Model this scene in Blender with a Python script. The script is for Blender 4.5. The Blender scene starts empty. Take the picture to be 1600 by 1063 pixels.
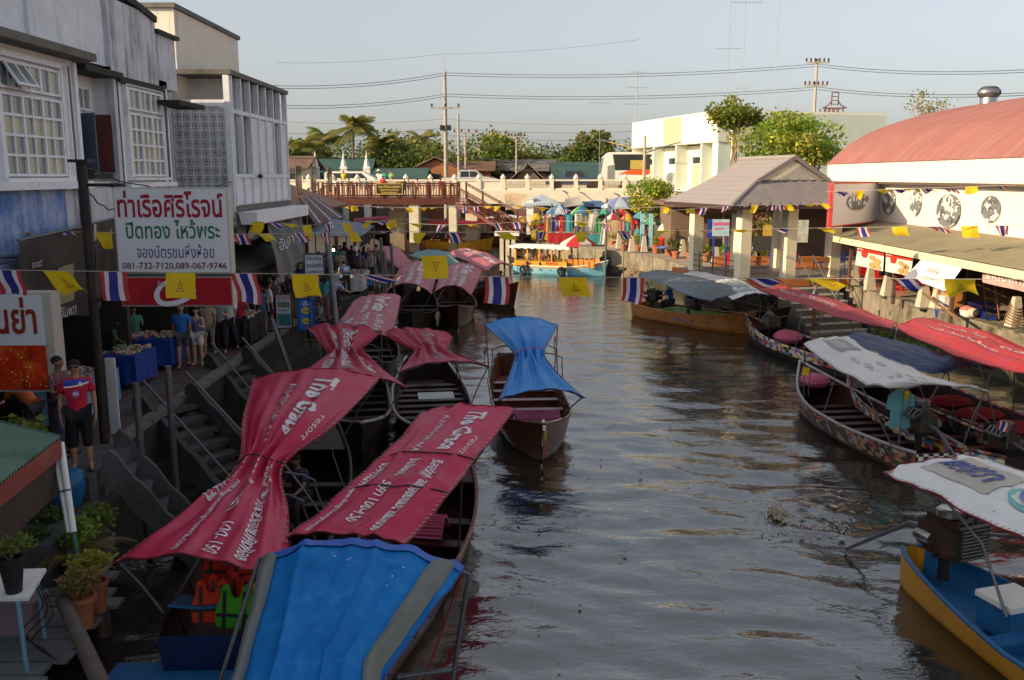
import bpy,bmesh,math,random
from mathutils import Vector,Matrix,noise
R = math.radians
random.seed(7)
S = bpy.context.scene
# ------------------------------------------------------------------ camera, sky, sun
CAMH,TH,F = 6.2,R(10.36),1400.0
cd = bpy.data.cameras.new('camera'); cam = bpy.data.objects.new('camera',cd); S.collection.objects.link(cam)
cd.sensor_width = 36; cd.lens = 36*F/1600; cd.clip_end = 3000; cd.clip_start = .1
cam.location = (0,0,CAMH); cam.rotation_euler = (R(90)-TH,0,0); S.camera = cam
SUN_EL,SUN_AZ = 21.0,246.0      # azimuth clockwise from +Y: the sun stands low behind the left bank
wd = bpy.data.worlds.new('World'); S.world = wd; wd.use_nodes = True
nt = wd.node_tree; nt.nodes.clear()
sk = nt.nodes.new('ShaderNodeTexSky'); sk.sky_type = 'NISHITA'; sk.sun_disc = False
sk.sun_elevation = R(SUN_EL); sk.sun_rotation = R(SUN_AZ); sk.air_density = 1.0; sk.dust_density = 2.8; sk.ozone_density = 1.5
hs = nt.nodes.new('ShaderNodeHueSaturation'); hs.inputs['Saturation'].default_value = .58
bg = nt.nodes.new('ShaderNodeBackground'); bg.inputs[1].default_value = .124
wo = nt.nodes.new('ShaderNodeOutputWorld')
hz = nt.nodes.new('ShaderNodeMix'); hz.data_type = 'RGBA'; hz.inputs[0].default_value = .38; hz.inputs[7].default_value = (2.75,2.72,2.8,1)   # even veil of haze over the whole sky
nt.links.new(sk.outputs[0],hs.inputs['Color']); nt.links.new(hs.outputs[0],hz.inputs[6]); nt.links.new(hz.outputs[2],bg.inputs[0]); nt.links.new(bg.outputs[0],wo.inputs[0])
sl = bpy.data.lights.new('sun','SUN'); sl.energy = 4.3; sl.angle = R(.5); sl.color = (1,.76,.46)
so = bpy.data.objects.new('sun',sl); S.collection.objects.link(so)
sv = Vector((math.sin(R(SUN_AZ))*math.cos(R(SUN_EL)),math.cos(R(SUN_AZ))*math.cos(R(SUN_EL)),math.sin(R(SUN_EL))))
so.rotation_euler = sv.to_track_quat('Z','Y').to_euler(); so.location = (-40,-20,40)
S.view_settings.view_transform = 'Standard'; S.view_settings.look = 'None'; S.view_settings.gamma = 1
S.view_settings.use_curve_mapping = False; S.view_settings.exposure = 0.78
S.cycles.max_bounces = 6; S.cycles.diffuse_bounces = 3; S.cycles.glossy_bounces = 3; S.cycles.use_denoising = True

def at(px,py,z=None,Y=None,X=None):
    """a measured point of the photograph as a world point, given its height, distance or offset"""
    u,v = px-800,py-531.5
    d = Vector((u,F*math.cos(TH)-v*math.sin(TH),-(F*math.sin(TH)+v*math.cos(TH))))
    if Y is not None: k = Y/d.y
    elif X is not None: k = X/d.x
    else: k = (z-CAMH)/d.z
    return Vector((d.x*k,d.y*k,CAMH+d.z*k))

# ------------------------------------------------------------------ materials
MATS = {}
def lin(c):
    return tuple(((x/255)/12.92 if x/255 <= .04045 else ((x/255+.055)/1.055)**2.4) for x in c)
def mat(name,col,rough=.6,var=.18,sc=3.0,bump=.0,bsc=None,metal=0,stain=None,sAmt=.0,streak=0,sSc=1.2,spec=.4,emit=0,trans=0,alpha=1,coat=0,ax=None):
    """procedural surface: base colour with grain, optional stains (run-down streaks) and relief"""
    if name in MATS: return MATS[name]
    m = bpy.data.materials.new(name); m.use_nodes = True; t = m.node_tree; N = t.nodes; L = t.links
    b = N['Principled BSDF']; MATS[name] = m; m.diffuse_color = (*col,1)
    b.inputs['Roughness'].default_value = rough; b.inputs['Metallic'].default_value = metal
    b.inputs['Specular IOR Level'].default_value = spec
    tc = N.new('ShaderNodeTexCoord'); oi = N.new('ShaderNodeObjectInfo')
    mp = N.new('ShaderNodeVectorMath'); mp.operation = 'MULTIPLY_ADD'
    cx = N.new('ShaderNodeCombineXYZ'); L.new(oi.outputs['Random'],cx.inputs[0]); L.new(oi.outputs['Random'],cx.inputs[1])
    L.new(cx.outputs[0],mp.inputs[0]); mp.inputs[1].default_value = (37,53,0); L.new(tc.outputs['Object'],mp.inputs[2])
    src = mp.outputs[0]
    n1 = N.new('ShaderNodeTexNoise'); n1.inputs['Scale'].default_value = sc; n1.inputs['Detail'].default_value = 6; n1.inputs['Roughness'].default_value = .65
    L.new(src,n1.inputs['Vector'])
    mr = N.new('ShaderNodeMapRange'); mr.inputs[1].default_value = .25; mr.inputs[2].default_value = .75
    mr.inputs[3].default_value = 1-var; mr.inputs[4].default_value = 1+var*.6
    L.new(n1.outputs[0],mr.inputs[0])
    mx = N.new('ShaderNodeVectorMath'); mx.operation = 'SCALE'; mx.inputs[0].default_value = col
    L.new(mr.outputs[0],mx.inputs['Scale']); out = mx.outputs[0]
    if stain:
        n2 = N.new('ShaderNodeTexNoise'); n2.inputs['Scale'].default_value = sSc; n2.inputs['Detail'].default_value = 7; n2.inputs['Roughness'].default_value = .7
        if streak or ax:
            sm = N.new('ShaderNodeVectorMath'); sm.operation = 'MULTIPLY'; sm.inputs[1].default_value = ax or (streak,streak,.35)
            L.new(src,sm.inputs[0]); L.new(sm.outputs[0],n2.inputs['Vector'])
        else: L.new(src,n2.inputs['Vector'])
        r2 = N.new('ShaderNodeMapRange'); r2.inputs[1].default_value = .62-sAmt*.35; r2.inputs[2].default_value = .80-sAmt*.25; r2.inputs[4].default_value = min(1,.55+sAmt)
        L.new(n2.outputs[0],r2.inputs[0])
        m2 = N.new('ShaderNodeMix'); m2.data_type = 'RGBA'; L.new(r2.outputs[0],m2.inputs[0]); L.new(out,m2.inputs[6]); m2.inputs[7].default_value = (*stain,1)
        out = m2.outputs[2]
    L.new(out,b.inputs['Base Color'])
    rr = N.new('ShaderNodeMapRange'); rr.inputs[3].default_value = max(.03,rough-.1); rr.inputs[4].default_value = min(1,rough+.12); L.new(n1.outputs[0],rr.inputs[0]); L.new(rr.outputs[0],b.inputs['Roughness'])
    if bump:
        n3 = N.new('ShaderNodeTexNoise'); n3.inputs['Scale'].default_value = bsc or sc*6; n3.inputs['Detail'].default_value = 5; L.new(src,n3.inputs['Vector'])
        bp = N.new('ShaderNodeBump'); bp.inputs['Strength'].default_value = bump; bp.inputs['Distance'].default_value = .02
        L.new(n3.outputs[0],bp.inputs['Height']); L.new(bp.outputs[0],b.inputs['Normal'])
    if emit: b.inputs['Emission Color'].default_value = (*col,1); b.inputs['Emission Strength'].default_value = emit
    if trans: b.inputs['Transmission Weight'].default_value = trans
    if alpha < 1: b.inputs['Alpha'].default_value = alpha
    if coat: b.inputs['Coat Weight'].default_value = coat
    return m
def leafmat(name,col,tr=.35):
    m = mat(name,col,.55,.35,1.7,spec=.3)
    t = m.node_tree; b = t.nodes['Principled BSDF']; o = t.nodes['Material Output']
    tl = t.nodes.new('ShaderNodeBsdfTranslucent'); ms = t.nodes.new('ShaderNodeMixShader'); ms.inputs[0].default_value = tr
    tl.inputs[0].default_value = (col[0]*1.5,col[1]*1.5,col[2]*.7,1)
    t.links.new(b.outputs[0],ms.inputs[1]); t.links.new(tl.outputs[0],ms.inputs[2]); t.links.new(ms.outputs[0],o.inputs[0])
    return m
def cloth(name,col,tr=.18,rough=.62,stain=None,sAmt=0,sc=2.5,var=.15,gloss=.3):
    m = mat(name,col,rough,var,sc,bump=.6,bsc=4.5,stain=stain,sAmt=sAmt,streak=0,sSc=3,spec=gloss)
    t = m.node_tree; b = t.nodes['Principled BSDF']; o = t.nodes['Material Output']
    if not any(n.type == 'BSDF_TRANSLUCENT' for n in t.nodes):
        tl = t.nodes.new('ShaderNodeBsdfTranslucent'); ms = t.nodes.new('ShaderNodeMixShader'); ms.inputs[0].default_value = tr
        tl.inputs[0].default_value = (*[min(1,c*1.2) for c in col],1)
        t.links.new(b.outputs[0],ms.inputs[1]); t.links.new(tl.outputs[0],ms.inputs[2]); t.links.new(ms.outputs[0],o.inputs[0])
    return m

# ------------------------------------------------------------------ objects
def tag(o,label=None,cat=None,group=None,kind=None):
    if label: o['label'] = label
    if cat: o['category'] = cat
    if group: o['group'] = group
    if kind: o['kind'] = kind
    return o
def thing(name,label,cat,loc=(0,0,0),rz=0,group=None):
    o = bpy.data.objects.new(name,None); S.collection.objects.link(o); o.empty_display_size = .2
    o.location = loc; o.rotation_euler = (0,0,rz); return tag(o,label,cat,group)
def copy_tree(o,parent=None):
    c = o.copy(); S.collection.objects.link(c)
    if parent is not None: c.parent = parent
    for ch in o.children: copy_tree(ch,c)
    return c
def root_of(o):
    while o.parent: o = o.parent
    return o
def w2l(root):
    r = root_of(root)
    return Matrix.Rotation(-r.rotation_euler[2],4,'Z') @ Matrix.Translation(-Vector(r.location))
class MB:
    """collects geometry, then becomes ONE mesh object"""
    def __init__(s): s.v = []; s.f = []; s.m = []; s.cur = 0
    def mi(s,i): s.cur = i; return s
    def add(s,vs,fs):
        o = len(s.v); s.v += [tuple(v) for v in vs]
        for f in fs: s.f.append(tuple(i+o for i in f)); s.m.append(s.cur)
        return s
    def box(s,c,d,rz=0,rx=0,ry=0,M=None,taper=1.0):
        h = [x/2 for x in d]; mt = Matrix.Translation(c) @ Matrix.Rotation(rz,4,'Z') @ Matrix.Rotation(rx,4,'X') @ Matrix.Rotation(ry,4,'Y')
        if M is not None: mt = M @ mt
        vs = [mt @ Vector((x*h[0]*(taper if z > 0 else 1),y*h[1]*(taper if z > 0 else 1),z*h[2])) for z in (-1,1) for y in (-1,1) for x in (-1,1)]
        return s.add(vs,[(0,2,3,1),(4,5,7,6),(0,1,5,4),(2,6,7,3),(0,4,6,2),(1,3,7,5)])
    def bb(s,x0,x1,y0,y1,z0,z1): return s.box(((x0+x1)/2,(y0+y1)/2,(z0+z1)/2),(x1-x0,y1-y0,z1-z0))
    def tube(s,pts,r,n=8,cap=True):
        pts = [Vector(p) for p in pts]; rs = r if isinstance(r,(list,tuple)) else [r]*len(pts); vs = []; k = len(pts)
        up = None
        for i,p in enumerate(pts):
            t = (pts[min(i+1,k-1)]-pts[max(i-1,0)]); t = t.normalized() if t.length > 1e-9 else Vector((0,0,1))
            a = t.orthogonal().normalized() if up is None else (up-t*up.dot(t)).normalized()
            up = a; b = t.cross(a)
            for j in range(n):
                w = 2*math.pi*j/n; vs.append(p+a*math.cos(w)*rs[i]+b*math.sin(w)*rs[i])
        fs = [(i*n+j,i*n+(j+1) % n,(i+1)*n+(j+1) % n,(i+1)*n+j) for i in range(k-1) for j in range(n)]
        if cap: fs += [tuple(range(n-1,-1,-1)),tuple((k-1)*n+j for j in range(n))]
        return s.add(vs,fs)
    def lathe(s,prof,c=(0,0,0),n=16,M=None):
        vs = []; c = Vector(c)
        for r_,z in prof:
            for j in range(n):
                w = 2*math.pi*j/n; p = Vector((r_*math.cos(w),r_*math.sin(w),z))
                vs.append((M @ p if M is not None else p)+c)
        fs = [(i*n+j,i*n+(j+1) % n,(i+1)*n+(j+1) % n,(i+1)*n+j) for i in range(len(prof)-1) for j in range(n)]
        fs += [tuple(range(n-1,-1,-1)),tuple((len(prof)-1)*n+j for j in range(n))]
        return s.add(vs,fs)
    def ell(s,c,r,n=10,k=6,M=None):
        prof = [(max(1e-3,math.sin(math.pi*i/k)),-math.cos(math.pi*i/k)) for i in range(k+1)]
        vs = []; c = Vector(c)
        for a,z in prof:
            for j in range(n):
                w = 2*math.pi*j/n; p = Vector((a*math.cos(w)*r[0],a*math.sin(w)*r[1],z*r[2])); vs.append((M @ p if M is not None else p)+c)
        fs = [(i*n+j,i*n+(j+1) % n,(i+1)*n+(j+1) % n,(i+1)*n+j) for i in range(k) for j in range(n)]
        return s.add(vs,fs)
    def torus(s,c,R1,r,M=None,n=18,k=8):
        vs = []; c = Vector(c)
        for i in range(n):
            a = 2*math.pi*i/n
            for j in range(k):
                w = 2*math.pi*j/k; q = R1+r*math.cos(w); p = Vector((q*math.cos(a),q*math.sin(a),r*math.sin(w)))
                vs.append((M @ p if M is not None else p)+c)
        return s.add(vs,[(i*k+j,((i+1) % n)*k+j,((i+1) % n)*k+(j+1) % k,i*k+(j+1) % k) for i in range(n) for j in range(k)])
    def poly(s,pts): return s.add(pts,[tuple(range(len(pts)))])
    def slab(s,pts,z0,z1):
        n = len(pts); vs = [(p[0],p[1],z0) for p in pts]+[(p[0],p[1],z1) for p in pts]
        return s.add(vs,[tuple(range(n-1,-1,-1)),tuple(range(n,2*n))]+[(i,(i+1) % n,n+(i+1) % n,n+i) for i in range(n)])
    def ext(s,pts,d):
        """planar outline extruded by vector d"""
        n = len(pts); d = Vector(d); a = [Vector(p) for p in pts]; return s.add(a+[p+d for p in a],[tuple(range(n-1,-1,-1)),tuple(range(n,2*n))]+[(i,(i+1) % n,n+(i+1) % n,n+i) for i in range(n)])
    def grid(s,fn,nu,nv,thick=0):
        P = [[Vector(fn(i/nu,j/nv)) for i in range(nu+1)] for j in range(nv+1)]
        vs = [p for r_ in P for p in r_]; w = nu+1
        fs = [(j*w+i,j*w+i+1,(j+1)*w+i+1,(j+1)*w+i) for j in range(nv) for i in range(nu)]
        s.add(vs,fs)
        if thick:
            o = len(vs); vs2 = []
            for j in range(nv+1):
                for i in range(nu+1):
                    a = P[j][min(i+1,nu)]-P[j][max(i-1,0)]; b = P[min(j+1,nv)][i]-P[max(j-1,0)][i]; n_ = a.cross(b)
                    n_ = n_.normalized() if n_.length > 1e-9 else Vector((0,0,1)); vs2.append(P[j][i]-n_*thick)
            s.add(vs2,[tuple(reversed(f)) for f in fs])
            o = len(s.v)-2*len(vs); m = len(vs)
            ring = [i for i in range(w)]+[j*w+nu for j in range(1,nv+1)]+[nv*w+i for i in range(nu-1,-1,-1)]+[j*w for j in range(nv-1,0,-1)]
            for a,b in zip(ring,ring[1:]+ring[:1]): s.f.append((o+a,o+m+a,o+m+b,o+b)); s.m.append(s.cur)
        return s
    def mesh(s,name,mats):
        me = bpy.data.meshes.new(name); me.from_pydata(s.v,[],s.f)
        for m in (mats if isinstance(mats,(list,tuple)) else [mats]): me.materials.append(m)
        if len(me.materials) > 1: me.polygons.foreach_set('material_index',s.m)
        return me
    def build(s,name,mats,parent=None,world=False,smooth=False,label=None,cat=None,group=None,kind=None):
        if parent is not None and world:
            M = w2l(parent); s.v = [tuple(M @ Vector(v)) for v in s.v]
        me = s.mesh(name,mats)
        if smooth: smooth_mesh(me,smooth if smooth is not True else 40)
        return link(name,me,parent,label=label,cat=cat,group=group,kind=kind)
def smooth_mesh(me,ang=40):
    me.polygons.foreach_set('use_smooth',[True]*len(me.polygons))
    bm = bmesh.new(); bm.from_mesh(me)
    for e in bm.edges:
        if len(e.link_faces) == 2 and e.calc_face_angle(0) > R(ang): e.smooth = False
    bm.to_mesh(me); bm.free()
def link(name,me,parent=None,loc=None,rz=0,label=None,cat=None,group=None,kind=None,rot=None):
    o = bpy.data.objects.new(name,me); S.collection.objects.link(o)
    if parent is not None: o.parent = parent
    if loc is not None: o.location = loc
    if rot is not None: o.rotation_euler = rot
    elif rz: o.rotation_euler = (0,0,rz)
    return tag(o,label,cat,group,kind)
def setmat(o,m,i=0):
    o.material_slots[i].link = 'OBJECT'; o.material_slots[i].material = m
def unit(name,m,d=(1,1,1),bev=0):
    b = MB().box((0,0,0),d); return b.mesh(name,m)

_txt = {}; _gl = {}
def raw_glyph(t,shear,bold):
    c = bpy.data.curves.new('lettering','FONT'); c.body = t; c.size = 1; c.shear = shear; c.offset = bold; c.resolution_u = 2
    o = bpy.data.objects.new('lettering',c); tmpc.objects.link(o); me = bpy.data.meshes.new_from_object(o.evaluated_get(dg()))
    r_ = [(v.co.x,v.co.y) for v in me.vertices],[tuple(p.vertices) for p in me.polygons]
    bpy.data.meshes.remove(me); bpy.data.objects.remove(o); bpy.data.curves.remove(c); return r_
def glyph(ch,shear,bold):
    k = (ch,shear,bold)
    if k not in _gl:
        if '|' not in _gl: _gl['|'] = max(v[0] for v in raw_glyph('|',0,0)[0])
        ak = (ch,'adv')
        if ak not in _gl: _gl[ak] = max(v[0] for v in raw_glyph(ch+'|',0,0)[0])-_gl['|']
        v,f = raw_glyph(ch,shear,bold) if ch != ' ' else ([],[]); _gl[k] = (v,f,_gl[ak])
    return _gl[k]
def text_mesh(txt,size=1.0,shear=0,bold=0.0,spacing=1.0):
    """flat lettering as 2-D triangles, origin at its lower left; returns verts, faces, width, height"""
    key = (txt,shear,bold,spacing)
    if key not in _txt:
        pen = 0; vs = []; fs = []
        for ch in txt:      # one letter at a time, so that marks set over a letter do not cut holes into it
            gv,gf,adv = glyph(ch,shear,bold); o_ = len(vs)
            vs += [(x+pen,y) for x,y in gv]; fs += [tuple(i+o_ for i in f) for f in gf]; pen += adv*spacing
        if not vs: vs = [(0,0),(1,0),(0,1)]
        x0 = min(v[0] for v in vs); y0 = min(v[1] for v in vs)
        vs = [(v[0]-x0,v[1]-y0) for v in vs]
        _txt[key] = (vs,fs,max(v[0] for v in vs),max(v[1] for v in vs))
    return _txt[key]
tmps = bpy.data.scenes.new('workbench'); tmpc = tmps.collection      # a small side scene in which letters and figures are evaluated; removed at the end
def dg():
    vl = tmps.view_layers[0]; vl.update(); return vl.depsgraph
def subdiv_text(vs,fs,w,step=.12):
    """cut lettering so that it can follow a curved surface"""
    bm = bmesh.new(); bv = [bm.verts.new((x,y,0)) for x,y in vs]
    for f in fs:
        try: bm.faces.new([bv[i] for i in f])
        except ValueError: pass
    n = int(w/step)
    for i in range(1,n):
        g = bm.verts[:]+bm.edges[:]+bm.faces[:]
        bmesh.ops.bisect_plane(bm,geom=g,plane_co=(w*i/n,0,0),plane_no=(1,0,0))
    bm.verts.index_update(); V = [(v.co.x,v.co.y) for v in bm.verts]; Fc = [tuple(v.index for v in f.verts) for f in bm.faces]; bm.free(); return V,Fc
def lettering(mb,txt,fn,box,shear=0,bold=0,keep=False,cut=False):
    """puts txt into the box (u0,v0,u1,v1) of the surface fn(u,v)->point"""
    vs,fs,w,h = text_mesh(txt,shear=shear,bold=bold)
    if cut: vs,fs = subdiv_text(vs,fs,w,w/24)
    u0,v0,u1,v1 = box
    mb.add([fn(u0+(u1-u0)*x/w,v0+(v1-v0)*y/h) for x,y in vs],fs)

# common colours
C_white = mat('white_paint',(.74,.73,.70),.5,.1,4,stain=(.35,.32,.27),sAmt=.12)
C_steel = mat('grey_steel_pipe',(.14,.145,.16),.45,.25,9,metal=.6,stain=(.12,.07,.04),sAmt=.2)
C_dark = mat('black_iron',(.02,.018,.018),.5,.3,8)
C_rope = mat('pale_rope',(.45,.42,.36),.8,.2,20)
C_black = mat('black_rubber',(.015,.015,.016),.7,.3,12)
C_chrome = mat('worn_engine_metal',(.42,.41,.40),.3,.4,16,metal=.9,stain=(.08,.05,.03),sAmt=.3)
C_grease = mat('greasy_engine_block',(.035,.03,.028),.45,.5,14,stain=(.12,.05,.02),sAmt=.25)
C_wood = mat('weathered_wood',(.15,.11,.08),.75,.35,5,bump=.4)
C_redwood = mat('dark_red_varnished_wood',(.115,.022,.014),.42,.35,4,bump=.2)
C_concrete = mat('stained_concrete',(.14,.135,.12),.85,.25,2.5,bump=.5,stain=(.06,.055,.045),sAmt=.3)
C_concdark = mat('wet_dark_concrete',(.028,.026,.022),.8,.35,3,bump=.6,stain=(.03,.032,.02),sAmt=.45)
# ------------------------------------------------------------------ people
def skin(vr,edges,sub=1):
    """vr: {key:(x,y,z,r)}; one continuous surface grown round the joints"""
    ks = list(vr); ix = {k: i for i,k in enumerate(ks)}
    me = bpy.data.meshes.new('skin'); me.from_pydata([vr[k][:3] for k in ks],[(ix[a],ix[b]) for a,b in edges],[])
    o = bpy.data.objects.new('skin',me); tmpc.objects.link(o)
    o.modifiers.new('s','SKIN')
    if not me.skin_vertices:
        bm = bmesh.new(); bm.from_mesh(me); bm.verts.layers.skin.verify(); bm.to_mesh(me); bm.free()
    for i,k in enumerate(ks):
        r_ = vr[k][3]; sv_ = me.skin_vertices[0].data[i]; sv_.radius = (r_,r_) if not isinstance(r_,tuple) else r_; sv_.use_root = (i == 0)
    o.modifiers['s'].branch_smoothing = .3
    su = o.modifiers.new('u','SUBSURF'); su.levels = sub
    res = bpy.data.meshes.new_from_object(o.evaluated_get(dg()))
    bpy.data.objects.remove(o); bpy.data.meshes.remove(me)
    res.materials.clear(); res.polygons.foreach_set('use_smooth',[True]*len(res.polygons)); return res
def limb(a,b,t): return tuple(a[i]+(b[i]-a[i])*t for i in range(3))
def pose(kind):
    """joint positions, facing -Y, feet at z=0"""
    P = dict(pel=(0,0,.92),waist=(0,0,1.05),chest=(0,.01,1.25),neck=(0,.015,1.42),nk2=(0,.005,1.47),jaw=(0,-.02,1.525),head=(0,-.005,1.585),top=(0,.005,1.645))
    def arms(L,Rr):
        for s,n,(e,w,h) in ((-1,'l',L),(1,'r',Rr)):
            P['sh'+n] = (s*.17,.015,1.375); P['el'+n] = (s*.17+s*e[0],.015+e[1],1.375+e[2]); P['wr'+n] = tuple(P['el'+n][i]+(s*w[0],w[1],w[2])[i] for i in range(3))
            P['ha'+n] = tuple(P['wr'+n][i]+(s*h[0],h[1],h[2])[i] for i in range(3))
    def legs(L,Rr):
        for s,n,(k,a) in ((-1,'l',L),(1,'r',Rr)):
            P['hip'+n] = (s*.085,0,.88); P['kn'+n] = (s*.085+s*k[0],k[1],.88+k[2]); P['an'+n] = tuple(P['kn'+n][i]+(s*a[0],a[1],a[2])[i] for i in range(3))
            P['to'+n] = (P['an'+n][0]+s*.03,P['an'+n][1]-.15,P['an'+n][2]-.045)
    dn = ((.06,.02,-.27),(.01,-.05,-.24),(-.01,-.02,-.09)); stl = ((.015,-.01,-.42),(.01,.02,-.385))
    bentarm = ((.05,-.04,-.27),(-.04,-.2,.06),(-.01,-.08,.03)); up = ((.08,-.1,-.22),(-.05,-.17,.14),(0,-.05,.07))
    arms(dn,dn); legs(stl,stl)
    if kind == 'walk': legs(((.0,-.12,-.4),(0,-.02,-.39)),((0,.08,-.41),(0,.17,-.36))); arms(((.05,.1,-.26),(0,.0,-.25),(0,-.02,-.09)),((.05,-.1,-.26),(0,-.12,-.21),(0,-.04,-.08)))
    if kind == 'hold': arms(bentarm,bentarm)
    if kind == 'phone': arms(bentarm,up)
    if kind == 'bag': arms(dn,bentarm)
    if kind in ('sit','bend'):
        th = R(52) if kind == 'bend' else R(12)
        for k in ('waist','chest','neck','nk2','jaw','head','top'):
            x,y,z = P[k]; dz = z-.92; P[k] = (x,y*math.cos(th)-dz*math.sin(th),.92+dz*math.cos(th)+y*math.sin(th))
        arms(((.05,-.18,-.22),(-.02,-.2,-.05),(0,-.08,-.01)),((.05,-.18,-.22),(-.02,-.2,-.05),(0,-.08,-.01)))
        for n in 'lr':
            sh = P['sh'+n]; s = -1 if n == 'l' else 1; c = P['neck']; d = (0,c[1]-.015,c[2]-1.42)
            for q in ('sh','el','wr','ha'): P[q+n] = tuple(P[q+n][i]+d[i] for i in range(3))
        if kind == 'sit':
            legs(((.03,-.42,-.03),(.0,-.02,-.41)),((.05,-.42,-.03),(.0,.04,-.41)))
            for k in P: P[k] = (P[k][0],P[k][1],P[k][2]-.40)   # seat height .45 m
    return P
HEADK = ('nk2','jaw','head','top')
def body_meshes(kind,fingers=False):
    P = pose(kind); V = {}
    rad = dict(pel=.122,waist=.118,chest=.122,neck=.062,nk2=.05,jaw=.06,head=.083,top=.066)
    for k in rad: V[k] = (*P[k],rad[k])
    E = [('pel','waist'),('waist','chest'),('chest','neck'),('neck','nk2'),('nk2','jaw'),('jaw','head'),('head','top')]
    hx,hy,hz = P['head']; V['nose'] = (hx,hy-.098,hz-.012,.011); E.append(('head','nose'))
    for s in (-1,1): V['ear%d' % s] = (hx+s*.088,hy+.01,hz-.005,.013); E.append(('head','ear%d' % s))
    for n in 'lr':
        for k,r_ in (('sh',.052),('el',.037),('wr',.025),('ha',.03),('hip',.085),('kn',.055),('an',.036),('to',.03)): V[k+n] = (*P[k+n],r_)
        V['ca'+n] = (*limb(P['kn'+n],P['an'+n],.35),.053); V['fo'+n] = (*limb(P['sh'+n],P['el'+n],.5),.044)
        E += [('chest','sh'+n),('sh'+n,'fo'+n),('fo'+n,'el'+n),('el'+n,'wr'+n),('wr'+n,'ha'+n),('pel','hip'+n),('hip'+n,'kn'+n),('kn'+n,'ca'+n),('ca'+n,'an'+n),('an'+n,'to'+n)]
        if fingers:
            h = Vector(P['ha'+n]); d = (h-Vector(P['wr'+n])).normalized(); s = -1 if n == 'l' else 1
            for q in range(4):
                a = h+Vector((0,(q-1.5)*.021,0))+d*.03; L_ = (.055,.066,.062,.048)[q]
                V['f%d%s' % (q,n)] = (*a,.0095); b = a+d*L_*.6+Vector((-s*.008,0,0)); V['g%d%s' % (q,n)] = (*b,.0085)
                c = b+d*L_*.5+Vector((-s*.018,0,0)); V['h%d%s' % (q,n)] = (*c,.007)
                E += [('ha'+n,'f%d%s' % (q,n)),('f%d%s' % (q,n),'g%d%s' % (q,n)),('g%d%s' % (q,n),'h%d%s' % (q,n))]
            w = Vector(P['wr'+n])+d*.03+Vector((0,-.03,0)); V['t1'+n] = (*w,.012); V['t2'+n] = (*(w+d*.045+Vector((0,-.012,0))),.009); E += [('ha'+n,'t1'+n),('t1'+n,'t2'+n)]
    body = skin(V,E)
    # torso: broader than deep
    def flat(me,k=.8):
        py,pz = P['pel'][1],P['pel'][2]
        for v in me.vertices:
            if kind not in ('sit','bend') and abs(v.co.x) < .23 and .8 < v.co.z < 1.46: v.co.y *= k
    flat(body)
    def sub(names,dr,extra,ends=()):
        W = {}
        for k in names: W[k] = (*V[k][:3],V[k][3]+dr+({'pel': .022,'waist': .008,'shl': -.008,'shr': -.008}.get(k,0) if 'shl' in names else 0))
        for k,(a,b,t,r_) in ends: W[k] = (*limb(V[a][:3],V[b][:3],t),r_)
        m = skin(W,[e for e in E if e[0] in W and e[1] in W]+extra); flat(m,.84); return m
    shirt = sub(['waist','pel','chest','neck','shl','shr','fol','for'],.024,[('fol','e1'),('for','e2')],(('e1',('shl','ell',.72,.066)),('e2',('shr','elr',.72,.066))))
    tank = sub(['waist','pel','chest','neck','shl','shr'],.02,[])
    shorts = sub(['pel','hipl','hipr'],.022,[('hipl','k1'),('hipr','k2')],(('k1',('hipl','knl',.82,.092)),('k2',('hipr','knr',.82,.092))))
    lshorts = sub(['pel','hipl','hipr','knl','knr'],.03,[('knl','c1'),('knr','c2')],(('c1',('knl','anl',.3,.088)),('c2',('knr','anr',.3,.088))))
    trous = sub(['pel','hipl','hipr','knl','knr','cal','car','anl','anr'],.02,[])
    hm = MB(); hd = Vector(P['head']); th = {'bend': R(52),'sit': R(12)}.get(kind,0); RM = Matrix.Rotation(th,3,'X')
    RM = Matrix.Rotation(th,3,'X')
    hm.ell(hd+RM @ Vector((0,.024,.032)),(.089,.090,.076),14,9,M=RM)
    short = hm.mesh('hair',C_dark)
    h2 = MB(); h2.ell(hd+RM @ Vector((0,.022,.036)),(.096,.097,.084),12,8,M=RM); h2.ell(hd+RM @ Vector((0,.065,-.09)),(.088,.055,.16),12,8,M=RM); long_ = h2.mesh('hair',C_dark)
    for m in (short,long_): m.polygons.foreach_set('use_smooth',[True]*len(m.polygons))
    ey = MB()
    for s in (-1,1): ey.ell(hd+RM @ Vector((s*.032,-.083,.008)),(.013,.006,.006),8,4,M=RM)
    ey.ell(hd+RM @ Vector((0,-.082,-.052)),(.022,.006,.005),8,4,M=RM)
    eyes = ey.mesh('face',C_dark)
    sk_ = MB(); z0 = P['hipl'][2]+.08
    sk_.lathe([(.135,z0),(.16,z0-.15),(.2,z0-.42),(.205,z0-.44)],(0,0,0),16); skirt = sk_.mesh('skirt',C_dark)
    skirt.polygons.foreach_set('use_smooth',[True]*len(skirt.polygons))
    for m in (body,shirt,tank,shorts,lshorts,trous): m.materials.append(C_dark)
    sh = MB()
    for n in 'lr':
        a = Vector(P['an'+n]); sh.box((a.x,a.y-.06,a.z-.068),(.09,.25,.035))
    shoes = sh.mesh('shoes',C_dark)
    return dict(body=body,shirt=shirt,tank=tank,shorts=shorts,long_shorts=lshorts,trousers=trous,short=short,long=long_,face=eyes,skirt=skirt,shoes=shoes,P=P)
BODY = {}
SKIN = [mat('skin_tan',(.36,.19,.115),.5,.08,5),mat('skin_brown',(.22,.11,.065),.5,.08,5),mat('skin_fair',(.50,.30,.20),.5,.08,5)]
HAIR = mat('black_hair',(.007,.006,.006),.8,.3,30)
def dye(c,rough=.8):
    n = 'dyed_cotton_%02x%02x%02x' % tuple(int(max(0,min(1,x))*255) for x in c); return mat(n,c,rough,.2,14,bump=.15)
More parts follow.
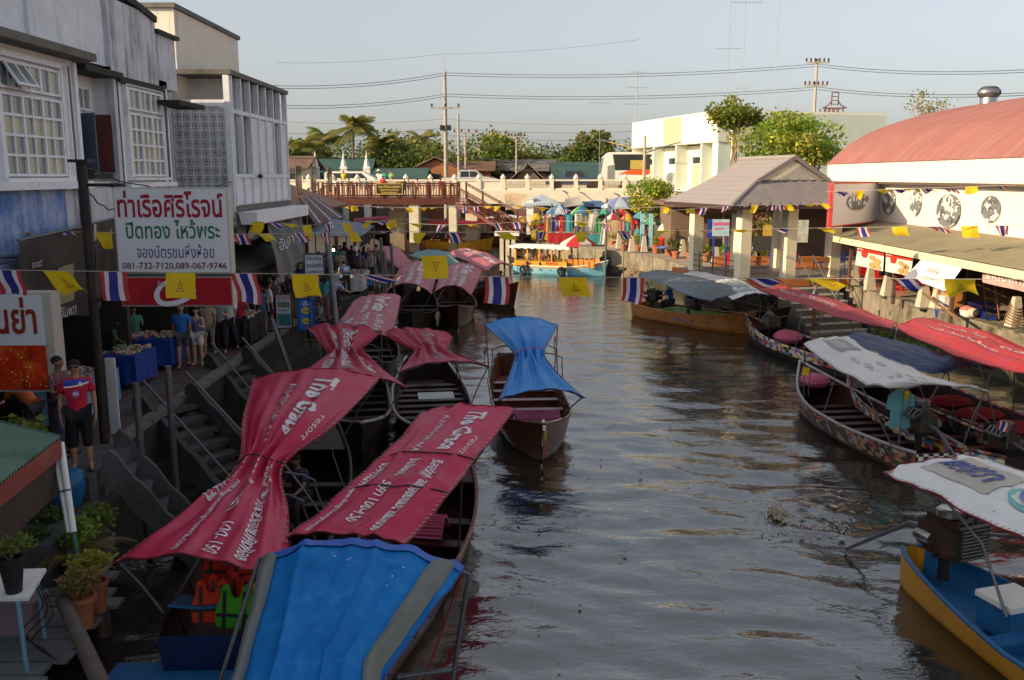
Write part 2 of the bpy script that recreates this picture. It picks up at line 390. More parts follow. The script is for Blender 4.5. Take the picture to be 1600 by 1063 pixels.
def person(label,loc,face=0,kind='stand',top=(.3,.3,.3),low=(.03,.03,.04),lower='shorts',hair='short',h=1.68,sk=0,upper='shirt',fingers=False,group=None,topm=None):
    """face: direction looked at, degrees clockwise from the camera's own direction (0 = away, 180 = towards it)"""
    key = (kind,fingers)
    if key not in BODY: BODY[key] = body_meshes(kind,fingers)
    B = BODY[key]
    t = thing('person',label,'person',loc,R(180-face),group); s = h/1.71
    def ch(n,me,m):
        o = link(n,me,t); o.scale = (s,s,s); setmat(o,m); return o
    b = ch('body',B['body'],SKIN[sk])
    ch({'shirt': 'shirt','tank': 'vest_top'}[upper],B[upper],topm or dye(top)); ch(lower,B[lower],dye(low))
    ch('hair',B[hair],HAIR); ch('face',B['face'],HAIR); ch('shoes',B['shoes'],C_black)
    return t
# ------------------------------------------------------------------ boats
def cat(p,t):
    """Catmull-Rom through the list p, t in 0..1"""
    n = len(p)-1; x = min(max(t,0),1)*n; i = min(int(x),n-1); f = x-i
    a,b,c,d = p[max(i-1,0)],p[i],p[i+1],p[min(i+2,n)]
    if n == 1: return b+(c-b)*f
    return .5*((2*b)+(c-a)*f+(2*a-5*b+4*c-d)*f*f+(3*b-a-3*c+d)*f**3)
class Canopy:
    """cloth roof over a boat: rows of (left, right) edge points given in the world, far end first"""
    def __init__(s,rows,arch=.16,pinch=0,seed=0,sag=.04,curve=1,ribs=0):
        s.ribs = ribs
        s.L = [Vector(r[0]) for r in rows]; s.Rr = [Vector(r[1]) for r in rows]; s.arch = arch; s.seed = seed; s.pinch = pinch; s.sag = sag
        s.w0 = max((a-b).length for a,b in zip(s.L,s.Rr)); s.lin = curve == 0
    def edge(s,P,t):
        if s.lin or len(P) == 2:
            n = len(P)-1; x = min(max(t,0),1)*n; i = min(int(x),n-1); return P[i]+(P[i+1]-P[i])*(x-i)
        return cat(P,t)
    def pt(s,u,t,lift=0):
        a,b = s.edge(s.L,t),s.edge(s.Rr,t); p = a+(b-a)*u; w = (b-a).length; q = w/s.w0
        z = s.arch*(1-(2*u-1)**2)*(.35+.65*q)
        z -= s.sag*math.sin(math.pi*min(1,max(0,((t*(len(s.L)-1)) % 1))))*(1-abs(2*u-1)*.3)
        k = s.pinch*max(0,1-q)
        sd = s.seed
        if s.ribs: q_ = (u*s.ribs+.25*math.sin(t*4+u*5)) % 1; z += .07*(1-abs(2*q_-1))**3*(.5+.5*math.sin(u*17+sd))
        z += (.012+.075*k)*math.sin(u*24+sd+2.2*math.sin(t*3+sd))+(.006+.05*k)*math.sin(u*43+sd*2+t*2.0)
        z += .03*noise.noise(Vector((u*3+sd,t*6,sd)))+.05*abs(noise.noise(Vector((u*4+t*3,t*5-u*2,sd+4))))+.02*abs(noise.noise(Vector((u*11-t*4,t*9,sd))))+.012*noise.noise(Vector((u*9+sd,t*5+3,sd)))
        for c0,am in ((.12+.3*((sd*7) % 1),.018),(.55+.3*((sd*3) % 1),.022)):
            z += am*max(0,1-abs(t-c0-.08*math.sin(u*4+sd))*26)
        return Vector((p.x,p.y,p.z+z+lift))
def make_canopy(boat,C,m,hemm,name='canopy',nu=44,nv=56,tubes=True,trim=None,lab=None):
    b = MB(); b.grid(lambda u,v: C.pt(u,v),nu,nv)
    o = b.build(name,m,boat,world=True,smooth=80,label=lab)
    hm = MB()
    for u in (0,1): hm.tube([C.pt(u,i/30,.0) for i in range(31)],.014,6)
    hm.tube([C.pt(i/12,0,0) for i in range(13)],.012,6); hm.tube([C.pt(i/12,1,0) for i in range(13)],.012,6)
    h = hm.build('hem',hemm,o,world=True,smooth=True)
    if tubes:
        for u in (0,1):
            lc = MB()
            for i in range(44):                        # lacing along the edge
                t = (i+.5)/44; p = C.pt(u,t,.02); q = C.pt(abs(u-.03),t+.006,.012); lc.tube([p,q],.006,4)
            lc.build('lacing',C_rope,o,world=True,kind='stuff')
    return o
def hull_boat(name,label,bow,stern,W,z_side=.55,z_bow=1.1,z_stern=.75,hull=None,inner=None,rail=None,band=None,n=26,nseat=5,seatm=None,group=None,fine_stern=.55,deckm=None,rx=2.2,cat_='boat',foredeck=True):
    bow,stern = Vector(bow),Vector(stern); c = (bow+stern)/2; d = bow-stern; L = d.length; rz = math.atan2(d.y,d.x)
    t = thing(name,label,cat_,(c.x,c.y,0),rz,group); t['_L'] = L
    hull = hull or C_redwood; inner = inner or C_redwood; rail = rail or hull
    def hw(s):     # s 0 stern .. 1 bow
        a = fine_stern+(1-fine_stern)*min(1,s/.35)**.7 if s < .35 else 1
        b = 1 if s < .5 else max(0.0,1-((s-.5)/.5)**rx)
        return W/2*a*b
    def sheer(s):
        z = z_side+(z_bow-z_side)*max(0,(s-.5)/.5)**2.2+(z_stern-z_side)*max(0,(.35-s)/.35)**1.8; return z
    def x(s,z=0):
        e = .10*max(0,1-z/1.2)*(max(0,(s-.8)/.2))
        return -L/2+L*(s-e*.5)
    def sec(s,k,ins=0):     # k -1..1 around the section from left gunwale to right
        w = max(.012,hw(s)-ins); zs = sheer(s); a = abs(k); sg = 1 if k > 0 else -1
        kz = -.22+.25*max(0,(s-.75)/.25)**2*zs+ins*1.3
        if a > .45: q = (a-.45)/.55; y = w*(.80+.20*q**.8); z = (.02+ins)+(zs-.02-ins)*q
        else: q = a/.45; y = w*.80*q; z = kz+(.02+ins-kz)*q**2
        return Vector((x(s,z),sg*y,z))
    ks = [-1+2*i/20 for i in range(21)]
    b = MB(); b.grid(lambda u,v: sec(v,ks[round(u*20)]),20,n)
    b.add([sec(0,k) for k in ks],[tuple(range(20,-1,-1))])
    ho = b.build('hull',hull,t,smooth=50)
    b = MB(); b.grid(lambda u,v: sec(.015+v*.97,ks[20-round(u*20)],.045),20,n); b.build('lining',inner,t,smooth=50)
    for sg in (-1,1):
        g = MB(); g.tube([Vector((x(i/n,sheer(i/n)),sg*max(.01,hw(i/n)-.01),sheer(i/n)+.012)) for i in range(n+1)],.035,6); g.build('gunwale',rail,t,smooth=True)
        if band:
            g = MB(); q0,q1 = band[1],band[2]
            g.grid(lambda u,v: Vector((x(v*.985,sheer(v)*.8),sg*(hw(v*.985)*(.80+.20*(q0+(q1-q0)*u)**.8)+.008),.02+(sheer(v*.985)-.02)*(q0+(q1-q0)*u))),2,n); g.build('painted_band',band[0],ho,smooth=True)
    dm = deckm or inner
    fl = MB(); fl.grid(lambda u,v: Vector((x(.06+.84*v),(2*u-1)*max(.02,hw(.06+.84*v)*.84-.04),.14)),2,n); fl.build('floor',dm,t)
    for i in range(nseat):
        s = .2+.56*(i+.5)/nseat; w = hw(s)*.93; q = MB(); q.box((x(s),0,.33),(.24,2*w,.035)); q.box((x(s),0,.22),(.03,2*w*.9,.18)); q.build('seat',seatm or inner,t)
    if foredeck:
        fd = MB(); fd.grid(lambda u,v: Vector((x(.82+.165*v,.6),(2*u-1)*max(.01,hw(.82+.165*v)-.03),sheer(.82+.165*v)-.06)),4,6,.02); fd.build('foredeck',dm,t)
    for s in [.12+.76*i/9 for i in range(10)]:       # ribs
        rb = MB(); w = hw(s)-.045
        for sg in (-1,1): rb.tube([sec(s,sg*q,.05) for q in (.5,.7,.85,.98)],.016,4)
        rb.build('rib',inner,t,kind=None)
    t_hw = lambda s: hw(s)
    return t,dict(hw=hw,sheer=sheer,x=x,L=L,sec=sec)
def to_world(t,p):
    return Matrix.Translation(Vector(t.location)) @ Matrix.Rotation(t.rotation_euler[2],4,'Z') @ Vector(p)
def poles(t,H,C,ts,m=None,r=.017,hoop=True,spread=.92,ends=(0,1),sway=0):
    """uprights from the gunwale to the cloth edge, and a hoop under the cloth"""
    m = m or C_steel; M = w2l(t)
    for tt in ts:
        a,b = M @ C.pt(0,tt),M @ C.pt(1,tt)
        for p in (a,b):
            s = min(.95,max(.05,(p.x+H['L']/2)/H['L'])); sg = 1 if p.y > 0 else -1
            y = H['hw'](s)*spread*sg; z = H['sheer'](s)
            MB().tube([(H['x'](s),y,z-.1),(p.x*.3+H['x'](s)*.7,y*.45+p.y*.55,z+(p.z-z)*.55),(p.x,p.y,p.z)],r,6).build('pole',m,t,smooth=True)
        if hoop: MB().tube([M @ C.pt(i/10,tt,-.03) for i in range(11)],r*.9,6).build('hoop',m,t,smooth=True)
def free_frame(t,H,xs,h,w,m=None):
    """bent pipe frame standing on the gunwales"""
    for s in xs:
        y = H['hw'](s)*.95; z = H['sheer'](s); X = H['x'](s)
        MB().tube([(X,-y,z-.1),(X,-w/2,z+h*.5),(X,-w/2,h),(X,-w/2*.7,h+.10),(X,0,h+.17),(X,w/2*.7,h+.10),(X,w/2,h),(X,w/2,z+h*.5),(X,y,z-.1)],.016,6).build('frame',m or C_steel,t,smooth=True)
_eng = {}
def engine(t,x=0,y=0,z=.6,rz=0,s=1.0,shaft=3.0,tint=None,tiltz=-.28):
    """long-tail motor: car engine on a pivot with a shaft behind and a steering bar in front; shaft along local -X"""
    M = Matrix.Translation((x,y,z)) @ Matrix.Rotation(rz,4,'Z') @ Matrix.Scale(s,4)
    g = tint or C_grease
    def P(b): b.v = [tuple(M @ Vector(v)) for v in b.v]; return b
    b = MB().box((0,0,.22),(.62,.34,.34)); b.box((.02,0,.43),(.54,.20,.12)); b.box((0,0,.03),(.5,.24,.12),taper=1.15)
    e = P(b).build('engine',g,t)
    b = MB()
    for i in range(4): b.tube([(.2-.14*i,.1,.46),(.2-.14*i,.22,.48),(.2-.14*i,.30,.36)],.028,8)
    P(b.tube([(.26,.31,.34),(-.3,.31,.34),(-.5,.3,.5),(-.62,.28,.78)],.035,8)).build('exhaust',C_steel,e,smooth=True)
    P(MB().lathe([(.12,0),(.15,.02),(.15,.1),(.12,.12)],(.05,-.05,.5),16)).build('air_filter',C_chrome,e,smooth=30)
    P(MB().box((.4,0,.28),(.07,.46,.42))).build('radiator',C_dark,e)
    b = MB()
    for i in range(9): b.box((.445,0,.1+.045*i),(.012,.44,.012))
    P(b).build('fin',C_chrome,e,kind='stuff')
    b = MB().torus((.36,0,.2),.13,.03,Matrix.Rotation(R(90),3,'Y')); b.lathe([(.05,-.03),(.05,.03)],(.36,0,.2),12,Matrix.Rotation(R(90),3,'Y')); P(b).build('flywheel',C_chrome,e,smooth=True)
    P(MB().lathe([(.07,-.1),(.09,0),(.07,.14)],(-.15,-.24,.2),12,Matrix.Rotation(R(90),3,'Y'))).build('alternator',C_chrome,e,smooth=30)
    b = MB()
    for k in range(5):
        q = random.Random(k+int(x*10)); pts = [Vector((q.uniform(-.3,.35),q.uniform(-.22,.25),q.uniform(.2,.6))) for _ in range(4)]
        b.tube([cat(pts,i/9) for i in range(10)],.012,5)
    P(b).build('hose',C_black,e,smooth=True)
    P(MB().tube([(-.3,0,.2),(-.6,0,.17),(-shaft,0,.2+tiltz*shaft/1.0)],[.05,.035,.022],8)).build('propeller_shaft',C_steel,e,smooth=True)
    P(MB().tube([(.45,0,.42),(.9,.05,.55),(1.25,.05,.62)],.02,6)).build('steering_bar',C_steel,e,smooth=True)
    b = MB().box((0,0,-.18),(.10,.10,.4)); b.tube([(0,-.2,-.02),(0,.2,-.02)],.03,8); P(b).build('pivot',C_dark,e)
    return e
def life_vest(label,loc,rz,m,group=None,tilt=12,s=1.0):
    """foam vest stood on its edge, straps down its front"""
    t = thing('life_vest',label,'life vest',loc,rz,group); RT = Matrix.Rotation(R(-tilt),4,'X') @ Matrix.Scale(s,4)
    out = [(-.24,0),(.24,0),(.26,.22),(.2,.34),(.19,.52),(.10,.55),(.07,.42),(0,.36),(-.07,.42),(-.10,.55),(-.19,.52),(-.2,.34),(-.26,.22)]
    b = MB().ext([(x,-.04,z) for x,z in out],(0,.08,0)); b.v = [tuple(RT @ Vector(v)) for v in b.v]
    o = b.build('vest_body',m,t)
    bm = bmesh.new(); bm.from_mesh(o.data); bmesh.ops.bevel(bm,geom=[e for e in bm.edges],offset=.018,segments=2,affect='EDGES'); bm.to_mesh(o.data); bm.free(); smooth_mesh(o.data,60)
    for x in (-.13,.13):
        b = MB().box((x,-.055,.24),(.04,.012,.46)); b.v = [tuple(RT @ Vector(v)) for v in b.v]; b.build('strap',C_dark,t)
    b = MB().box((0,-.058,.17),(.46,.012,.035)); b.v = [tuple(RT @ Vector(v)) for v in b.v]; b.build('strap',C_dark,t)
    return t
for _k,_f in (('stand',False),('stand',True),('walk',False),('hold',False),('phone',False),('bag',False),('sit',False),('bend',False)):
    BODY[(_k,_f)] = body_meshes(_k,_f)
# ------------------------------------------------------------------ water, banks, ground
LB = [(-7.4,-60),(-7.4,33.5),(-6.3,38),(-6.0,52),(-8.5,60),(-10.5,70),(-17,86),(-17,200)]
RB = [(17.5,-60),(16.2,18),(15.3,28),(14.7,38.2),(14.2,40.5),(9.6,46.5),(8.6,53),(7.2,57),(4.2,62),(2.2,66),(2.2,90),(4,200)]
m = mat('muddy_canal_water',(.026,.024,.018),.06,.25,.35,spec=.5)
def water():
    import numpy as np
    t = m.node_tree; N = t.nodes; L = t.links; b = N['Principled BSDF']
    for l in list(b.inputs['Roughness'].links): L.remove(l)
    b.inputs['Roughness'].default_value = .03; b.inputs['IOR'].default_value = 2.7
    tc = N.new('ShaderNodeTexCoord'); prev = None
    for sc_,st,dist,ax in ((2.2,.35,.05,(1,.5,1)),(6.0,.42,.026,(1,.5,1)),(15,.3,.009,(1,.6,1))):
        mp = N.new('ShaderNodeVectorMath'); mp.operation = 'MULTIPLY'; mp.inputs[1].default_value = (ax[0]*.6,ax[1]*1.9,1); L.new(tc.outputs['Object'],mp.inputs[0])
        n_ = N.new('ShaderNodeTexNoise'); n_.inputs['Scale'].default_value = sc_; n_.inputs['Detail'].default_value = 3; n_.inputs['Distortion'].default_value = .6; L.new(mp.outputs[0],n_.inputs['Vector'])
        bp = N.new('ShaderNodeBump'); bp.inputs['Strength'].default_value = st; bp.inputs['Distance'].default_value = dist; L.new(n_.outputs[0],bp.inputs['Height'])
        if prev: L.new(prev.outputs[0],bp.inputs['Normal'])
        prev = bp
    L.new(prev.outputs[0],b.inputs['Normal'])
    ys = [-60,-40,-20,-8,0]; y = 4.0
    while y < 110: ys.append(y); y += .05+y*.0042
    ys += [130,160,200]
    nx = 300; xs = np.linspace(-1,1,nx); xs = np.sign(xs)*np.abs(xs)**1.25*30
    X,Y = np.meshgrid(xs,np.array(ys)); rng = np.random.RandomState(4); Z = np.zeros_like(X)
    for i in range(60):
        a = rng.normal(1.45,.55); wl = .34*1.9**rng.uniform(0,2.9); k = 2*math.pi/wl; am = .0062*wl**.62
        ph = rng.uniform(0,6.28); q = X*math.cos(a)*k+Y*math.sin(a)*k+ph+.8*np.sin(X*.23+Y*.17+ph)
        Z += am*(1-np.abs(np.sin(q/2)))*(.6+.4*np.sin(X*.11+ph)*np.cos(Y*.13+ph)) if i % 3 == 0 else am*np.sin(q)*.6
    cx,cy = 6.0,16.0; r_ = np.hypot((X-cx)/1.0,(Y-cy)/1.0)     # wake thrown up by the long-tail screw
    Z += .05*np.exp(-(r_/1.6)**2)*np.sin(r_*11+np.sin(X*7))+.02*np.exp(-(r_/5)**2)*np.sin(r_*6)
    Z -= Z.mean()
    Z *= np.clip((110-Y)/60,0,1)*np.clip(1.1-Y/48,.22,1)
    me = bpy.data.meshes.new('canal_water'); n0,n1 = X.shape
    co = np.stack([X,Y,Z],-1).reshape(-1,3); ii = np.arange(n0*n1).reshape(n0,n1)
    fc = np.stack([ii[:-1,:-1],ii[:-1,1:],ii[1:,1:],ii[1:,:-1]],-1).reshape(-1,4)
    me.from_pydata(co.tolist(),[],fc.tolist()); me.polygons.foreach_set('use_smooth',[True]*len(fc)); me.materials.append(m)
    link('canal_water',me,kind='structure')
water()
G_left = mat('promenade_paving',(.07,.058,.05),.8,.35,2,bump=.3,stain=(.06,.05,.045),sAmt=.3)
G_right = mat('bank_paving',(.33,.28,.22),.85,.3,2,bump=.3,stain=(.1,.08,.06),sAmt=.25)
G_far = mat('dusty_ground',(.20,.17,.11),.95,.3,.15,bump=.3)
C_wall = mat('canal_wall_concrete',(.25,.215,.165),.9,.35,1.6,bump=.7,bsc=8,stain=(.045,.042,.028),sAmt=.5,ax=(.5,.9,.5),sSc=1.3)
C_tide = mat('green_tide_mark',(.05,.048,.03),.7,.4,3,bump=.6)
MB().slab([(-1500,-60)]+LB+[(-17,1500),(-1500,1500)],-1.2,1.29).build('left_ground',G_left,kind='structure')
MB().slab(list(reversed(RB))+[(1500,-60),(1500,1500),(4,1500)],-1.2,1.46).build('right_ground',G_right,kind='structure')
MB().slab([(-17.2,201),(4.2,201),(4.2,1500),(-17.2,1500)],-1,1.2).build('far_ground',G_far,kind='structure')
def wallstrip(name,P,z0,z1,th,m,kind='structure',sgn=1):
    b = MB()
    for a,c in zip(P,P[1:]):
        a,c = Vector((*a,0)),Vector((*c,0)); d = (c-a).normalized(); n = Vector((d.y,-d.x,0))*sgn*th
        b.add([a+Vector((0,0,z0)),c+Vector((0,0,z0)),c+n+Vector((0,0,z0)),a+n+Vector((0,0,z0)),a+Vector((0,0,z1)),c+Vector((0,0,z1)),c+n+Vector((0,0,z1)),a+n+Vector((0,0,z1))],[(0,3,2,1),(4,5,6,7),(0,1,5,4),(1,2,6,5),(2,3,7,6),(3,0,4,7)])
    return b.build(name,m,kind=kind)
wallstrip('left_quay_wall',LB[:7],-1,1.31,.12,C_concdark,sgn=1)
wallstrip('left_quay_tide_mark',LB[:7],-1,.42,.14,C_tide,sgn=1)
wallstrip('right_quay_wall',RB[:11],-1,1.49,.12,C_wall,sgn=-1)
wallstrip('right_quay_tide_mark',RB[:11],-1,.5,.14,C_tide,sgn=-1)
# kerb stones on the left promenade, and paving slabs as far as they can be told apart
kb = thing('promenade_kerb','row of worn concrete edge blocks along the left promenade','kerb',(-7.3,12,1.29))
kb['kind'] = 'structure'; del kb['category']
km = MB().box((0,0,.05),(.3,1.16,.1)).mesh('kerb_block',C_concrete)
for i in range(18): link('kerb_block',km,kb,loc=(-.06+random.uniform(-.01,.01),i*1.2,0))
tm = [MB().box((0,0,.012),(.56,.56,.024)).mesh('paving_tile',q) for q in (mat('red_paving_tile',(.09,.036,.027),.75,.3,8,bump=.2),mat('grey_paving_tile',(.07,.065,.06),.8,.3,8,bump=.2),mat('brown_paving_tile',(.08,.055,.045),.8,.3,8,bump=.2))]
gl = bpy.data.objects['left_ground']
for i in range(3):
    for j in range(38):
        link('paving_tile',random.choice(tm),gl,loc=(-7.83-.58*i,14.8+.58*j,1.292+random.uniform(-.004,.004)))
rm_ = MB().box((0,0,.05),(.42,1.9,.1)).mesh('coping_stone',C_wall)
gr = bpy.data.objects['right_ground']
for i in range(12):
    y = 19+i*1.66; x = 16.2+(y-18)*(-.9/10) if y < 28 else 15.3-(y-28)*.06
    link('coping_stone',rm_,gr,loc=(x+.1,y,1.462),rz=.075)
# ------------------------------------------------------------------ left houses
W_lilac = mat('lilac_weathered_render',(.66,.70,.77),.85,.16,1.5,bump=.3,stain=(.10,.10,.12),sAmt=.12,streak=2.0,sSc=1.0)
W_lilacdirty = mat('mould_streaked_render',(.56,.58,.64),.85,.2,1.5,bump=.3,stain=(.04,.04,.05),sAmt=.36,streak=2.4,sSc=1.1)
W_white = mat('off_white_render',(.76,.78,.82),.8,.1,1.5,bump=.15,stain=(.3,.29,.28),sAmt=.15,streak=3)
W_blue = mat('flaking_blue_limewash',(.10,.22,.56),.85,.35,2,bump=.4,stain=(.42,.48,.64),sAmt=.6,ax=(1.3,1.8,.8),sSc=1.6)
W_cream = mat('cream_render',(.66,.60,.46),.8,.1,1.2,stain=(.3,.26,.18),sAmt=.12,streak=3)
Fr_lilac = mat('lilac_window_paint',(.74,.76,.82),.6,.12,5,stain=(.2,.2,.22),sAmt=.1)
Glass = mat('frosted_window_glass',(.22,.25,.24),.22,.2,2,spec=.8)
GlassY = mat('curtained_window_glass',(.42,.41,.30),.3,.2,2,spec=.8)
GlassD = mat('dark_window_glass',(.03,.035,.04),.1,.2,2,spec=.8)
def cornice(b,X,y0,y1,z,out=.45,th=.14): b.bb(X-.2,X+out,y0,y1,z-th,z)
def panel_window(parent,X,y0,y1,z0,z1,cols,rows,name='window',frame=None,bar=.05,gm=None,ysign=1,mull=2):
    """glazed opening in a wall facing +X; every pane is a piece of its own"""
    fr = frame or Fr_lilac; b = MB(); w = (y1-y0)/cols; h = (z1-z0)/rows
    for i in range(cols+1):
        t = bar*(1.5 if i % mull == 0 else .8); y = y0+i*w; b.bb(X-.04,X+(.05 if i % mull == 0 else .035),y-t/2,y+t/2,z0-bar/2,z1+bar/2)
    for j in range(rows+1): b.bb(X-.038,X+.041,y0,y1,z0+j*h-bar/2,z0+j*h+bar/2)
    o = b.build(name,fr,parent,world=True)
    M = w2l(parent); pm = [MB().box((0,0,0),(.02,w-.01,h-.01)).mesh('pane',q) for q in (gm or (Glass,Glass,GlassY))]
    for i in range(cols):
        for j in range(rows):
            p = M @ Vector((X-.01,y0+(i+.5)*w,z0+(j+.5)*h)); link('pane',random.choice(pm[:2] if j > rows/2 and len(pm) > 2 else pm),o,loc=p)
    return o
A = thing('shophouse','old lilac rendered house with blue flaking paint and tall glazed windows','house',(-12,17,1.3))
b = MB(); b.bb(-18,-9.5,2,20.1,5.95,8.75); b.build('wall',W_white,A,world=True)
b = MB(); b.bb(-18,-9.95,20.1,22.0,5.95,8.75); b.build('recessed_wall',W_white,A,world=True)
b = MB(); b.bb(-18,-9.5,22.0,25.5,5.95,8.75); b.build('wall',W_white,A,world=True)
b = MB(); b.bb(-18,-9.52,2,19.3,4.75,5.93); b.build('lower_wall',W_blue,A,world=True)
b = MB(); b.bb(-18,-9.5,19.3,25.5,4.75,5.93); b.build('lower_wall',W_lilacdirty,A,world=True,label='grey mould streaked lower wall')
b = MB(); b.bb(-18,-9.56,2,18.6,8.76,10.55); b.bb(-9.56,-9.48,18.42,18.6,8.76,10.5); b.build('parapet',W_lilac,A,world=True)
b = MB(); b.bb(-18,-9.6,18.6,22.0,8.75,10.45); b.build('parapet',W_lilac,A,world=True)
b = MB()
pr = [(-18,0),(0,0)]
b.bb(-18,-9.48,22.0,24.9,8.55,10.35); b.build('parapet',W_lilacdirty,A,world=True,label='black streaked parapet')
b = MB(); b.grid(lambda u,v: (-9.66+.0*u-.25+.5*u,22.0+2.9*v,10.36+.28*math.sin(math.pi*(v*.5+.5))**1.0),1,12,.16); b.build('coping',C_concdark,A,world=True)
b = MB(); b.bb(-18,-9.5,24.9,26.3,8.55,9.95); b.build('parapet',W_lilacdirty,A,world=True)
MB().bb(-9.9,-9.38,24.85,26.4,9.95,10.05).build('coping',C_concdark,A,world=True)
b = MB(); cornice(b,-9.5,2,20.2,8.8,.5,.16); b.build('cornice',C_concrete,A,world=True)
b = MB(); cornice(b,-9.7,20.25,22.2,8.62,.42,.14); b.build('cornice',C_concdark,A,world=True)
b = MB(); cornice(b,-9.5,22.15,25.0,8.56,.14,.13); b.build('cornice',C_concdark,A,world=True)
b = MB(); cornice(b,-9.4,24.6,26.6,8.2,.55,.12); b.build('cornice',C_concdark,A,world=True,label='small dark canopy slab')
b = MB(); b.bb(-9.6,-9.25,2,20.15,5.94,6.10); b.bb(-10.05,-9.7,20.15,22.0,5.94,6.08); b.bb(-9.6,-9.3,22.2,25.3,5.93,6.05); b.build('sill_band',Fr_lilac,A,world=True)
b = MB(); b.bb(-9.55,-9.40,2,26,4.62,4.76); b.bb(-9.55,-9.33,2,26,4.44,4.60); b.bb(-9.55,-9.25,2,26,4.3,4.42); b.build('string_course',mat('blue_grey_moulding',(.22,.27,.42),.8,.3,3),A,world=True)
for (y0,y1,n_) in ((17.0,19.25,6),(13.6,15.8,6),(22.65,24.75,6)):
    panel_window(A,-9.44,y0,y1,6.22,7.72,n_,4)
    panel_window(A,-9.44,y0,y1,7.84,8.32,n_,1)
    b = MB(); b.bb(-9.5,-9.38,y0-.12,y0-.05,6.1,8.42); b.bb(-9.5,-9.38,y1+.05,y1+.12,6.1,8.42); b.bb(-9.5,-9.38,y0-.12,y1+.12,8.4,8.5); b.bb(-9.5,-9.3,y0-.16,y1+.16,6.1,6.17); b.build('window_surround',Fr_lilac,A,world=True)
TS = Matrix.Translation((-9.40,17.55,8.30)) @ Matrix.Rotation(R(-32),4,'Y')
b = MB()
for yy in (-.34,0,.34): b.box((0,yy,-.24),(.04,.05,.5),M=TS)
for zz in (0,-.48): b.box((0,0,zz),(.045,.72,.05),M=TS)
so_ = b.build('tilted_sash',Fr_lilac,A,world=True)
for yy in (-.17,.17): MB().box((0,yy,-.24),(.012,.29,.43),M=TS).build('pane',Glass,so_,world=True)
panel_window(A,-9.9,20.35,20.75,6.25,8.2,1,2); panel_window(A,-9.9,21.0,21.6,7.72,8.2,2,1,gm=(Glass,))
b = MB(); b.bb(-9.94,-9.90,21.0,21.6,6.25,7.6); b.build('window',GlassD,A,world=True,label='dark open window with shutters')
for (y,a,mm) in ((21.0,60,mat('slate_shutter_paint',(.07,.10,.15),.6,.2,4)),(21.62,-70,mat('maroon_shutter_paint',(.09,.012,.012),.6,.2,4))):
    sh = MB().box((-9.66,y,6.95),(.04,.46,1.34),rz=R(a)); s_ = sh.build('shutter',mm,A,world=True)
    b = MB()
    for k in range(2): b.box((-9.66,y,6.62+.66*k),(.056,.34,.5),rz=R(a))
    b.build('shutter_panel',mm,s_,world=True)
MB().bb(-9.95,-9.55,20.85,21.8,6.14,6.26).build('sill',C_concdark,A,world=True)
for y in (20.1,22.02): MB().bb(-9.52 if y < 21 else -9.6,-9.44,y-.07,y+.07,4.8,8.6).build('pilaster',Fr_lilac if y < 21 else W_lilacdirty,A,world=True)
for y,r_ in ((24.98,.035),): MB().tube([(-9.38,y,4.4),(-9.38,y,8.6)],r_,8).build('drain_pipe',C_steel,A,world=True,smooth=True)
# shops under the first floor: piers, dark rooms, goods
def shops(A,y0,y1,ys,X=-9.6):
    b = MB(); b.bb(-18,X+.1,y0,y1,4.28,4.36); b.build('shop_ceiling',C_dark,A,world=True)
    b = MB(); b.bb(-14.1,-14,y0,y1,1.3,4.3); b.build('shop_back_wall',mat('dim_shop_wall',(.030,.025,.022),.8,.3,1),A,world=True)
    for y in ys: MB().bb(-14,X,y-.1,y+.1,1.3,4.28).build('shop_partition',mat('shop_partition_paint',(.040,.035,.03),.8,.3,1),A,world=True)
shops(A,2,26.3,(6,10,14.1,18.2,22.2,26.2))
B = thing('balcony_building','grey white building with patterned vent block screen and open top gallery','building',(-9.5,33,1.3))
P2 = mat('blue_grey_concrete_paint',(.72,.76,.82),.8,.18,1.5,bump=.2,stain=(.2,.2,.21),sAmt=.25,streak=3)
b = MB(); b.bb(-18,-10.15,28.2,34.6,8.2,11.15); b.build('roof_block',mat('cream_streaked_render',(.68,.64,.56),.85,.12,1,stain=(.25,.22,.16),sAmt=.15,streak=3,sSc=.8),B,world=True)
MB().bb(-18.1,-10.08,28.1,34.7,11.16,11.30).build('roof_coping',C_concrete,B,world=True)
MB().bb(-18,-8.45,27.9,34.95,9.22,9.36).build('roof_slab',C_concrete,B,world=True)
MB().bb(-12.2,-10.5,27.6,28.4,5.4,9.2).build('end_wall',mat('dim_grey_render',(.30,.29,.28),.85,.2,1),B,world=True)
for X in (-10.42,-8.62): MB().bb(X-.09,X+.09,27.92,28.12,4.9,9.2).build('column',P2,B,world=True)
MB().bb(-10.3,-8.7,27.95,28.08,8.28,8.48).build('beam',P2,B,world=True)
MB().bb(-10.3,-8.7,27.96,28.07,5.3,5.42).build('beam',P2,B,world=True)
# ventilation blocks: each block a frame with four curved webs
def vent_block():
    q = MB(); s = .122; d = .05
    for a in range(4):
        q.box((math.cos(a*math.pi/2)*s,0,math.sin(a*math.pi/2)*s),(.022 if a % 2 == 0 else .266,d,.022 if a % 2 else .266-.022))
    for a in range(4):
        c = R(45+90*a); q.box((math.cos(c)*.105,0,math.sin(c)*.105),(.085,d*.8,.02),ry=-c)
    M = Matrix.Rotation(R(90),3,'X'); q.torus((0,0,0),.062,.013,M,10,5)
    return q.mesh('vent_block',P2)
vb = vent_block(); MW = w2l(B)
for i in range(6):
    for j in range(11): link('vent_block',vb,B,loc=MW @ Vector((-10.17+.268*i,28.02,5.56+.268*j)))
MB().bb(-10.33,-8.7,28.3,28.34,5.4,8.3).build('screen_backing',mat('pale_grey_backing',(.60,.60,.60),.8,.2,2),B,world=True)  # plain light grey panel behind the vent blocks
MB().bb(-12,-10.36,28.05,34.8,5.3,9.2).build('inner_wall',P2,B,world=True)
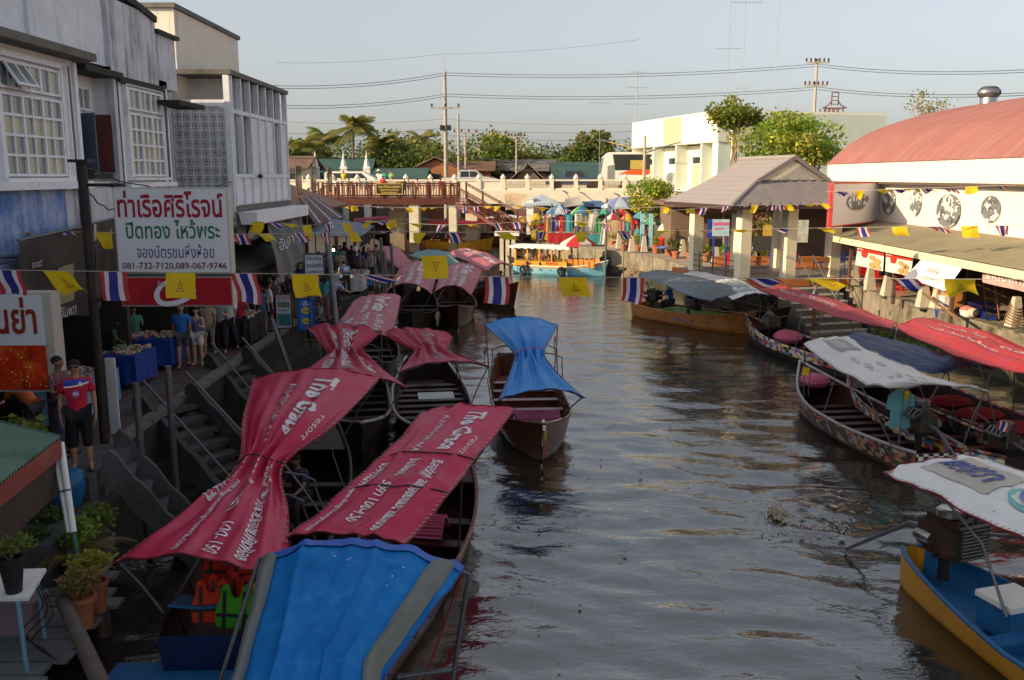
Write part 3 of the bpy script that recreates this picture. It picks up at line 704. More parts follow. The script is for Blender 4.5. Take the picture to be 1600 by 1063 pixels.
MB().bb(-12,-8.5,28.0,34.9,5.12,5.29).build('balcony_floor',C_concrete,B,world=True)
for i in range(8):
    y = 28.1+i*.955; MB().bb(-8.68,-8.5,y-.05,y+.05,5.3,9.2).build('fin',P2,B,world=True)
    if 0 < i < 7: MB().bb(-10.3,-8.7,y-.04,y+.04,6.2,9.2).build('partition',mat('tan_partition',(.68,.67,.66),.8,.2,1),B,world=True)
for z in (8.1,6.15): MB().bb(-8.66,-8.52,28.15,34.85,z,z+.12).build('rail_beam',P2,B,world=True)
lw = mat('white_louvre_paint',(.74,.77,.82),.6,.15,3,stain=(.3,.3,.3),sAmt=.1)
for i in range(7):
    y = 28.15+i*.955
    MB().bb(-8.62,-8.58,y+.02,y+.88,5.3,6.14).build('lower_panel',lw,B,world=True)
    o = None
    if i in (2,3,4,6):
        o = MB().bb(-8.60,-8.57,y+.03,y+.86,6.28,8.08).build('louvre_panel',lw,B,world=True)
        b = MB()
        for k in range(20): b.bb(-8.57,-8.545,y+.06,y+.83,6.33+k*.088,6.37+k*.088)
        b.build('louvre',lw,o,world=True,kind='stuff')
    b = MB()
    for k in range(8): b.bb(-8.58,-8.56,y+.05,y+.84,5.36+k*.095,5.40+k*.095)
    b.build('louvre',lw,B,world=True,kind='stuff')
MB().ell((-8.4,30.4,6.2),(.09,.09,.07)).build('wall_lamp',C_dark,B,world=True)
b = MB(); b.bb(-9,-7.9,28.0,35.1,4.72,5.1); b.build('fascia',W_white,B,world=True)
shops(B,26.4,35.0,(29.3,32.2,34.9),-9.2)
b = MB()
for k,(y0,y1,z,dz) in enumerate(((15.9,27.9,6.35,.35),(16.0,22.0,5.9,.25),(12,25.2,4.85,.12),(19.5,26.2,4.5,.2))):
    X0 = -7.45 if k < 2 else -9.2; X1 = -8.6 if k == 0 else -9.3
    MB().tube([(X0+(X1-X0)*i/14,y0+(y1-y0)*i/14,z-(.3*i/14 if k < 2 else 0)-dz*4*(i/14)*(1-i/14)+.03*math.sin(i*2.1)) for i in range(15)],.014,5).build('cable',C_black,A,world=True,smooth=True)
for y,z in ((20.0,5.2),(22.3,5.35),(25.3,5.1)): MB().bb(-9.5,-9.36,y-.12,y+.12,z,z+.34).build('meter_box',mat('grey_meter_box',(.35,.35,.34),.5),A,world=True)
for y in (19.75,22.12): MB().tube([(-9.42,y,4.7),(-9.42,y,8.5)],.022,6).build('conduit',C_steel,A,world=True,smooth=True)
# further shophouses towards the bridge and back behind the camera (they throw the shade over the canal)
def plain_house(y0,y1,X,z,label,m,roofm,depth=9):
    t = thing('wooden_shophouse',label,'house',(X-depth/2,(y0+y1)/2,1.3),0,'shophouses on the left bank')
    MB().bb(X-depth,X,y0+.05,y1-.05,4.3,z).build('wall',m,t,world=True)
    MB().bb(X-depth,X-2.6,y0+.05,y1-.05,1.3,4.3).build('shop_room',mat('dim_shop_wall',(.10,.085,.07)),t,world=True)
    for y in (y0+.2,y1-.2): MB().bb(X-.2,X,y-.1,y+.1,1.3,4.3).build('post',C_wood,t,world=True)
    b = MB(); b.grid(lambda u,v: (X-depth/2+(depth/2+.7)*(2*u-1),y0+(y1-y0)*v,z-.2+1.6*(1-abs(2*u-1))),2,1,.12); b.build('roof',roofm,t,world=True)
    n = max(1,int((y1-y0)/3))
    for i in range(n):
        yy = y0+(i+.5)*(y1-y0)/n
        fr = MB().bb(X,X+.06,yy-.55,yy+.55,5.3,6.7).build('window',C_wood,t,world=True); MB().bb(X+.06,X+.08,yy-.47,yy+.47,5.38,6.62).build('pane',GlassD,fr,world=True)
    return t
RustRoof = mat('rusty_roof_sheet',(.16,.09,.06),.75,.35,1,bump=.2)
for y0,y1,z,mm,lb in ((-42,-30,8.6,C_wood,'timber shophouse farthest down the left bank'),(-29.9,-17,8.9,W_cream,'cream shophouse further down the left bank'),(-16.9,-6,8.9,C_wood,'timber shophouse behind the footbridge'),(-5.9,1.9,8.9,W_lilac,'lilac shophouse beside the footbridge')):
    plain_house(y0,y1,-9.5,z,lb,mm,RustRoof)
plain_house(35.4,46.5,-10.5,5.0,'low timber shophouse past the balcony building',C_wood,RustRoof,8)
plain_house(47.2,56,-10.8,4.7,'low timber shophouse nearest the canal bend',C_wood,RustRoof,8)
# ------------------------------------------------------------------ bridges
BR = mat('cream_bridge_paint',(.70,.64,.52),.75,.12,1,stain=(.25,.2,.14),sAmt=.1,streak=2)
br = thing('road_bridge','cream concrete road bridge with pointed posts along its balustrade','bridge',(-5,82,0))
MB().bb(-60,60,77.0,86,4.2,5.0).build('deck',BR,br,world=True)
MB().bb(-60,60,76.6,77.0,3.9,5.05).build('edge_beam',BR,br,world=True)
MB().bb(-60,60,77.3,85.8,5.0,5.02).build('carriageway',mat('asphalt',(.06,.058,.055),.9,.2,2),br,world=True)
MB().bb(-60,60,76.68,76.92,5.80,5.93).build('handrail',BR,br,world=True)
MB().bb(-60,60,76.72,76.88,5.05,5.20).build('bottom_rail',BR,br,world=True)
MB().bb(-60,60,85.6,85.8,5.0,5.9).build('far_parapet',BR,br,world=True)
pm = MB().box((0,0,.48),(.34,.34,.96)); pm.lathe([(.2,.96),(.24,1.0),(.21,1.1),(.14,1.2),(.03,1.34)],(0,0,0),8); pm = pm.mesh('bridge_post',BR)
M = w2l(br)
for i in range(24): link('post',pm,br,loc=M @ Vector((-19.2+i*2.05,76.8,5.04)))
rl = C_dark
for i in range(24):
    b = MB(); x0 = -19.2+i*2.05
    if i < 9: b.bb(x0+.2,x0+1.85,76.76,76.84,5.2,5.78); b.build('infill_panel',BR,br,world=True)
    else:
        for k in range(5): b.bb(x0+.17,x0+1.88,76.78,76.82,5.28+k*.11,5.31+k*.11)
        for k in range(8): b.bb(x0+.3+k*.2,x0+.325+k*.2,76.785,76.815,5.2,5.78)
        b.build('railing_panel',mat('rust_brown_rail',(.10,.05,.035),.6,.2,3),br,world=True)
for x in (-22,-3.5,12,24):
    MB().bb(x-.5,x+.5,77.5,85.5,-1,4.2).build('pier',BR,br,world=True)
# wooden footbridge in front of it
wb = thing('wooden_footbridge','dark red wooden footbridge with slatted railings and side stairs','footbridge',(-8,72.5,0))
WR = mat('dark_red_bridge_timber',(.10,.028,.018),.5,.3,3); WL = mat('orange_bridge_slat',(.26,.10,.05),.5,.3,3)
xl,xr = at(506,300,Y=72).x,at(716,300,Y=72).x
MB().bb(xl,xr,71.6,73.6,4.42,4.56).build('deck',WR,wb,world=True)
MB().bb(xl,xr,71.55,71.7,4.0,4.45).build('beam',WR,wb,world=True); MB().bb(xl,xr,73.5,73.65,4.0,4.45).build('beam',WR,wb,world=True)
slm = MB().box((0,0,.55),(.10,.03,.84)).mesh('slat',WL); psm = MB().box((0,0,.6),(.16,.16,1.3)).mesh('railing_post',WR); M = w2l(wb)
for y in (71.62,73.58):
    MB().bb(xl,xr,y-.06,y+.06,5.58,5.68).build('handrail',WR,wb,world=True)
    MB().bb(xl,xr,y-.03,y+.03,5.46,5.52).build('rail',WR,wb,world=True); MB().bb(xl,xr,y-.03,y+.03,4.62,4.72).build('rail',WR,wb,world=True)
    n = 9
    for i in range(n+1): link('railing_post',psm,wb,loc=M @ Vector((xl+(xr-xl)*i/n,y,4.5)))
    k = int((xr-xl)/.2)
    if y < 72:
        for i in range(k): link('slat',slm,wb,loc=M @ Vector((xl+(i+.5)*(xr-xl)/k,y,4.52)))
def bridge_stair(p0,p1,w=1.8):
    p0,p1 = Vector(p0),Vector(p1); d = p1-p0; n = 16; a = Vector((d.x,d.y,0)).normalized(); s = Vector((-a.y,a.x,0))*w/2
    b = MB()
    for sg in (-1,1):
        b.ext([p0+s*sg,p1+s*sg,p1+s*sg+Vector((0,0,-.3)),p0+s*sg+Vector((0,0,-.3))],s.normalized()*.08)
    b.build('stair_string',WR,wb,world=True)
    st = MB().box((0,0,0),(.32,w,.05)).mesh('step',WR)
    for i in range(n):
        p = p0+d*((i+.5)/n); link('step',st,wb,loc=M @ p,rz=math.atan2(a.y,a.x))
    for sg in (-1,1):
        u = Vector((0,0,1.15)); b = MB().tube([p0+s*sg+u,p1+s*sg+u],.06,4); b.tube([p0+s*sg+u*.88,p1+s*sg+u*.88],.035,4); b.tube([p0+s*sg+u*.18,p1+s*sg+u*.18],.035,4); b.build('handrail',WR,wb,world=True)
        k = int(d.length/.22); q = MB().box((0,0,.6),(.05,.05,.95)).mesh('baluster',WR)
        if sg < 0:
            for i in range(k): link('baluster',q,wb,loc=M @ (p0+d*((i+.5)/k)+s*sg))
        for i in range(5): MB().box(tuple(p0+d*(i/4)+s*sg+Vector((0,0,.6))),(.14,.14,1.3)).build('railing_post',WR,wb,world=True)
bridge_stair((xr,72.5,4.5),at(826,372,Y=66.6),1.6)
bridge_stair((xl,72.5,4.5),(xl-3.6,74,2.6),1.8)
BP = mat('cream_pier_paint',(.60,.55,.42),.75,.15,1,stain=(.12,.1,.06),sAmt=.2)
for px,w in ((648,.75),(708,.6)):
    x = at(px,350,Y=72.3).x
    MB().bb(x-w/2,x+w/2,71.7,73.3,-1,4.0).build('column',BP,wb,world=True)
    MB().bb(x-w/2-.02,x+w/2+.02,71.68,73.32,-1,1.0).build('tide_mark',C_tide,wb,world=True)
x = at(622,350,Y=75).x; MB().bb(x-.6,x+.6,74.2,76,-1,4.0).build('column',mat('brown_stained_concrete',(.22,.17,.12),.85,.2,1),wb,world=True)
lp = thing('concrete_landing','white landing slab on thin columns at the foot of the bridge stairs','landing',at(791,380,Y=66))
MB().bb(at(773,360,Y=66).x,at(811,360,Y=66).x,65,67,1.95,2.2).build('slab',C_white,lp,world=True)
for px in (784,793,802):
    x = at(px,360,Y=66).x; MB().bb(x-.14,x+.14,65.3,65.6,-.5,1.95).build('column',BP,lp,world=True)
sg = thing('bridge_signboard','black board with gold writing fixed to the wooden footbridge railing','signboard',at(610,298,Y=71.4))
x0,x1,zt,zb = at(587,290,Y=71.4).x,at(629,290,Y=71.4).x,at(600,287,Y=71.4).z,at(600,304,Y=71.4).z
GOLD = mat('gold_leaf_paint',(.62,.42,.07),.4,.1,4)
MB().bb(x0,x1,71.42,71.5,zb,zt).build('board',C_dark,sg,world=True)
b = MB(); b.bb(x0,x1,71.40,71.42,zt-.05,zt); b.bb(x0,x1,71.40,71.42,zb,zb+.05); b.bb(x0,x0+.05,71.395,71.415,zb,zt); b.bb(x1-.05,x1,71.395,71.415,zb,zt); b.build('border',GOLD,sg,world=True)
b = MB(); q = lambda u,v: (x0+(x1-x0)*u,71.41,zb+(zt-zb)*v)
lettering(b,'สะพานไม้ริมคลองอัมพวา',q,(.08,.60,.92,.86),bold=.02); lettering(b,'เทศบาลตำบลอัมพวา',q,(.14,.34,.86,.54),bold=.02); lettering(b,'อำเภออัมพวา',q,(.2,.12,.8,.28),bold=.02); b.build('writing',GOLD,sg,world=True)
# dark market row under and beyond the bridge
dk = mat('dark_market_front',(.05,.045,.04),.8,.4,.6)  # mottled dark brown, also used on shed and restaurant walls
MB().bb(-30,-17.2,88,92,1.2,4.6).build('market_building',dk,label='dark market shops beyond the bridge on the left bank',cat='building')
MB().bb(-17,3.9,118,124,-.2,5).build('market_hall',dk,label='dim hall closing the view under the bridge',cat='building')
# ------------------------------------------------------------------ vehicles on the bridge
def wheel(t,x,y,z,r=.36,w=.24):
    Mx = Matrix.Rotation(R(90),3,'X')
    b = MB(); b.torus((x,y,z),r-.1,.1,Mx,20,8); o = b.build('wheel',C_black,t,smooth=True)
    MB().lathe([(.02,-.06),(r-.13,-.05),(r-.12,.05),(.05,.07),(.02,.03)],(x,y,z),14,Mx).build('rim',C_chrome,o,smooth=30)
def pickup(label,x,y,m,rz=0,cab=1.5):
    t = thing('pickup_truck',label,'pickup truck',(x,y,5.02),rz)
    L = 5.0
    prof = [(-2.5,.45),(-2.5,1.05),(-.55,1.08),(-.5,1.62),(-.35,1.70),(.75,1.70),(1.35,1.12),(2.3,1.0),(2.5,.85),(2.5,.42)]
    if cab > 1: prof = [(-2.5,.45),(-2.5,1.05),(-1.0,1.08),(-.95,1.62),(-.8,1.72),(.55,1.72),(1.2,1.14),(2.3,1.0),(2.5,.85),(2.5,.42)]
    b = MB().ext([(px_,-.85,z) for px_,z in prof],(0,1.7,0)); o = b.build('body',m,t)
    bm = bmesh.new(); bm.from_mesh(o.data); bmesh.ops.bevel(bm,geom=bm.edges[:],offset=.05,segments=2,affect='EDGES'); bm.to_mesh(o.data); bm.free(); smooth_mesh(o.data,50)
    for x0,x1,x2,x3 in ((-.85,-.80,-.1,-.1),(.0,.0,.5,.95)):
        for s in (-1,1): MB().ext([(x0,s*.86,1.12),(x1,s*.86,1.6),(x2,s*.86,1.6),(x3,s*.86,1.12)],(0,.012*s,0)).build('side_window',GlassD,t)
    MB().add([(.60,-.72,1.66),(.60,.72,1.66),(1.19,.76,1.16),(1.19,-.76,1.16)],[(0,1,2,3)]).build('windscreen',GlassD,t)
    for xw in (-1.55,1.6):
        for s in (-1,1):
            wheel(t,xw,s*.78,.36)
            MB().lathe([(.44,-.02),(.44,.02)],(xw,s*.855,.40),20,Matrix.Rotation(R(90),3,'X')).build('wheel_arch',C_black,t)
    for s in (-1,1): MB().box((2.48,s*.65,.78),(.06,.3,.14)).build('headlight',C_chrome,t); MB().box((-2.5,s*.76,.85),(.05,.12,.3)).build('tail_light',mat('red_lens',(.4,.01,.01),.3),t)
    b = MB().box((-1.7,0,1.09),(1.5,1.5,.02)); b.build('load_bed',C_dark,t); MB().box((2.52,0,.5),(.08,1.6,.16)).build('bumper',C_steel,t)
    return t
pickup('silver pickup truck driving along the bridge',at(735,290,Y=80).x,80,mat('silver_car_paint',(.55,.56,.57),.3,.05,3,metal=.3,coat=.5))
pickup('blue grey pickup truck beside the coach on the bridge',at(897,290,Y=79.6).x,79.6,mat('blue_grey_car_paint',(.07,.11,.17),.3,.05,3,metal=.3,coat=.5))
bus = thing('coach','white coach with black window band and orange flash behind the balustrade','coach',(at(985,290,Y=83.5).x,83.5,5.02))
x0 = at(938,290,Y=83).x-bus.location.x
prof = [(x0,.4),(x0-.05,1.2),(x0+.25,2.9),(x0+.7,3.3),(x0+9,3.3),(x0+9,.4)]
o = MB().ext([(px_,-1.2,z) for px_,z in prof],(0,2.4,0)).build('body',mat('coach_white',(.72,.70,.66),.3,.05,2,coat=.4),bus)
MB().ext([(x0+1.25,-1.215,1.7),(x0+1.0,-1.215,3.12),(x0+8.9,-1.215,3.12),(x0+8.9,-1.215,1.7)],(0,.03,0)).build('window_band',GlassD,bus)
for k in (2.6,4.4,6.2): MB().ext([(x0+k,-1.222,1.8),(x0+k,-1.222,2.6),(x0+k+1.2,-1.222,2.6),(x0+k+1.2,-1.222,1.8)],(0,.02,0)).build('curtain',mat('mustard_curtain',(.45,.33,.08),.8),bus)
MB().ext([(x0+.02,-1.1,1.3),(x0+.30,-1.1,2.85),(x0+.30,1.1,2.85),(x0+.02,1.1,1.3)],(-.06,0,0)).build('windscreen',mat('tinted_windscreen',(.10,.2,.25),.1,.1,1),bus)
MB().ext([(x0+1.5,-1.225,1.35),(x0+2.6,-1.225,1.75),(x0+8.9,-1.225,1.75),(x0+8.9,-1.225,1.15),(x0+3.4,-1.225,1.3)],(0,.02,0)).build('orange_flash',mat('orange_vinyl',(.75,.10,.02),.4,.05,3),bus)
MB().ext([(x0+.55,-1.22,.9),(x0+.55,-1.22,2.1),(x0+1.2,-1.22,2.2),(x0+1.2,-1.22,.9)],(0,.03,0)).build('driver_window',Glass,bus)
for xw in (x0+2.2,x0+7): wheel(bus,xw,-1.12,.5,.5)
MB().box((x0-.08,-1.0,.75),(.1,.35,.2)).build('headlight',C_chrome,bus)
wv = thing('van','white van roof showing behind the balustrade near the left bank','van',(at(548,280,Y=82).x,82,5.02))
o = MB().ext([(-2.2,-.85,.3),(-2.2,-.85,1.45),(-1.9,-.85,1.6),(1.2,-.85,1.6),(1.9,-.85,1.2),(2.3,-.85,1.0),(2.3,-.85,.3)],(0,1.7,0)).build('body',C_white,wv)
MB().ext([(-2,-.862,1.0),(-2,-.862,1.45),(1.1,-.862,1.45),(1.6,-.862,1.0)],(0,.01,0)).build('window_band',GlassD,wv)
for xw in (-1.4,1.5): wheel(wv,xw,-.78,.34)
# ------------------------------------------------------------------ buildings beyond the bridge
def gable_house(label,px0,px1,Y,ztop,zeave,m,roofm,dep=8,front=0,name='house'):
    x0,x1 = at(px0,280,Y=Y).x,at(px1,280,Y=Y).x; c = (x0+x1)/2
    t = thing(name,label,'house',(c,Y+dep/2,1.4))
    if front:   # gable towards the canal
        MB().ext([(x0+.4,Y,1.3),(x0+.4,Y,zeave),(c,Y,ztop-.3),(x1-.4,Y,zeave),(x1-.4,Y,1.3)],(0,dep,0)).build('wall',m,t,world=True)
        b = MB(); b.grid(lambda u,v: (x0-.3+(x1-x0+.6)*u,Y-.5+(dep+1)*v,zeave-.15+(ztop-zeave+.15)*(1-abs(2*u-1))),2,1,.12); b.build('roof',roofm,t,world=True)
    else:
        MB().bb(x0+.3,x1-.3,Y,Y+dep,1.3,zeave).build('wall',m,t,world=True)
        b = MB(); b.grid(lambda u,v: (x0-.3+(x1-x0+.6)*u,Y-.6+(dep+1.2)*v,zeave-.1+(ztop-zeave)*(1-abs(2*v-1))),1,2,.12); b.build('roof',roofm,t,world=True)
    for k in range(max(1,int((x1-x0)/3))):
        X = x0+(k+.5)*(x1-x0)/max(1,int((x1-x0)/3)); f = MB().bb(X-.5,X+.5,Y-.05,Y,zeave-1.5,zeave-.5).build('window',C_wood,t,world=True); MB().bb(X-.42,X+.42,Y-.07,Y-.05,zeave-1.42,zeave-.58).build('pane',GlassD,f,world=True)
    return t
GR = mat('green_metal_roof',(.035,.085,.075),.6,.2,.6,stain=(.02,.05,.04),sAmt=.2); WO = mat('orange_brown_boards',(.30,.12,.05),.7,.3,2); GY = mat('grey_tile_roof',(.16,.15,.14),.8,.25,1)
gable_house('long green roofed hall behind the bridge, nearest the balcony building',453,575,100,8.3,6.0,C_wood,GR)
gable_house('low green roofed shed between the palms and the wooden house',582,662,98,7.2,6.0,C_wood,GR)
gable_house('brown roofed hut with pale walls at the left end of the bridge',440,478,92,8.4,7.0,W_cream,RustRoof)
gable_house('orange wooden house with shallow tin gable behind the tall pole',640,722,104,8.4,7.0,WO,mat('brown_tin_roof',(.20,.11,.08),.7,.3,1),9,1)
gable_house('rusty roofed shed to the right of the wooden house',702,770,108,8.1,7.0,WO,RustRoof)
gable_house('brown tiled gable behind the silver pickup',798,850,96,7.6,5.9,C_wood,mat('brown_tile_roof',(.17,.12,.09),.8,.3,1),8,1)
gable_house('long grey roofed shed between the trees and the bridge',768,872,112,8.4,7.0,dk,GY)
gable_house('dark green shed behind the blue grey pickup',866,945,100,7.9,6.2,mat('green_board_wall',(.04,.10,.08),.7),GR)
for px in (493,537,573):
    x = at(px,260,Y=96).x; t = thing('temple_spire','slim white pointed spire above the green roof, %s of three' % {493: 'leftmost',537: 'middle',573: 'rightmost'}[px],'spire',(x,96,7.2),group='white spires above the green roof')
    MB().lathe([(.3,0),(.26,.35),(.16,.7),(.06,1.2),(.02,1.6)],(0,0,0),12).build('spire',C_white,t,smooth=30); MB().bb(-.35,.35,-.35,.35,-5.9,0).build('base',C_white,t)
CB = thing('cream_office_building','two storey cream building with recessed window bays past the bridge end','building',(18,84,1.5))
x0,x1 = at(992,250,Y=80).x,at(1110,250,Y=70).x
CR = mat('cream_green_render',(.72,.70,.56),.7,.08,1,stain=(.4,.38,.28),sAmt=.1,streak=2); CR2 = mat('khaki_panel_paint',(.42,.38,.25),.7,.1,1); CR3 = mat('pale_green_pilaster',(.60,.66,.58),.7,.08,1)
pa,pb = at(990,280,Y=84),at(1122,280,Y=68); d = (pb-pa); d.z = 0; L_ = d.length; d.normalize(); nrm = Vector((d.y,-d.x,0))
CM = Matrix(((d.x,-nrm.x,0,pa.x),(d.y,-nrm.y,0,pa.y),(0,0,1,0),(0,0,0,1)))   # local x along front, y inwards
def cbx(name,m,a0,a1,y0,y1,z0,z1,par=None,lab=None):
    b = MB().bb(a0,a1,y0,y1,z0,z1); b.v = [tuple(CM @ Vector(v)) for v in b.v]; return b.build(name,m,par or CB,world=True,label=lab)
ztA = at(992,192,Y=84).z; zmA = at(992,232,Y=84).z
cbx('wall',CR,0,L_,.9,14,1.4,zmA-.1); cbx('fascia',CR,-.15,L_+.1,-.2,14,zmA,ztA); cbx('fascia_panel',CR2,L_*.42,L_*.62,-.23,-.2,zmA+.1,ztA-.1)
for k in range(4): cbx('pilaster',CR3,L_*k/3.6-.12,L_*k/3.6+.12,-.1,.9,1.4,zmA)
cbx('pilaster',CR3,L_-.9,L_,-.1,.9,1.4,zmA)
for k in range(3):
    a = L_*(k+.5)/3.6; w = cbx('window',CR if k != 1 else C_white,a-1.15,a+1.15,.8,.9,5.3,zmA-.8); cbx('shutter',CR2 if k != 1 else C_white,a-.95,a+.95,.76,.8,5.3,zmA-1.6,w)
    for q in range(5): cbx('pane',GlassD,a-.9+q*.37,a-.62+q*.37,.75,.8,zmA-1.5,zmA-1.0,w)
cbx('ledge',CR3,-.1,L_,-.3,.9,5.0,5.25)
cbx('side_wall',CR3,L_+.1,L_+.2,.9,14,1.4,ztA-.15)
for k in range(3): cbx('side_window',GlassD,L_+.2,L_+.24,2+k*3.8,4.2+k*3.8,5.2,zmA-.6)
ax = MB().lathe([(.02,0),(.45,.08),(.6,.2),(.58,.22),(.02,.04)],(0,0,0),16); t = thing('satellite_dish','white satellite dish on the ledge of the cream building','satellite dish',CM @ Vector((L_*.52,-.2,5.9))); o = ax.build('dish',C_white,t); o.rotation_euler = (R(70),0,R(20)); MB().tube([(0,0,0),(0,.2,-.6)],.04).build('mast',C_steel,t)
t = thing('air_conditioner','white air conditioner box outside the cream building','air conditioner',CM @ Vector((L_*.36,-.4,5.3))); MB().box((0,0,.3),(.9,.4,.6)).build('casing',C_white,t); MB().torus((0,-.21,.3),.2,.02,Matrix.Rotation(R(90),3,'X')).build('fan_grille',C_dark,t)
t = thing('flat_roofed_building','low pale green flat roofed building behind the flowering tree','building',(at(1270,220,Y=82).x,86,1.5))
x0,x1 = at(1185,220,Y=82).x,at(1365,220,Y=82).x; MB().bb(x0,x1,82,94,1.4,at(1270,202,Y=82).z).build('wall',CR3,t,world=True); MB().bb(x0-.2,x1+.2,81.8,94.2,at(1270,202,Y=82).z,at(1270,199,Y=82).z).build('coping',CR,t,world=True)
# ------------------------------------------------------------------ trees
def leaves(b,c,r,n,size,rnd,droop=0):
    """leaf-sized faces scattered through a clump"""
    for _ in range(n):
        v = Vector((rnd.gauss(0,1),rnd.gauss(0,1),rnd.gauss(0,1))); v.normalize(); q = rnd.random()**.45
        p = Vector((c[0]+v.x*r[0]*q,c[1]+v.y*r[1]*q,c[2]+v.z*r[2]*q)); s = size*rnd.uniform(.6,1.35)
        a = Vector((rnd.gauss(0,1),rnd.gauss(0,1),rnd.gauss(0,.6)-droop)).normalized(); u = a.cross(Vector((rnd.gauss(0,1),rnd.gauss(0,1),rnd.gauss(0,1)))).normalized()*s*.32
        b.add([p,p+a*s*.5+u,p+a*s,p+a*s*.5-u],[(0,1,2,3)])
def tree(name,label,x,y,z0,h,rx,rz_,lm,seed,nl=2600,size=.42,clumps=26,trunk=None,th=.16,group=None,cz=None,spread=1,multi=1,flowers=None):
    rnd = random.Random(seed); t = thing(name,label,'tree',(x,y,z0),0,group); ch = cz if cz is not None else h-rz_
    tm_ = trunk or C_wood; cl = []
    for i in range(clumps):
        v = Vector((rnd.gauss(0,1),rnd.gauss(0,1),rnd.gauss(0,1))).normalized()*rnd.uniform(.45,.95)
        if v.z < -.45: v.z *= .4
        cl.append(Vector((v.x*rx,v.y*rx,ch+v.z*rz_)))
    for k in range(multi):
        off = (k-(multi-1)/2)*.5
        pts = [Vector((off,0,-.1)),Vector((off+rnd.uniform(-.2,.2),0,ch*.4)),Vector((off*.7+rnd.uniform(-.2,.2),.1,ch*.8)),Vector((off*.5,0,ch+rz_*.2))]
        MB().tube([cat(pts,i/8) for i in range(9)],[th*(1-.07*i) for i in range(9)],8).build('trunk',tm_,t,smooth=True)
    lb_ = MB()
    for c in cl[:int(clumps*.7)]:
        s = Vector((0,0,ch*rnd.uniform(.55,.95))); mid = (s+c)/2+Vector((0,0,rnd.uniform(0,.4))); lb_.tube([s,mid,c],[th*.4,th*.25,.02],5)
    lb_.build('limb',tm_,t,kind='stuff')
    b = MB(); nm = len(lm) if isinstance(lm,list) else 1
    for i,c in enumerate(cl):
        b.mi(rnd.randrange(nm)); r_ = rx*rnd.uniform(.24,.46)*spread; leaves(b,c,(r_,r_,r_*.72),nl//clumps,size,rnd)
    b.mi(0); leaves(b,(0,0,ch),(rx*1.02,rx*1.02,rz_*1.02),nl//5,size,rnd)
    b.build('crown',lm,t)
    if flowers:
        b = MB()
        for _ in range(flowers):
            c = min(rnd.choice(cl),rnd.choice(cl),key=lambda q: q.z); v = Vector((rnd.gauss(0,1),-abs(rnd.gauss(0,1)),rnd.gauss(0,.5))).normalized()*rx*.30
            b.ell(c+v,(size*.3,size*.3,size*.26),6,3)
        b.build('blossom',mat('yellow_trumpet_blossom',(.85,.68,.03),.6,.1,5),t,kind='stuff')
    return t
LM = [leafmat('leaf_deep_green',(.075,.115,.028)),leafmat('leaf_mid_green',(.13,.17,.035)),leafmat('leaf_yellow_green',(.26,.27,.045)),leafmat('leaf_olive',(.19,.18,.055)),leafmat('leaf_fresh_green',(.18,.29,.045))]
GT = 'trees on the skyline beyond the bridge'
sky_trees = [  # px centre, top px, distance, half width px, leaves, words
 (452,222,120,22,[LM[1],LM[3]],'olive tree half hidden by the balcony building'),
 (500,235,128,34,[LM[0],LM[1]],'dark low tree just left of the tall palm'),
 (590,232,132,38,[LM[1],LM[2]],'green bushy tree right of the tall palm'),
 (628,226,124,28,[LM[2],LM[1]],'yellow green tree above the low green shed'),
 (668,218,134,34,[LM[0],LM[1]],'dark round tree left of the tall utility pole'),
 (722,228,130,30,[LM[1],LM[3]],'mid green tree right of the tall utility pole'),
 (778,205,118,24,[LM[2],LM[4]],'loose bright tree that rises above its neighbours'),
 (815,226,124,38,[LM[2],LM[3]],'broad yellow green tree under the wires'),
 (862,222,130,30,[LM[0],LM[1]],'dark green tree in the middle of the skyline'),
 (896,242,120,26,[LM[4],LM[1]],'low fresh green tree left of the olive tree'),
 (926,206,116,30,[LM[3],LM[1]],'rounded olive tree behind the coach'),
 (745,243,138,40,[LM[0],LM[3]],'low dark tree behind the rusty shed')]
for i,(px,ty,Y,hw_,lm,lb_) in enumerate(sky_trees):
    p = at(px,ty,Y=Y); rx = hw_/1400*Y*1.18; h = p.z-1.3; rz_ = min(h*.45,rx*1.2)
    tree('leafy_tree',lb_,p.x,Y,1.3,h,rx,max(rz_,2.4),lm,20+i,4200,.5,30,group=GT,cz=h-max(rz_,2.4)*.95)
b = MB(); rnd = random.Random(5)
for i in range(130):
    x = rnd.uniform(-46,22); Y = rnd.uniform(112,150); b.mi(rnd.randrange(3)); leaves(b,(x,Y,4.2+rnd.random()*5.6),(3.2,2,2.8),230,.5,rnd)
b.build('undergrowth',[LM[0],LM[1],LM[2]],kind='stuff')
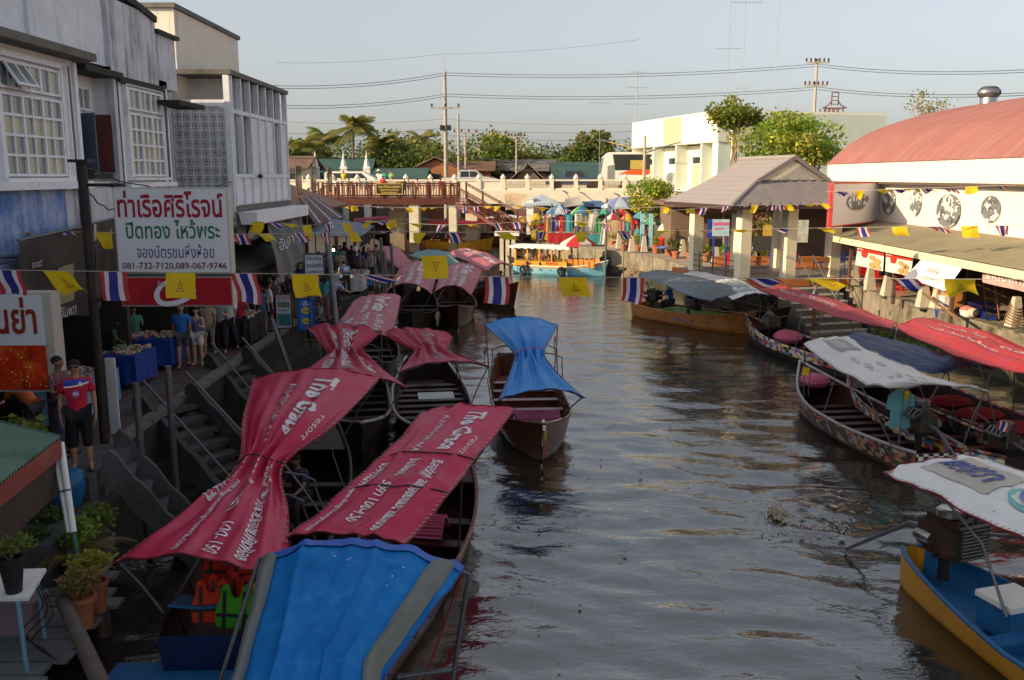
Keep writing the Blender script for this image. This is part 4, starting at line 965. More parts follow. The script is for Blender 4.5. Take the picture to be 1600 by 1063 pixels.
def palm(label,px,ty,Y,lm,seed,crown=3.4,lean=0,n=22,group='coconut palms on the skyline'):
    rnd = random.Random(seed); p = at(px,ty,Y=Y); H = p.z-1.3-crown*.45; t = thing('coconut_palm',label,'palm tree',(p.x,Y,1.3),0,group)
    top = Vector((lean,0,H)); MB().tube([cat([Vector((0,0,-.1)),Vector((lean*.15,0,H*.4)),Vector((lean*.6,0,H*.8)),top],i/10) for i in range(11)],[.2-.009*i for i in range(11)],8).build('trunk',C_wood,t,smooth=True)
    for k in range(n):
        a = 2*math.pi*k/n*2.4+rnd.uniform(-.2,.2); e = rnd.uniform(-.35,1.35); Lf = crown*rnd.uniform(.8,1.15); d = Vector((math.cos(a),math.sin(a),0)); b = MB()
        pts = []
        for i in range(9):
            s = i/8; pts.append(top+d*Lf*s*math.cos(e*(1-s*.3))+Vector((0,0,Lf*(math.sin(e)*s-.58*s*s*(1.0 if e > .2 else .7)))))
        b.tube(pts,[.045*(1-i/9)+.008 for i in range(9)],4)
        side = Vector((-d.y,d.x,0))
        for i in range(26):
            s = .12+.86*i/26; q = cat(pts,s); tg = (cat(pts,min(1,s+.05))-q).normalized(); ll = crown*.30*math.sin(math.pi*min(1,s*.9+.12))+.12
            for sg_ in (-1,1):
                tip = q+side*sg_*ll*.75+tg*ll*.5+Vector((0,0,-ll*.55)); b.add([q-tg*.05,q+tg*.07,tip+tg*.02,tip],[(0,1,2,3)])
        b.build('frond',lm,t)
    b = MB()
    for k in range(5): b.ell(top+Vector((.25*math.cos(k*1.3),.25*math.sin(k*1.3),-.35)),(.15,.15,.18),6,4)
    b.build('coconut',LM[2],t,kind='stuff')
palm('tallest coconut palm, standing clear above the green roof',548,178,106,LM[3],1,3.5,.3,22)
for i,(px,ty,Y,c,lb_) in enumerate(((476,205,118,3.8,'palm with ragged crown at the edge of the balcony building'),(505,199,122,3.6,'palm just left of the tallest palm'),(598,206,118,3.5,'palm right of the tallest palm'),(612,218,124,3.5,'lower palm leaning over the yellow green tree'),(655,200,128,3.4,'palm rising behind the dark round tree'),(640,215,134,3.2,'small dark palm left of the utility pole'),(758,252,112,2.6,'low palm beside the rusty shed'),(462,228,112,3.2,'low palm partly behind the balcony building'))):
    palm(lb_,px,ty,Y,LM[1] if i % 2 else LM[3],10+i,c,random.uniform(-.5,.5),21)
p = at(1148,200,Y=52); tree('leafy_tree','slim two stemmed tree with an open green crown beside the cream building',p.x,52,1.5,at(1148,152,Y=52).z-1.5,1.55,1.0,[LM[1],LM[2]],77,2600,.22,24,mat('tan_bark',(.30,.20,.12),.8,.2,4),.06,multi=2,cz=at(1148,183,Y=52).z-1.5)
p = at(1240,240,Y=50); tree('flowering_tree','wide bright tree with yellow blossoms behind the pavilion roof',p.x,50,1.5,at(1240,182,Y=50).z-1.5,2.9,1.75,[LM[4],LM[2],LM[2]],78,6400,.22,34,None,.14,cz=at(1240,228,Y=50).z-1.5,flowers=46)
p = at(1020,310,Y=60); tree('flowering_bush','yellow flowering bush overhanging the market umbrellas',p.x,60,1.5,at(1015,275,Y=60).z-1.5,1.7,1.5,[LM[2],LM[4]],79,3600,.2,26,None,.07,cz=at(1018,312,Y=60).z-1.5,flowers=110)
p = at(1200,345,Y=50); tree('shrub','reddish green shrub seen between the pavilion columns',p.x,50,1.5,2.6,1.5,1.3,[LM[3],leafmat('leaf_reddish',(.14,.06,.03))],80,1800,.2,16,None,.07,cz=1.5)
t = tree('bare_tree','nearly bare tree poking above the red curved roof',at(1450,150,Y=58).x,58,1.5,at(1450,143,Y=58).z-1.5,1.5,1.0,[LM[3]],81,260,.18,30,mat('pale_bark',(.35,.30,.25),.8),.1,cz=at(1450,165,Y=58).z-1.5)
# ------------------------------------------------------------------ poles and wires
PC = mat('weathered_concrete_pole',(.36,.31,.25),.85,.2,2); INS = mat('brown_insulator',(.06,.03,.025),.3,.2,5)
def upole(label,px,ybase,ytop,Y,arms,w=.28,box_=False,group='utility poles'):
    a,c = at(px,ytop,Y=Y),at(px,ybase,Y=Y); t = thing('utility_pole',label,'utility pole',(a.x,Y,1.4),0,group); H = a.z-1.4
    MB().tube([(0,0,-.2),(0,0,H)],[w*.75,w*.42],8).build('pole',PC,t)
    for (py,wpx,nin) in arms:
        z = at(px,py,Y=Y).z-1.4; hw_ = wpx/1400*Y/2; am_ = MB().box((0,-.12,z),(hw_*2,.12,.14)).build('crossarm',PC,t)
        for i in range(nin): MB().lathe([(.06,0),(.11,.08),(.07,.16),(.11,.24),(.04,.36)],(-hw_*.92+i*2*hw_*.92/max(1,nin-1),-.12,z+.07),8).build('insulator',INS,am_)
    if box_: MB().box((.35,-.1,at(px,200,Y=Y).z-1.4),(.4,.4,.5)).build('transformer',C_dark,t); MB().box((-.35,-.1,at(px,200,Y=Y).z-1.4),(.35,.35,.5)).build('transformer',C_dark,t)
    return t
upole('tall concrete utility pole left of the silver pickup',695,290,112,90,((169,44,3),),.34,True)
upole('thin grey pole just right of the tall utility pole',716,290,178,100,(),.26)
upole('short pole with a crossarm above the silver pickup',727,290,206,108,((208,36,4),),.24)
upole('pole with a row of insulators in front of the skyline trees',807,290,212,104,((214,26,6),),.22)
upole('utility pole with two insulator racks beside the scaffold tower',1277,290,92,92,((98,36,6),(134,36,6)),.3)
upole('old wooden pole at the corner of the cream building',991,290,190,86,(),.22)
lampm = upole('short pole with two street lamp arms before the cream building',1008,320,212,74,(),.24)
for s,dx,dz,mm in ((-1,-3.3,1.0,mat('yellow_lamp_arm',(.6,.45,.15),.5)),(1,3.2,.95,C_steel)):
    zb = at(1008,240,Y=74).z-1.4; MB().tube([(0,0,zb),(dx*.5,0,zb+dz*.6),(dx,0,zb+dz)],.045,6).build('lamp_arm',mm,lampm); MB().box((dx*1.05,0,zb+dz+.02),(.8,.2,.12),ry=-s*.15).build('lamp_head',C_chrome,lampm)
def wire(label,pts,r=.022,sag=.4,grp='power lines'):
    P = [at(x,y,Y=Y) for x,y,Y in pts]; b = MB(); c = P[0]; loc = P[0]
    t = []
    for a,q in zip(P,P[1:]):
        for i in range(12): s = i/12; v = a+(q-a)*s; v.z -= sag*4*s*(1-s); t.append(v)
    t.append(P[-1]); b.tube(t,r,4); o = b.build('power_line',C_dark,world=False,label=label,cat='power line',group=grp); return o
W_ = 'thin dark wire strung high across the sky %s'
for i,dy in enumerate((0,4)):
    wire('upper power cable over the tall pole, %s of the pair' % ('higher','lower')[i],((380,132+dy,78),(695,114+dy,90),(1277,100+dy,92),(1700,103+dy,60)),.028,.55)
    wire('second power cable over the tall pole, %s of the pair' % ('higher','lower')[i],((380,162+dy,78),(695,147+dy,90),(1277,136+dy,92),(1700,139+dy,60)),.028,.55)
for i,(ya,yb,yc,r_) in enumerate(((98,84,62,.012),(190,186,193,.015),(208,200,205,.02),(232,226,226,.03),(246,240,262,.045),(262,258,266,.03),(218,211,218,.02))):
    wire('wire %s' % ('topmost and faintest in the sky','crossing just above the palm crowns','crossing the upper palm fronds','crossing the middle of the skyline trees','thickest of those before the skyline trees','lowest, just above the green roofs','between the palm crowns and the trees')[i],((430,ya,88),(695,yb,90),(1000,yc,84)),r_,.3)
def mast(label,px,ytop,ybase,Y,ant,r=.02):
    a,c = at(px,ytop,Y=Y),at(px,ybase,Y=Y); t = thing('antenna_mast',label,'antenna',(a.x,Y,c.z-3),0,'antenna masts')
    MB().tube([(0,0,0),(0,0,a.z-c.z+3)],r,6).build('mast',mat('pale_galvanised_mast',(.34,.35,.36),.5),t)
    for py,w,n in ant:
        z = at(px,py,Y=Y).z-c.z+3; b = MB().tube([(-w,.2,z+.04),(w,-.2,z-.04)],.012,4); b.build('boom',C_steel,t)
        b = MB()
        for i in range(n): x = -w+2*w*i/(n-1); b.tube([(x-.12,-.5,z),(x+.12,.5,z)],.01,4)
        b.build('antenna_rod',C_steel,t,kind='stuff')
mast('tall thin mast left of the pair above the open crowned tree',1143,-20,200,70,((76,.9,8),))
mast('tall mast topped by a long aerial above the open crowned tree',1166,0,200,72,((4,1.1,9),(138,.4,5)))
mast('bare mast right of the open crowned tree',1219,-20,200,74,())
mast('short mast with three stacked aerials left of the cream roof',996,108,230,84,((113,.7,7),(137,.9,8),(163,1.1,9)),.05)
mast('slim mast behind the coach with one flat aerial',938,160,290,86,((161,.9,8),))
mast('thin spike on top of the tall utility pole',694,84,112,90,())
sc_ = thing('scaffold_tower','rusty openwork tower with a flared roof behind the pale building','tower',at(1302,200,Y=120))
b = MB(); u = 120/1400
def qz(py): return at(1302,py,Y=120).z-sc_.location.z
for x in (-13,-6.5,0,6.5,13): b.tube([(x*u,0,-6),(x*u,0,qz(168))],.09,4); b.tube([(x*u,2.2,-6),(x*u,2.2,qz(168))],.09,4)
for py in (170,178,186,194): b.tube([(-13*u,0,qz(py)),(13*u,0,qz(py))],.07,4)
for x in (-5,5): b.tube([(x*u,0,qz(165)),(x*u,0,qz(145))],.08,4)
for s in (-1,1): b.tube([(s*4*u,0,qz(157)),(s*10*u,0,qz(165)),(s*18*u,0,qz(169))],.1,4)
for py in (145,151,157,163): b.tube([(-5*u,0,qz(py)),(5*u,0,qz(py))],.07,4)
b.tube([(-18*u,0,qz(169)),(18*u,0,qz(169))],.08,4)
b.build('frame',mat('rust_steel',(.16,.07,.05),.8,.2,2),sc_,kind='stuff')
# ------------------------------------------------------------------ red roofed restaurant on the right bank
RH = thing('riverside_restaurant','long restaurant hall with curved red tin roof, cream fascia and photo billboard','restaurant',(20,34,1.46))
RedTin = mat('faded_red_tin_roof',(.27,.11,.10),.6,.2,.5,stain=(.38,.22,.19),sAmt=.3,ax=(.15,6,.15),sSc=1,bump=.05)
CreamTin = mat('cream_tin_fascia',(.74,.70,.60),.6,.06,1,stain=(.45,.38,.25),sAmt=.1,streak=3)
arc = [(16.25,6.78),(17.0,7.5),(18.1,8.25),(19.6,8.85),(21.2,9.3),(22.8,9.62),(24.5,9.85),(26.5,10.0),(29,10.0),(32,9.6)]
def arcp(u):
    P = [Vector((x,0,z)) for x,z in arc]; return cat(P,u)
b = MB(); n = 190; b.grid(lambda u,v: (lambda p: (p.x,14+33.2*v,p.z+(.035 if round(v*n*2) % 2 else 0)))(arcp(u)),22,n*2); b.build('roof',RedTin,RH,world=True)
b = MB(); b.grid(lambda u,v: (16.28+(.02 if round(v*260) % 2 else 0),14+33*v,5.95+.83*u),1,260); b.build('fascia',CreamTin,RH,world=True)
MB().add([(16.3,47.1,5.9)]+[(x,47.1,z) for x,z in arc]+[(32,47.1,5.9)],[tuple(range(len(arc)+2))]).build('end_wall',CreamTin,RH,world=True)
MB().bb(16.2,16.36,14,47.2,5.86,5.96).build('fascia_trim',mat('dark_trim',(.10,.07,.05),.7),RH,world=True)
v_ = thing('turbine_ventilator','spinning silver roof ventilator on the red curved roof','roof ventilator',(25.0,at(1545,150,X=25).y,9.8))
MB().lathe([(.62,-.3),(.42,.15),(.42,.45)],(0,0,0),20).build('base',C_chrome,v_,smooth=30)
b = MB()
for k in range(24):
    a = 2*math.pi*k/24; b.grid(lambda u,w: (math.cos(a+u*.35)*(.42+.16*math.sin(math.pi*w)-.02*u),math.sin(a+u*.35)*(.42+.16*math.sin(math.pi*w)-.02*u),.45+.5*w),1,6)
b.build('vane',C_chrome,v_,kind='stuff'); MB().lathe([(.45,.95),(.3,1.03),(.02,1.06)],(0,0,0),20).build('cap',C_chrome,v_,smooth=30)
# billboard with oval photographs
BBm = mat('billboard_vinyl',(.72,.66,.60),.6,.05,1); RedTrim = mat('red_billboard_edge',(.5,.02,.03),.5)
bb = thing('photo_billboard','long pale billboard with a row of oval black and white photographs','billboard',(16.6,33,4.2))
MB().bb(16.6,16.7,14,41,4.2,5.88).build('panel',BBm,bb,world=True)
b = MB(); b.bb(16.52,16.62,14,41.05,4.14,4.21); b.bb(16.52,16.62,40.97,41.05,4.2,5.9); b.build('red_edge',RedTrim,bb,world=True)
def photo_mat(nm,seed):
    m = mat(nm,(.5,.5,.48),.4); t = m.node_tree; N = t.nodes; b_ = N['Principled BSDF']
    for l in list(b_.inputs['Base Color'].links): t.links.remove(l)
    tc = N.new('ShaderNodeTexCoord'); mp = N.new('ShaderNodeVectorMath'); mp.operation = 'MULTIPLY_ADD'; mp.inputs[1].default_value = (2.2,2.2,3.5); mp.inputs[2].default_value = (seed,seed*2,0)
    vo = N.new('ShaderNodeTexVoronoi'); vo.distance = 'MANHATTAN'; vo.inputs['Scale'].default_value = 1.6; ns = N.new('ShaderNodeTexNoise'); ns.inputs['Scale'].default_value = 2.2; ns.inputs['Detail'].default_value = 8
    ad = N.new('ShaderNodeMath'); ad.operation = 'MULTIPLY'; rp = N.new('ShaderNodeValToRGB'); e = rp.color_ramp.elements; e[0].position = .30; e[0].color = (.015,.015,.02,1); e[1].position = .36; e[1].color = (.62,.62,.60,1); rp.color_ramp.elements.new(.22).color = (.16,.17,.18,1)
    t.links.new(tc.outputs['Object'],mp.inputs[0]); t.links.new(mp.outputs[0],vo.inputs[0]); t.links.new(mp.outputs[0],ns.inputs[0])
    sx = N.new('ShaderNodeSeparateColor'); t.links.new(vo.outputs['Color'],sx.inputs[0]); t.links.new(sx.outputs[0],ad.inputs[0]); t.links.new(ns.outputs[0],ad.inputs[1])
    t.links.new(ad.outputs[0],rp.inputs[0]); t.links.new(rp.outputs[0],b_.inputs['Base Color']); return m
PH = [photo_mat('old_photo_print_%s' % w,i*3.7) for i,w in enumerate(('street','house','river','boat','crowd'))]
def oval(par,c,ax,up,ry,rz_,m,name='oval_photo'):
    c,ax,up = Vector(c),Vector(ax),Vector(up); n_ = ax.cross(up).normalized(); b = MB(); N_ = 28
    b.ext([c+ax*math.cos(2*math.pi*i/N_)*ry+up*math.sin(2*math.pi*i/N_)*rz_ for i in range(N_)],-n_*.03); return b.build(name,m,par,world=True)
for i,(px,py,wy,hz) in enumerate(((1389,315,10,20),(1431,316,9,22),(1482,330,19,27),(1548,327,15,21),(1640,330,30,20))):
    p = at(px,py,X=16.56); sY = abs(at(px+wy,py,X=16.56).y-p.y); sZ = abs(at(px,py-hz,X=16.56).z-p.z)
    oval(bb,(16.56,p.y,p.z),(0,1,0),(0,0,1),sY,sZ,PH[i])
ba = thing('angled_billboard','red edged billboard with one wide oval photograph at the hall corner','billboard',(14.9,39,4.2))
pa,pb = Vector((12.75,36.3,0)),Vector((16.55,41,0)); dv = (pb-pa).normalized(); nn = Vector((dv.y,-dv.x,0))
b = MB().ext([pa+Vector((0,0,4.2)),pb+Vector((0,0,4.2)),pb+Vector((0,0,5.9)),pa+Vector((0,0,5.9))],-nn*-.08); b.build('panel',mat('pink_white_vinyl',(.74,.68,.70),.6,.05,1),ba,world=True)
b = MB()
for z in (4.17,5.9): b.ext([pa+nn*.1+Vector((0,0,z)),pb+nn*.1+Vector((0,0,z)),pb+nn*.1+Vector((0,0,z+.05)),pa+nn*.1+Vector((0,0,z+.05))],-nn*.2)
b.ext([pa+nn*.1+Vector((0,0,4.2)),pa+nn*.1+dv*.06+Vector((0,0,4.2)),pa+nn*.1+dv*.06+Vector((0,0,5.9)),pa+nn*.1+Vector((0,0,5.9))],-nn*.2); b.build('red_edge',RedTrim,ba,world=True)
cc = (pa+pb)/2-nn*.0; oval(ba,(cc.x+nn.x*.14,cc.y+nn.y*.14,5.15),dv,(0,0,1),1.35,.36,PH[4])
# awning over the waterside terrace
AwnM = mat('weathered_tin_awning',(.26,.23,.15),.7,.25,1,stain=(.34,.31,.22),sAmt=.25,bump=.1,ax=(.4,5,1))
aw = thing('terrace_awning','rusty corrugated awning with cream edge board over the terrace','awning',(15,31,3.7))
b = MB(); b.grid(lambda u,v: (13.72+2.85*u,14+24.3*v+(2.6*u*v),3.72+.48*u+(.03 if round(v*340) % 2 else 0)),3,340,.01); b.build('tin_sheet',AwnM,aw,world=True)
MB().bb(13.66,13.74,14,38.3,3.46,3.70).build('edge_board',mat('cream_board',(.74,.64,.42),.7,.1,1,stain=(.35,.25,.15),sAmt=.1),aw,world=True)
for y in (16,20,24.5,29,33.5,38): MB().bb(14.3,14.42,y-.06,y+.06,1.46,3.6).build('post',mat('brown_post',(.12,.07,.05),.7),aw,world=True)
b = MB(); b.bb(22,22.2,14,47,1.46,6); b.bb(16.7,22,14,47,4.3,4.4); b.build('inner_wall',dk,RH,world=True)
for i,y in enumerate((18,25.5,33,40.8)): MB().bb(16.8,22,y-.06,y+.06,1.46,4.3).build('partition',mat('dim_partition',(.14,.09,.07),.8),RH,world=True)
RedPl = mat('red_plastic',(.55,.02,.015),.35,.05,4); BluePl = mat('blue_plastic',(.02,.05,.28),.4,.1,4)
def chair(label,x,y,z,rz=0,m=RedPl,group='red plastic chairs on the terrace'):
    t = thing('plastic_chair',label,'chair',(x,y,z),rz,group)
    MB().box((0,0,.44),(.42,.42,.03)).build('seat',m,t); MB().box((0,.2,.68),(.4,.03,.42),rx=R(-8)).build('backrest',m,t)
    for sx in (-1,1):
        for sy in (-1,1): MB().tube([(sx*.18,sy*.18,.44),(sx*.22,sy*.22,0)],.018,6).build('leg',m,t)
    return t
for i,(x,y) in enumerate(((15.3,37.6),(15.9,38.6),(16.0,36.8),(15.5,39.6),(16.3,37.8),(15.2,35.2),(15.8,33.6),(15.4,31.8))):
    chair(('red plastic chair nearest the pavilion column','red plastic chair behind the first terrace post','red plastic chair under the first food banner','red plastic chair deep in the terrace corner','red plastic chair behind the others in the corner','red plastic chair behind the second food banner','red plastic chair hidden behind the white banner','red plastic chair farthest along the dark terrace')[i],x,y,1.5,i*1.1)
def banner(name,label,X,pxs,pys,m,cat_='banner',tilt=0,extra=None):
    """vinyl sheet hanging under the awning, parallel to the bank"""
    (xa,ya),(xb,yb),(xc,yc),(xd,yd) = pxs
    P = [at(xa,ya,X=X),at(xb,yb,X=X),at(xc,yc,X=X+tilt),at(xd,yd,X=X+tilt)]   # TL TR BR BL
    c = sum(P,Vector())/4; t = thing(name,label,cat_,c)
    f = lambda u,v: (lambda q: (q.x-.03*math.sin(u*9)*(1-v),q.y,q.z))(P[3]*(1-u)*(1-v)+P[2]*u*(1-v)+P[0]*(1-u)*v+P[1]*u*v)
    b = MB(); b.grid(f,14,8); b.build('sheet',m,t,world=True,smooth=True); return t,f
def shift(f,d): return lambda u,v: Vector(f(u,v))+Vector(d)
FoodW = cloth('white_banner_vinyl',(.78,.74,.70)); FoodR = mat('red_banner_print',(.60,.03,.02),.5,.1,4)
FoodY = mat('food_photo_print',(.62,.36,.12),.5,.5,12,stain=(.5,.05,.03),sAmt=.3,sSc=9)
for k,(q,lb_) in enumerate(((((1341,381),(1382,389),(1380,424),(1336,414)),'red topped food menu banner nearest the pavilion'),(((1385,390),(1428,397),(1423,432),(1383,424)),'red topped food menu banner next to the big white banner'))):
    t,f = banner('menu_banner',lb_,13.9,q,0,FoodW)
    s_ = shift(f,(-.02,0,0)); b = MB(); b.grid(lambda u,v: s_(u,.68+.32*v),10,3); b.build('red_header',FoodR,t,world=True)
    b = MB(); N_ = 16
    for cu,cv,r_ in ((.60,.5,.10),(.8,.38,.13),(.62,.16,.12),(.86,.14,.10)):
        b.add([shift(f,(-.03,0,0))(cu+r_*math.cos(2*math.pi*i/N_),cv+r_*1.1*math.sin(2*math.pi*i/N_)) for i in range(N_)],[tuple(range(N_))])
    b.build('dish_photo',FoodY,t,world=True,kind='stuff')
    b = MB(); b.add([shift(f,(-.035,0,0))(.32+.11*math.cos(2*math.pi*i/8),.62+.2*math.sin(2*math.pi*i/8)) for i in range(8)],[tuple(range(8))]); b.build('red_badge',FoodR,t,world=True)
    b = MB(); lettering(b,'ผัดไท',shift(f,(-.04,0,0)),(.04,.76,.26,.92),bold=.02); b.build('lettering',C_white,t,world=True)
t,f = banner('white_banner','big slanting white banner with a grey swoosh hung between terrace posts',13.75,((1445,400),(1509,411),(1478,455),(1413,434)),0,cloth('white_banner_vinyl_b',(.80,.78,.78)),tilt=-.5)
b = MB(); s_ = shift(f,(-.02,0,0)); b.add([s_(.0,.0),s_(.28,.02),s_(.22,.3),s_(.10,.45),s_(.02,.35)],[(0,1,2,3,4)]); b.build('grey_swoosh',mat('grey_print',(.22,.23,.30),.6),t,world=True)
b = MB(); lettering(b,'ล่องเรือ',s_,(.32,.44,.62,.66),bold=.0); lettering(b,'อัมพวา',s_,(.3,.2,.8,.3)); b.build('lettering',mat('grey_letter_print',(.30,.30,.32),.6),t,world=True)
t,f = banner('red_white_banner','pinkish banner with faded red print under the near end of the awning',13.95,((1535,416),(1640,433),(1640,466),(1535,441)),0,cloth('faded_pink_vinyl',(.60,.42,.40),stain=(.5,.06,.05),sAmt=.35,sc=4))
b = MB(); lettering(b,'ร้านอาหาร',shift(f,(-.03,0,0)),(.08,.3,.7,.85),bold=.03); b.build('lettering',FoodW,t,world=True)
# tapered white posts
def taper_post(label,p,h=.95,w=.42,group='tapered white concrete posts along the quay',rz=.1):
    t = thing('concrete_bollard',label,'bollard',p,rz,group)
    MB().box((0,0,h/2),(w,w*.8,h),taper=.42).build('post',mat('chalky_white_post',(.50,.45,.37),.85,.15,3,bump=.3,stain=(.3,.24,.16),sAmt=.2),t)
    MB().box((0,0,.03),(w+.1,w*.8+.1,.06)).build('foot',C_concrete,t)
plist = [(1331,447),(1353,455),(1376,464),(1432,482),(1464,484),(1584,513)]
for i,(px,py) in enumerate(plist):
    p = at(px,py,z=1.5); p.x = max(p.x,14.85+(.0)); taper_post('tapered white post on the terrace quay, number %s from the pavilion' % ('one','two','three','four','five','six')[i] if False else ('tapered post right beside the red chairs','tapered post under the first menu banner','tapered post under the second menu banner','tapered post below the slanting white banner','tapered post beside the leaning plank','stout tapered post with coiled rope, nearest the camera on the right')[i],p,1.0,.46)
for i,(px,py) in enumerate(((869,375),(880,375),(967,390),(987,395),(1006,395),(1066,402),(1091,406),(1118,411),(1146,416),(1177,417),(1209,418))):
    p = at(px,py,z=1.47); taper_post(('tapered post left of the red hanging cloth','tapered post below the red hanging cloth','tapered post below the long beige cloth','tallest looking tapered post beside the brown stake','tapered post between terracotta pots by the steps','tapered post right of the red bench','tapered post left of the pavilion corner','tapered post seen through the pavilion railing','tapered post hidden behind the near pavilion column','tapered post between two pavilion columns','tapered post behind the red shrubs')[i],p,1.05,.42)
rp = MB()
for k in range(7): rp.torus((0,0,.2+.09*k),.30-.02*k,.018,Matrix.Rotation(R(12+5*k),3,'X'))
p = at(1584,513,z=1.5); p.x = max(p.x,14.85); rp.build('mooring_rope',mat('brown_rope',(.20,.12,.06),.9,.2,20),None,label='brown rope coiled round the stout tapered post',cat='rope').location = p
# clutter on the near right quay
def bucket(label,p,m,r=.17,h=.36):
    t = thing('bucket',label,'bucket',p); MB().lathe([(r*.8,0),(r,h),(r*1.06,h),(r*1.06,h-.03),(r*.95,h-.04),(r*.75,.02)],(0,0,0),18).build('pail',m,t,smooth=40)
    MB().tube([(-r,0,h-.03),(-r*.8,.0,h*.5),(0,-r*1.1,h*.35),(r*.8,0,h*.5),(r,0,h-.03)],.008,5).build('handle',C_steel,t,smooth=True); return t
bucket('white paint bucket standing on the quay edge',at(1508,505,X=15.3),mat('white_pail_plastic',(.72,.70,.66),.4,.1,5),.2,.45)
bucket('dark blue tub at the foot of the terrace wall',at(1470,497,X=15.15),BluePl,.22,.3)
bg_ = thing('cloth_bundle','pink and white cloth bundle on top of the white bucket','bundle',at(1512,490,X=15.45)); MB().ell((0,0,.1),(.28,.22,.18),14,9).build('bundle',mat('pink_check_cloth',(.62,.18,.17),.9,.5,9),bg_,smooth=True)
MB().ell((.0,-.35,.08),(.2,.2,.16),12,8).build('knot',mat('cream_rag',(.62,.50,.40),.9,.3,9),bg_,smooth=True)
cr = thing('plastic_crate','deep blue plastic crate behind the hand cart','crate',at(1535,497,X=15.9)); MB().bb(-.3,.3,-.45,.45,0,.45).build('box',BluePl,cr); MB().bb(-.32,.32,-.47,.47,.45,.5).build('lid',mat('purple_plastic',(.12,.08,.4),.4),cr)
hc = thing('hand_cart','rusty steel hand cart parked beside the stout post','hand cart',at(1556,500,X=15.5),.1)
b = MB().tube([(-.1,-.3,.1),(-.35,-.3,1.15),(-.35,.3,1.15),(-.1,.3,.1)],.02,6)
for z in (.4,.7): b.tube([(-.17-.25*(z-.1)*.9,-.3,z),(-.17-.25*(z-.1)*.9,.3,z)],.015,6)
b.build('handle_frame',mat('rust_orange_pipe',(.32,.14,.06),.7,.2,5),hc,smooth=True); MB().box((.2,0,.2),(.7,.6,.05)).build('platform',C_steel,hc)
for y in (-.27,.27):
    for x in (-.1,.5): MB().torus((x,y,.1),.08,.03,Matrix.Rotation(R(90),3,'X')).build('wheel',C_black,hc,smooth=True)
pk = thing('wooden_plank','long plank leaning down the quay beside the white banner','plank',at(1470,480,X=14.5)); MB().tube([at(1442,458,X=14.6)-pk.location,at(1499,500,X=14.2)-pk.location],.05,5).build('plank',mat('brown_plank',(.22,.13,.07),.8,.2,4),pk)
for i,(px,py,m_,lb_) in enumerate(((1478,474,C_white,'white polystyrene box between the leaning plank and bucket'),(1488,470,mat('orange_cooler',(.5,.2,.05),.5),'orange cooler behind the polystyrene box'))):
    t = thing('storage_box',lb_,'box',at(px,py+8,X=15.4+.2*i)); MB().bb(-.2,.2,-.25,.25,0,.4).build('box',m_,t); MB().bb(-.21,.21,-.26,.26,.4,.46).build('lid',m_,t)
tf = MB()
for k in range(5): tf.tube([(13.9+.02*k,22+k*2.1,1.2),(13.9,22.1+k*2.1,.9),(14.0,22.3+k*2.1,.7)],.02,4)
b = MB(); rnd = random.Random(9)
for k in range(9): leaves(b,(14.5-rnd.random()*.5,30.5+rnd.random()*4,.12),(.5,.7,.14),60,.16,rnd,-1)
b.build('floating_weed',LM[1],kind='stuff')
# ------------------------------------------------------------------ pavilion
f0 = Vector((9.75,37.9,0)); fu = Vector((4.3,1.25,0)).normalized(); fv = Vector((-fu.y,fu.x,0))
PV = thing('waterside_pavilion','open tiled roof pavilion on cream columns over the canal','pavilion',(11,40,1.9))
PM = Matrix(((fu.x,fv.x,0,f0.x),(fu.y,fv.y,0,f0.y),(0,0,1,0),(0,0,0,1)))
def pv(b,name,m,par=None,**k): b.v = [tuple(PM @ Vector(v)) for v in b.v]; return b.build(name,m,par or PV,world=True,**k)
PC2 = mat('cream_column_paint',(.74,.68,.50),.7,.06,1,stain=(.45,.38,.24),sAmt=.1,streak=2); OR = mat('orange_brown_timber',(.42,.15,.04),.55,.2,2)
pv(MB().bb(-.5,5.0,-.6,5.4,1.62,1.88),'floor',mat('grey_floor_tile',(.20,.16,.14),.5,.2,2));
b = MB(); b.bb(-.56,5.06,-.68,-.6,1.58,1.92); b.bb(-.58,-.5,-.6,5.4,1.58,1.92); pv(b,'floor_edge',OR)
for u_ in (0,2.2,4.4):
    for v_ in (0,4.2):
        pv(MB().bb(u_-.24,u_+.24,v_-.24,v_+.24,1.88,5.02),'column',PC2)
        pv(MB().bb(u_-.2,u_+.2,v_-.2,v_+.2,-1,1.6),'pile',C_concdark)
b = MB(); b.bb(-.1,.1,.25,3.95,4.62,4.78); pv(b,'tie_beam',OR)
b = MB(); b.bb(-1.2,4.5,-1.0,-.9,4.86,5.02); b.bb(-1.2,-1.1,-1,5.2,4.86,5.02); b.bb(-1.2,4.5,5.1,5.2,4.86,5.02); pv(b,'eave_board',mat('dark_brown_eave',(.06,.035,.03),.6))
pv(MB().bb(-1.1,4.45,-.9,5.1,4.92,4.96),'soffit',mat('brown_soffit',(.09,.06,.045),.8))
PR = mat('mauve_grey_roof_tile',(.27,.245,.25),.65,.1,1.2,stain=(.20,.18,.18),sAmt=.15)
ez,rzz,gz = 5.04,6.95,5.98
def roofz(u_): return ez+(rzz-ez)*(1-abs(u_-2.2)/3.4)
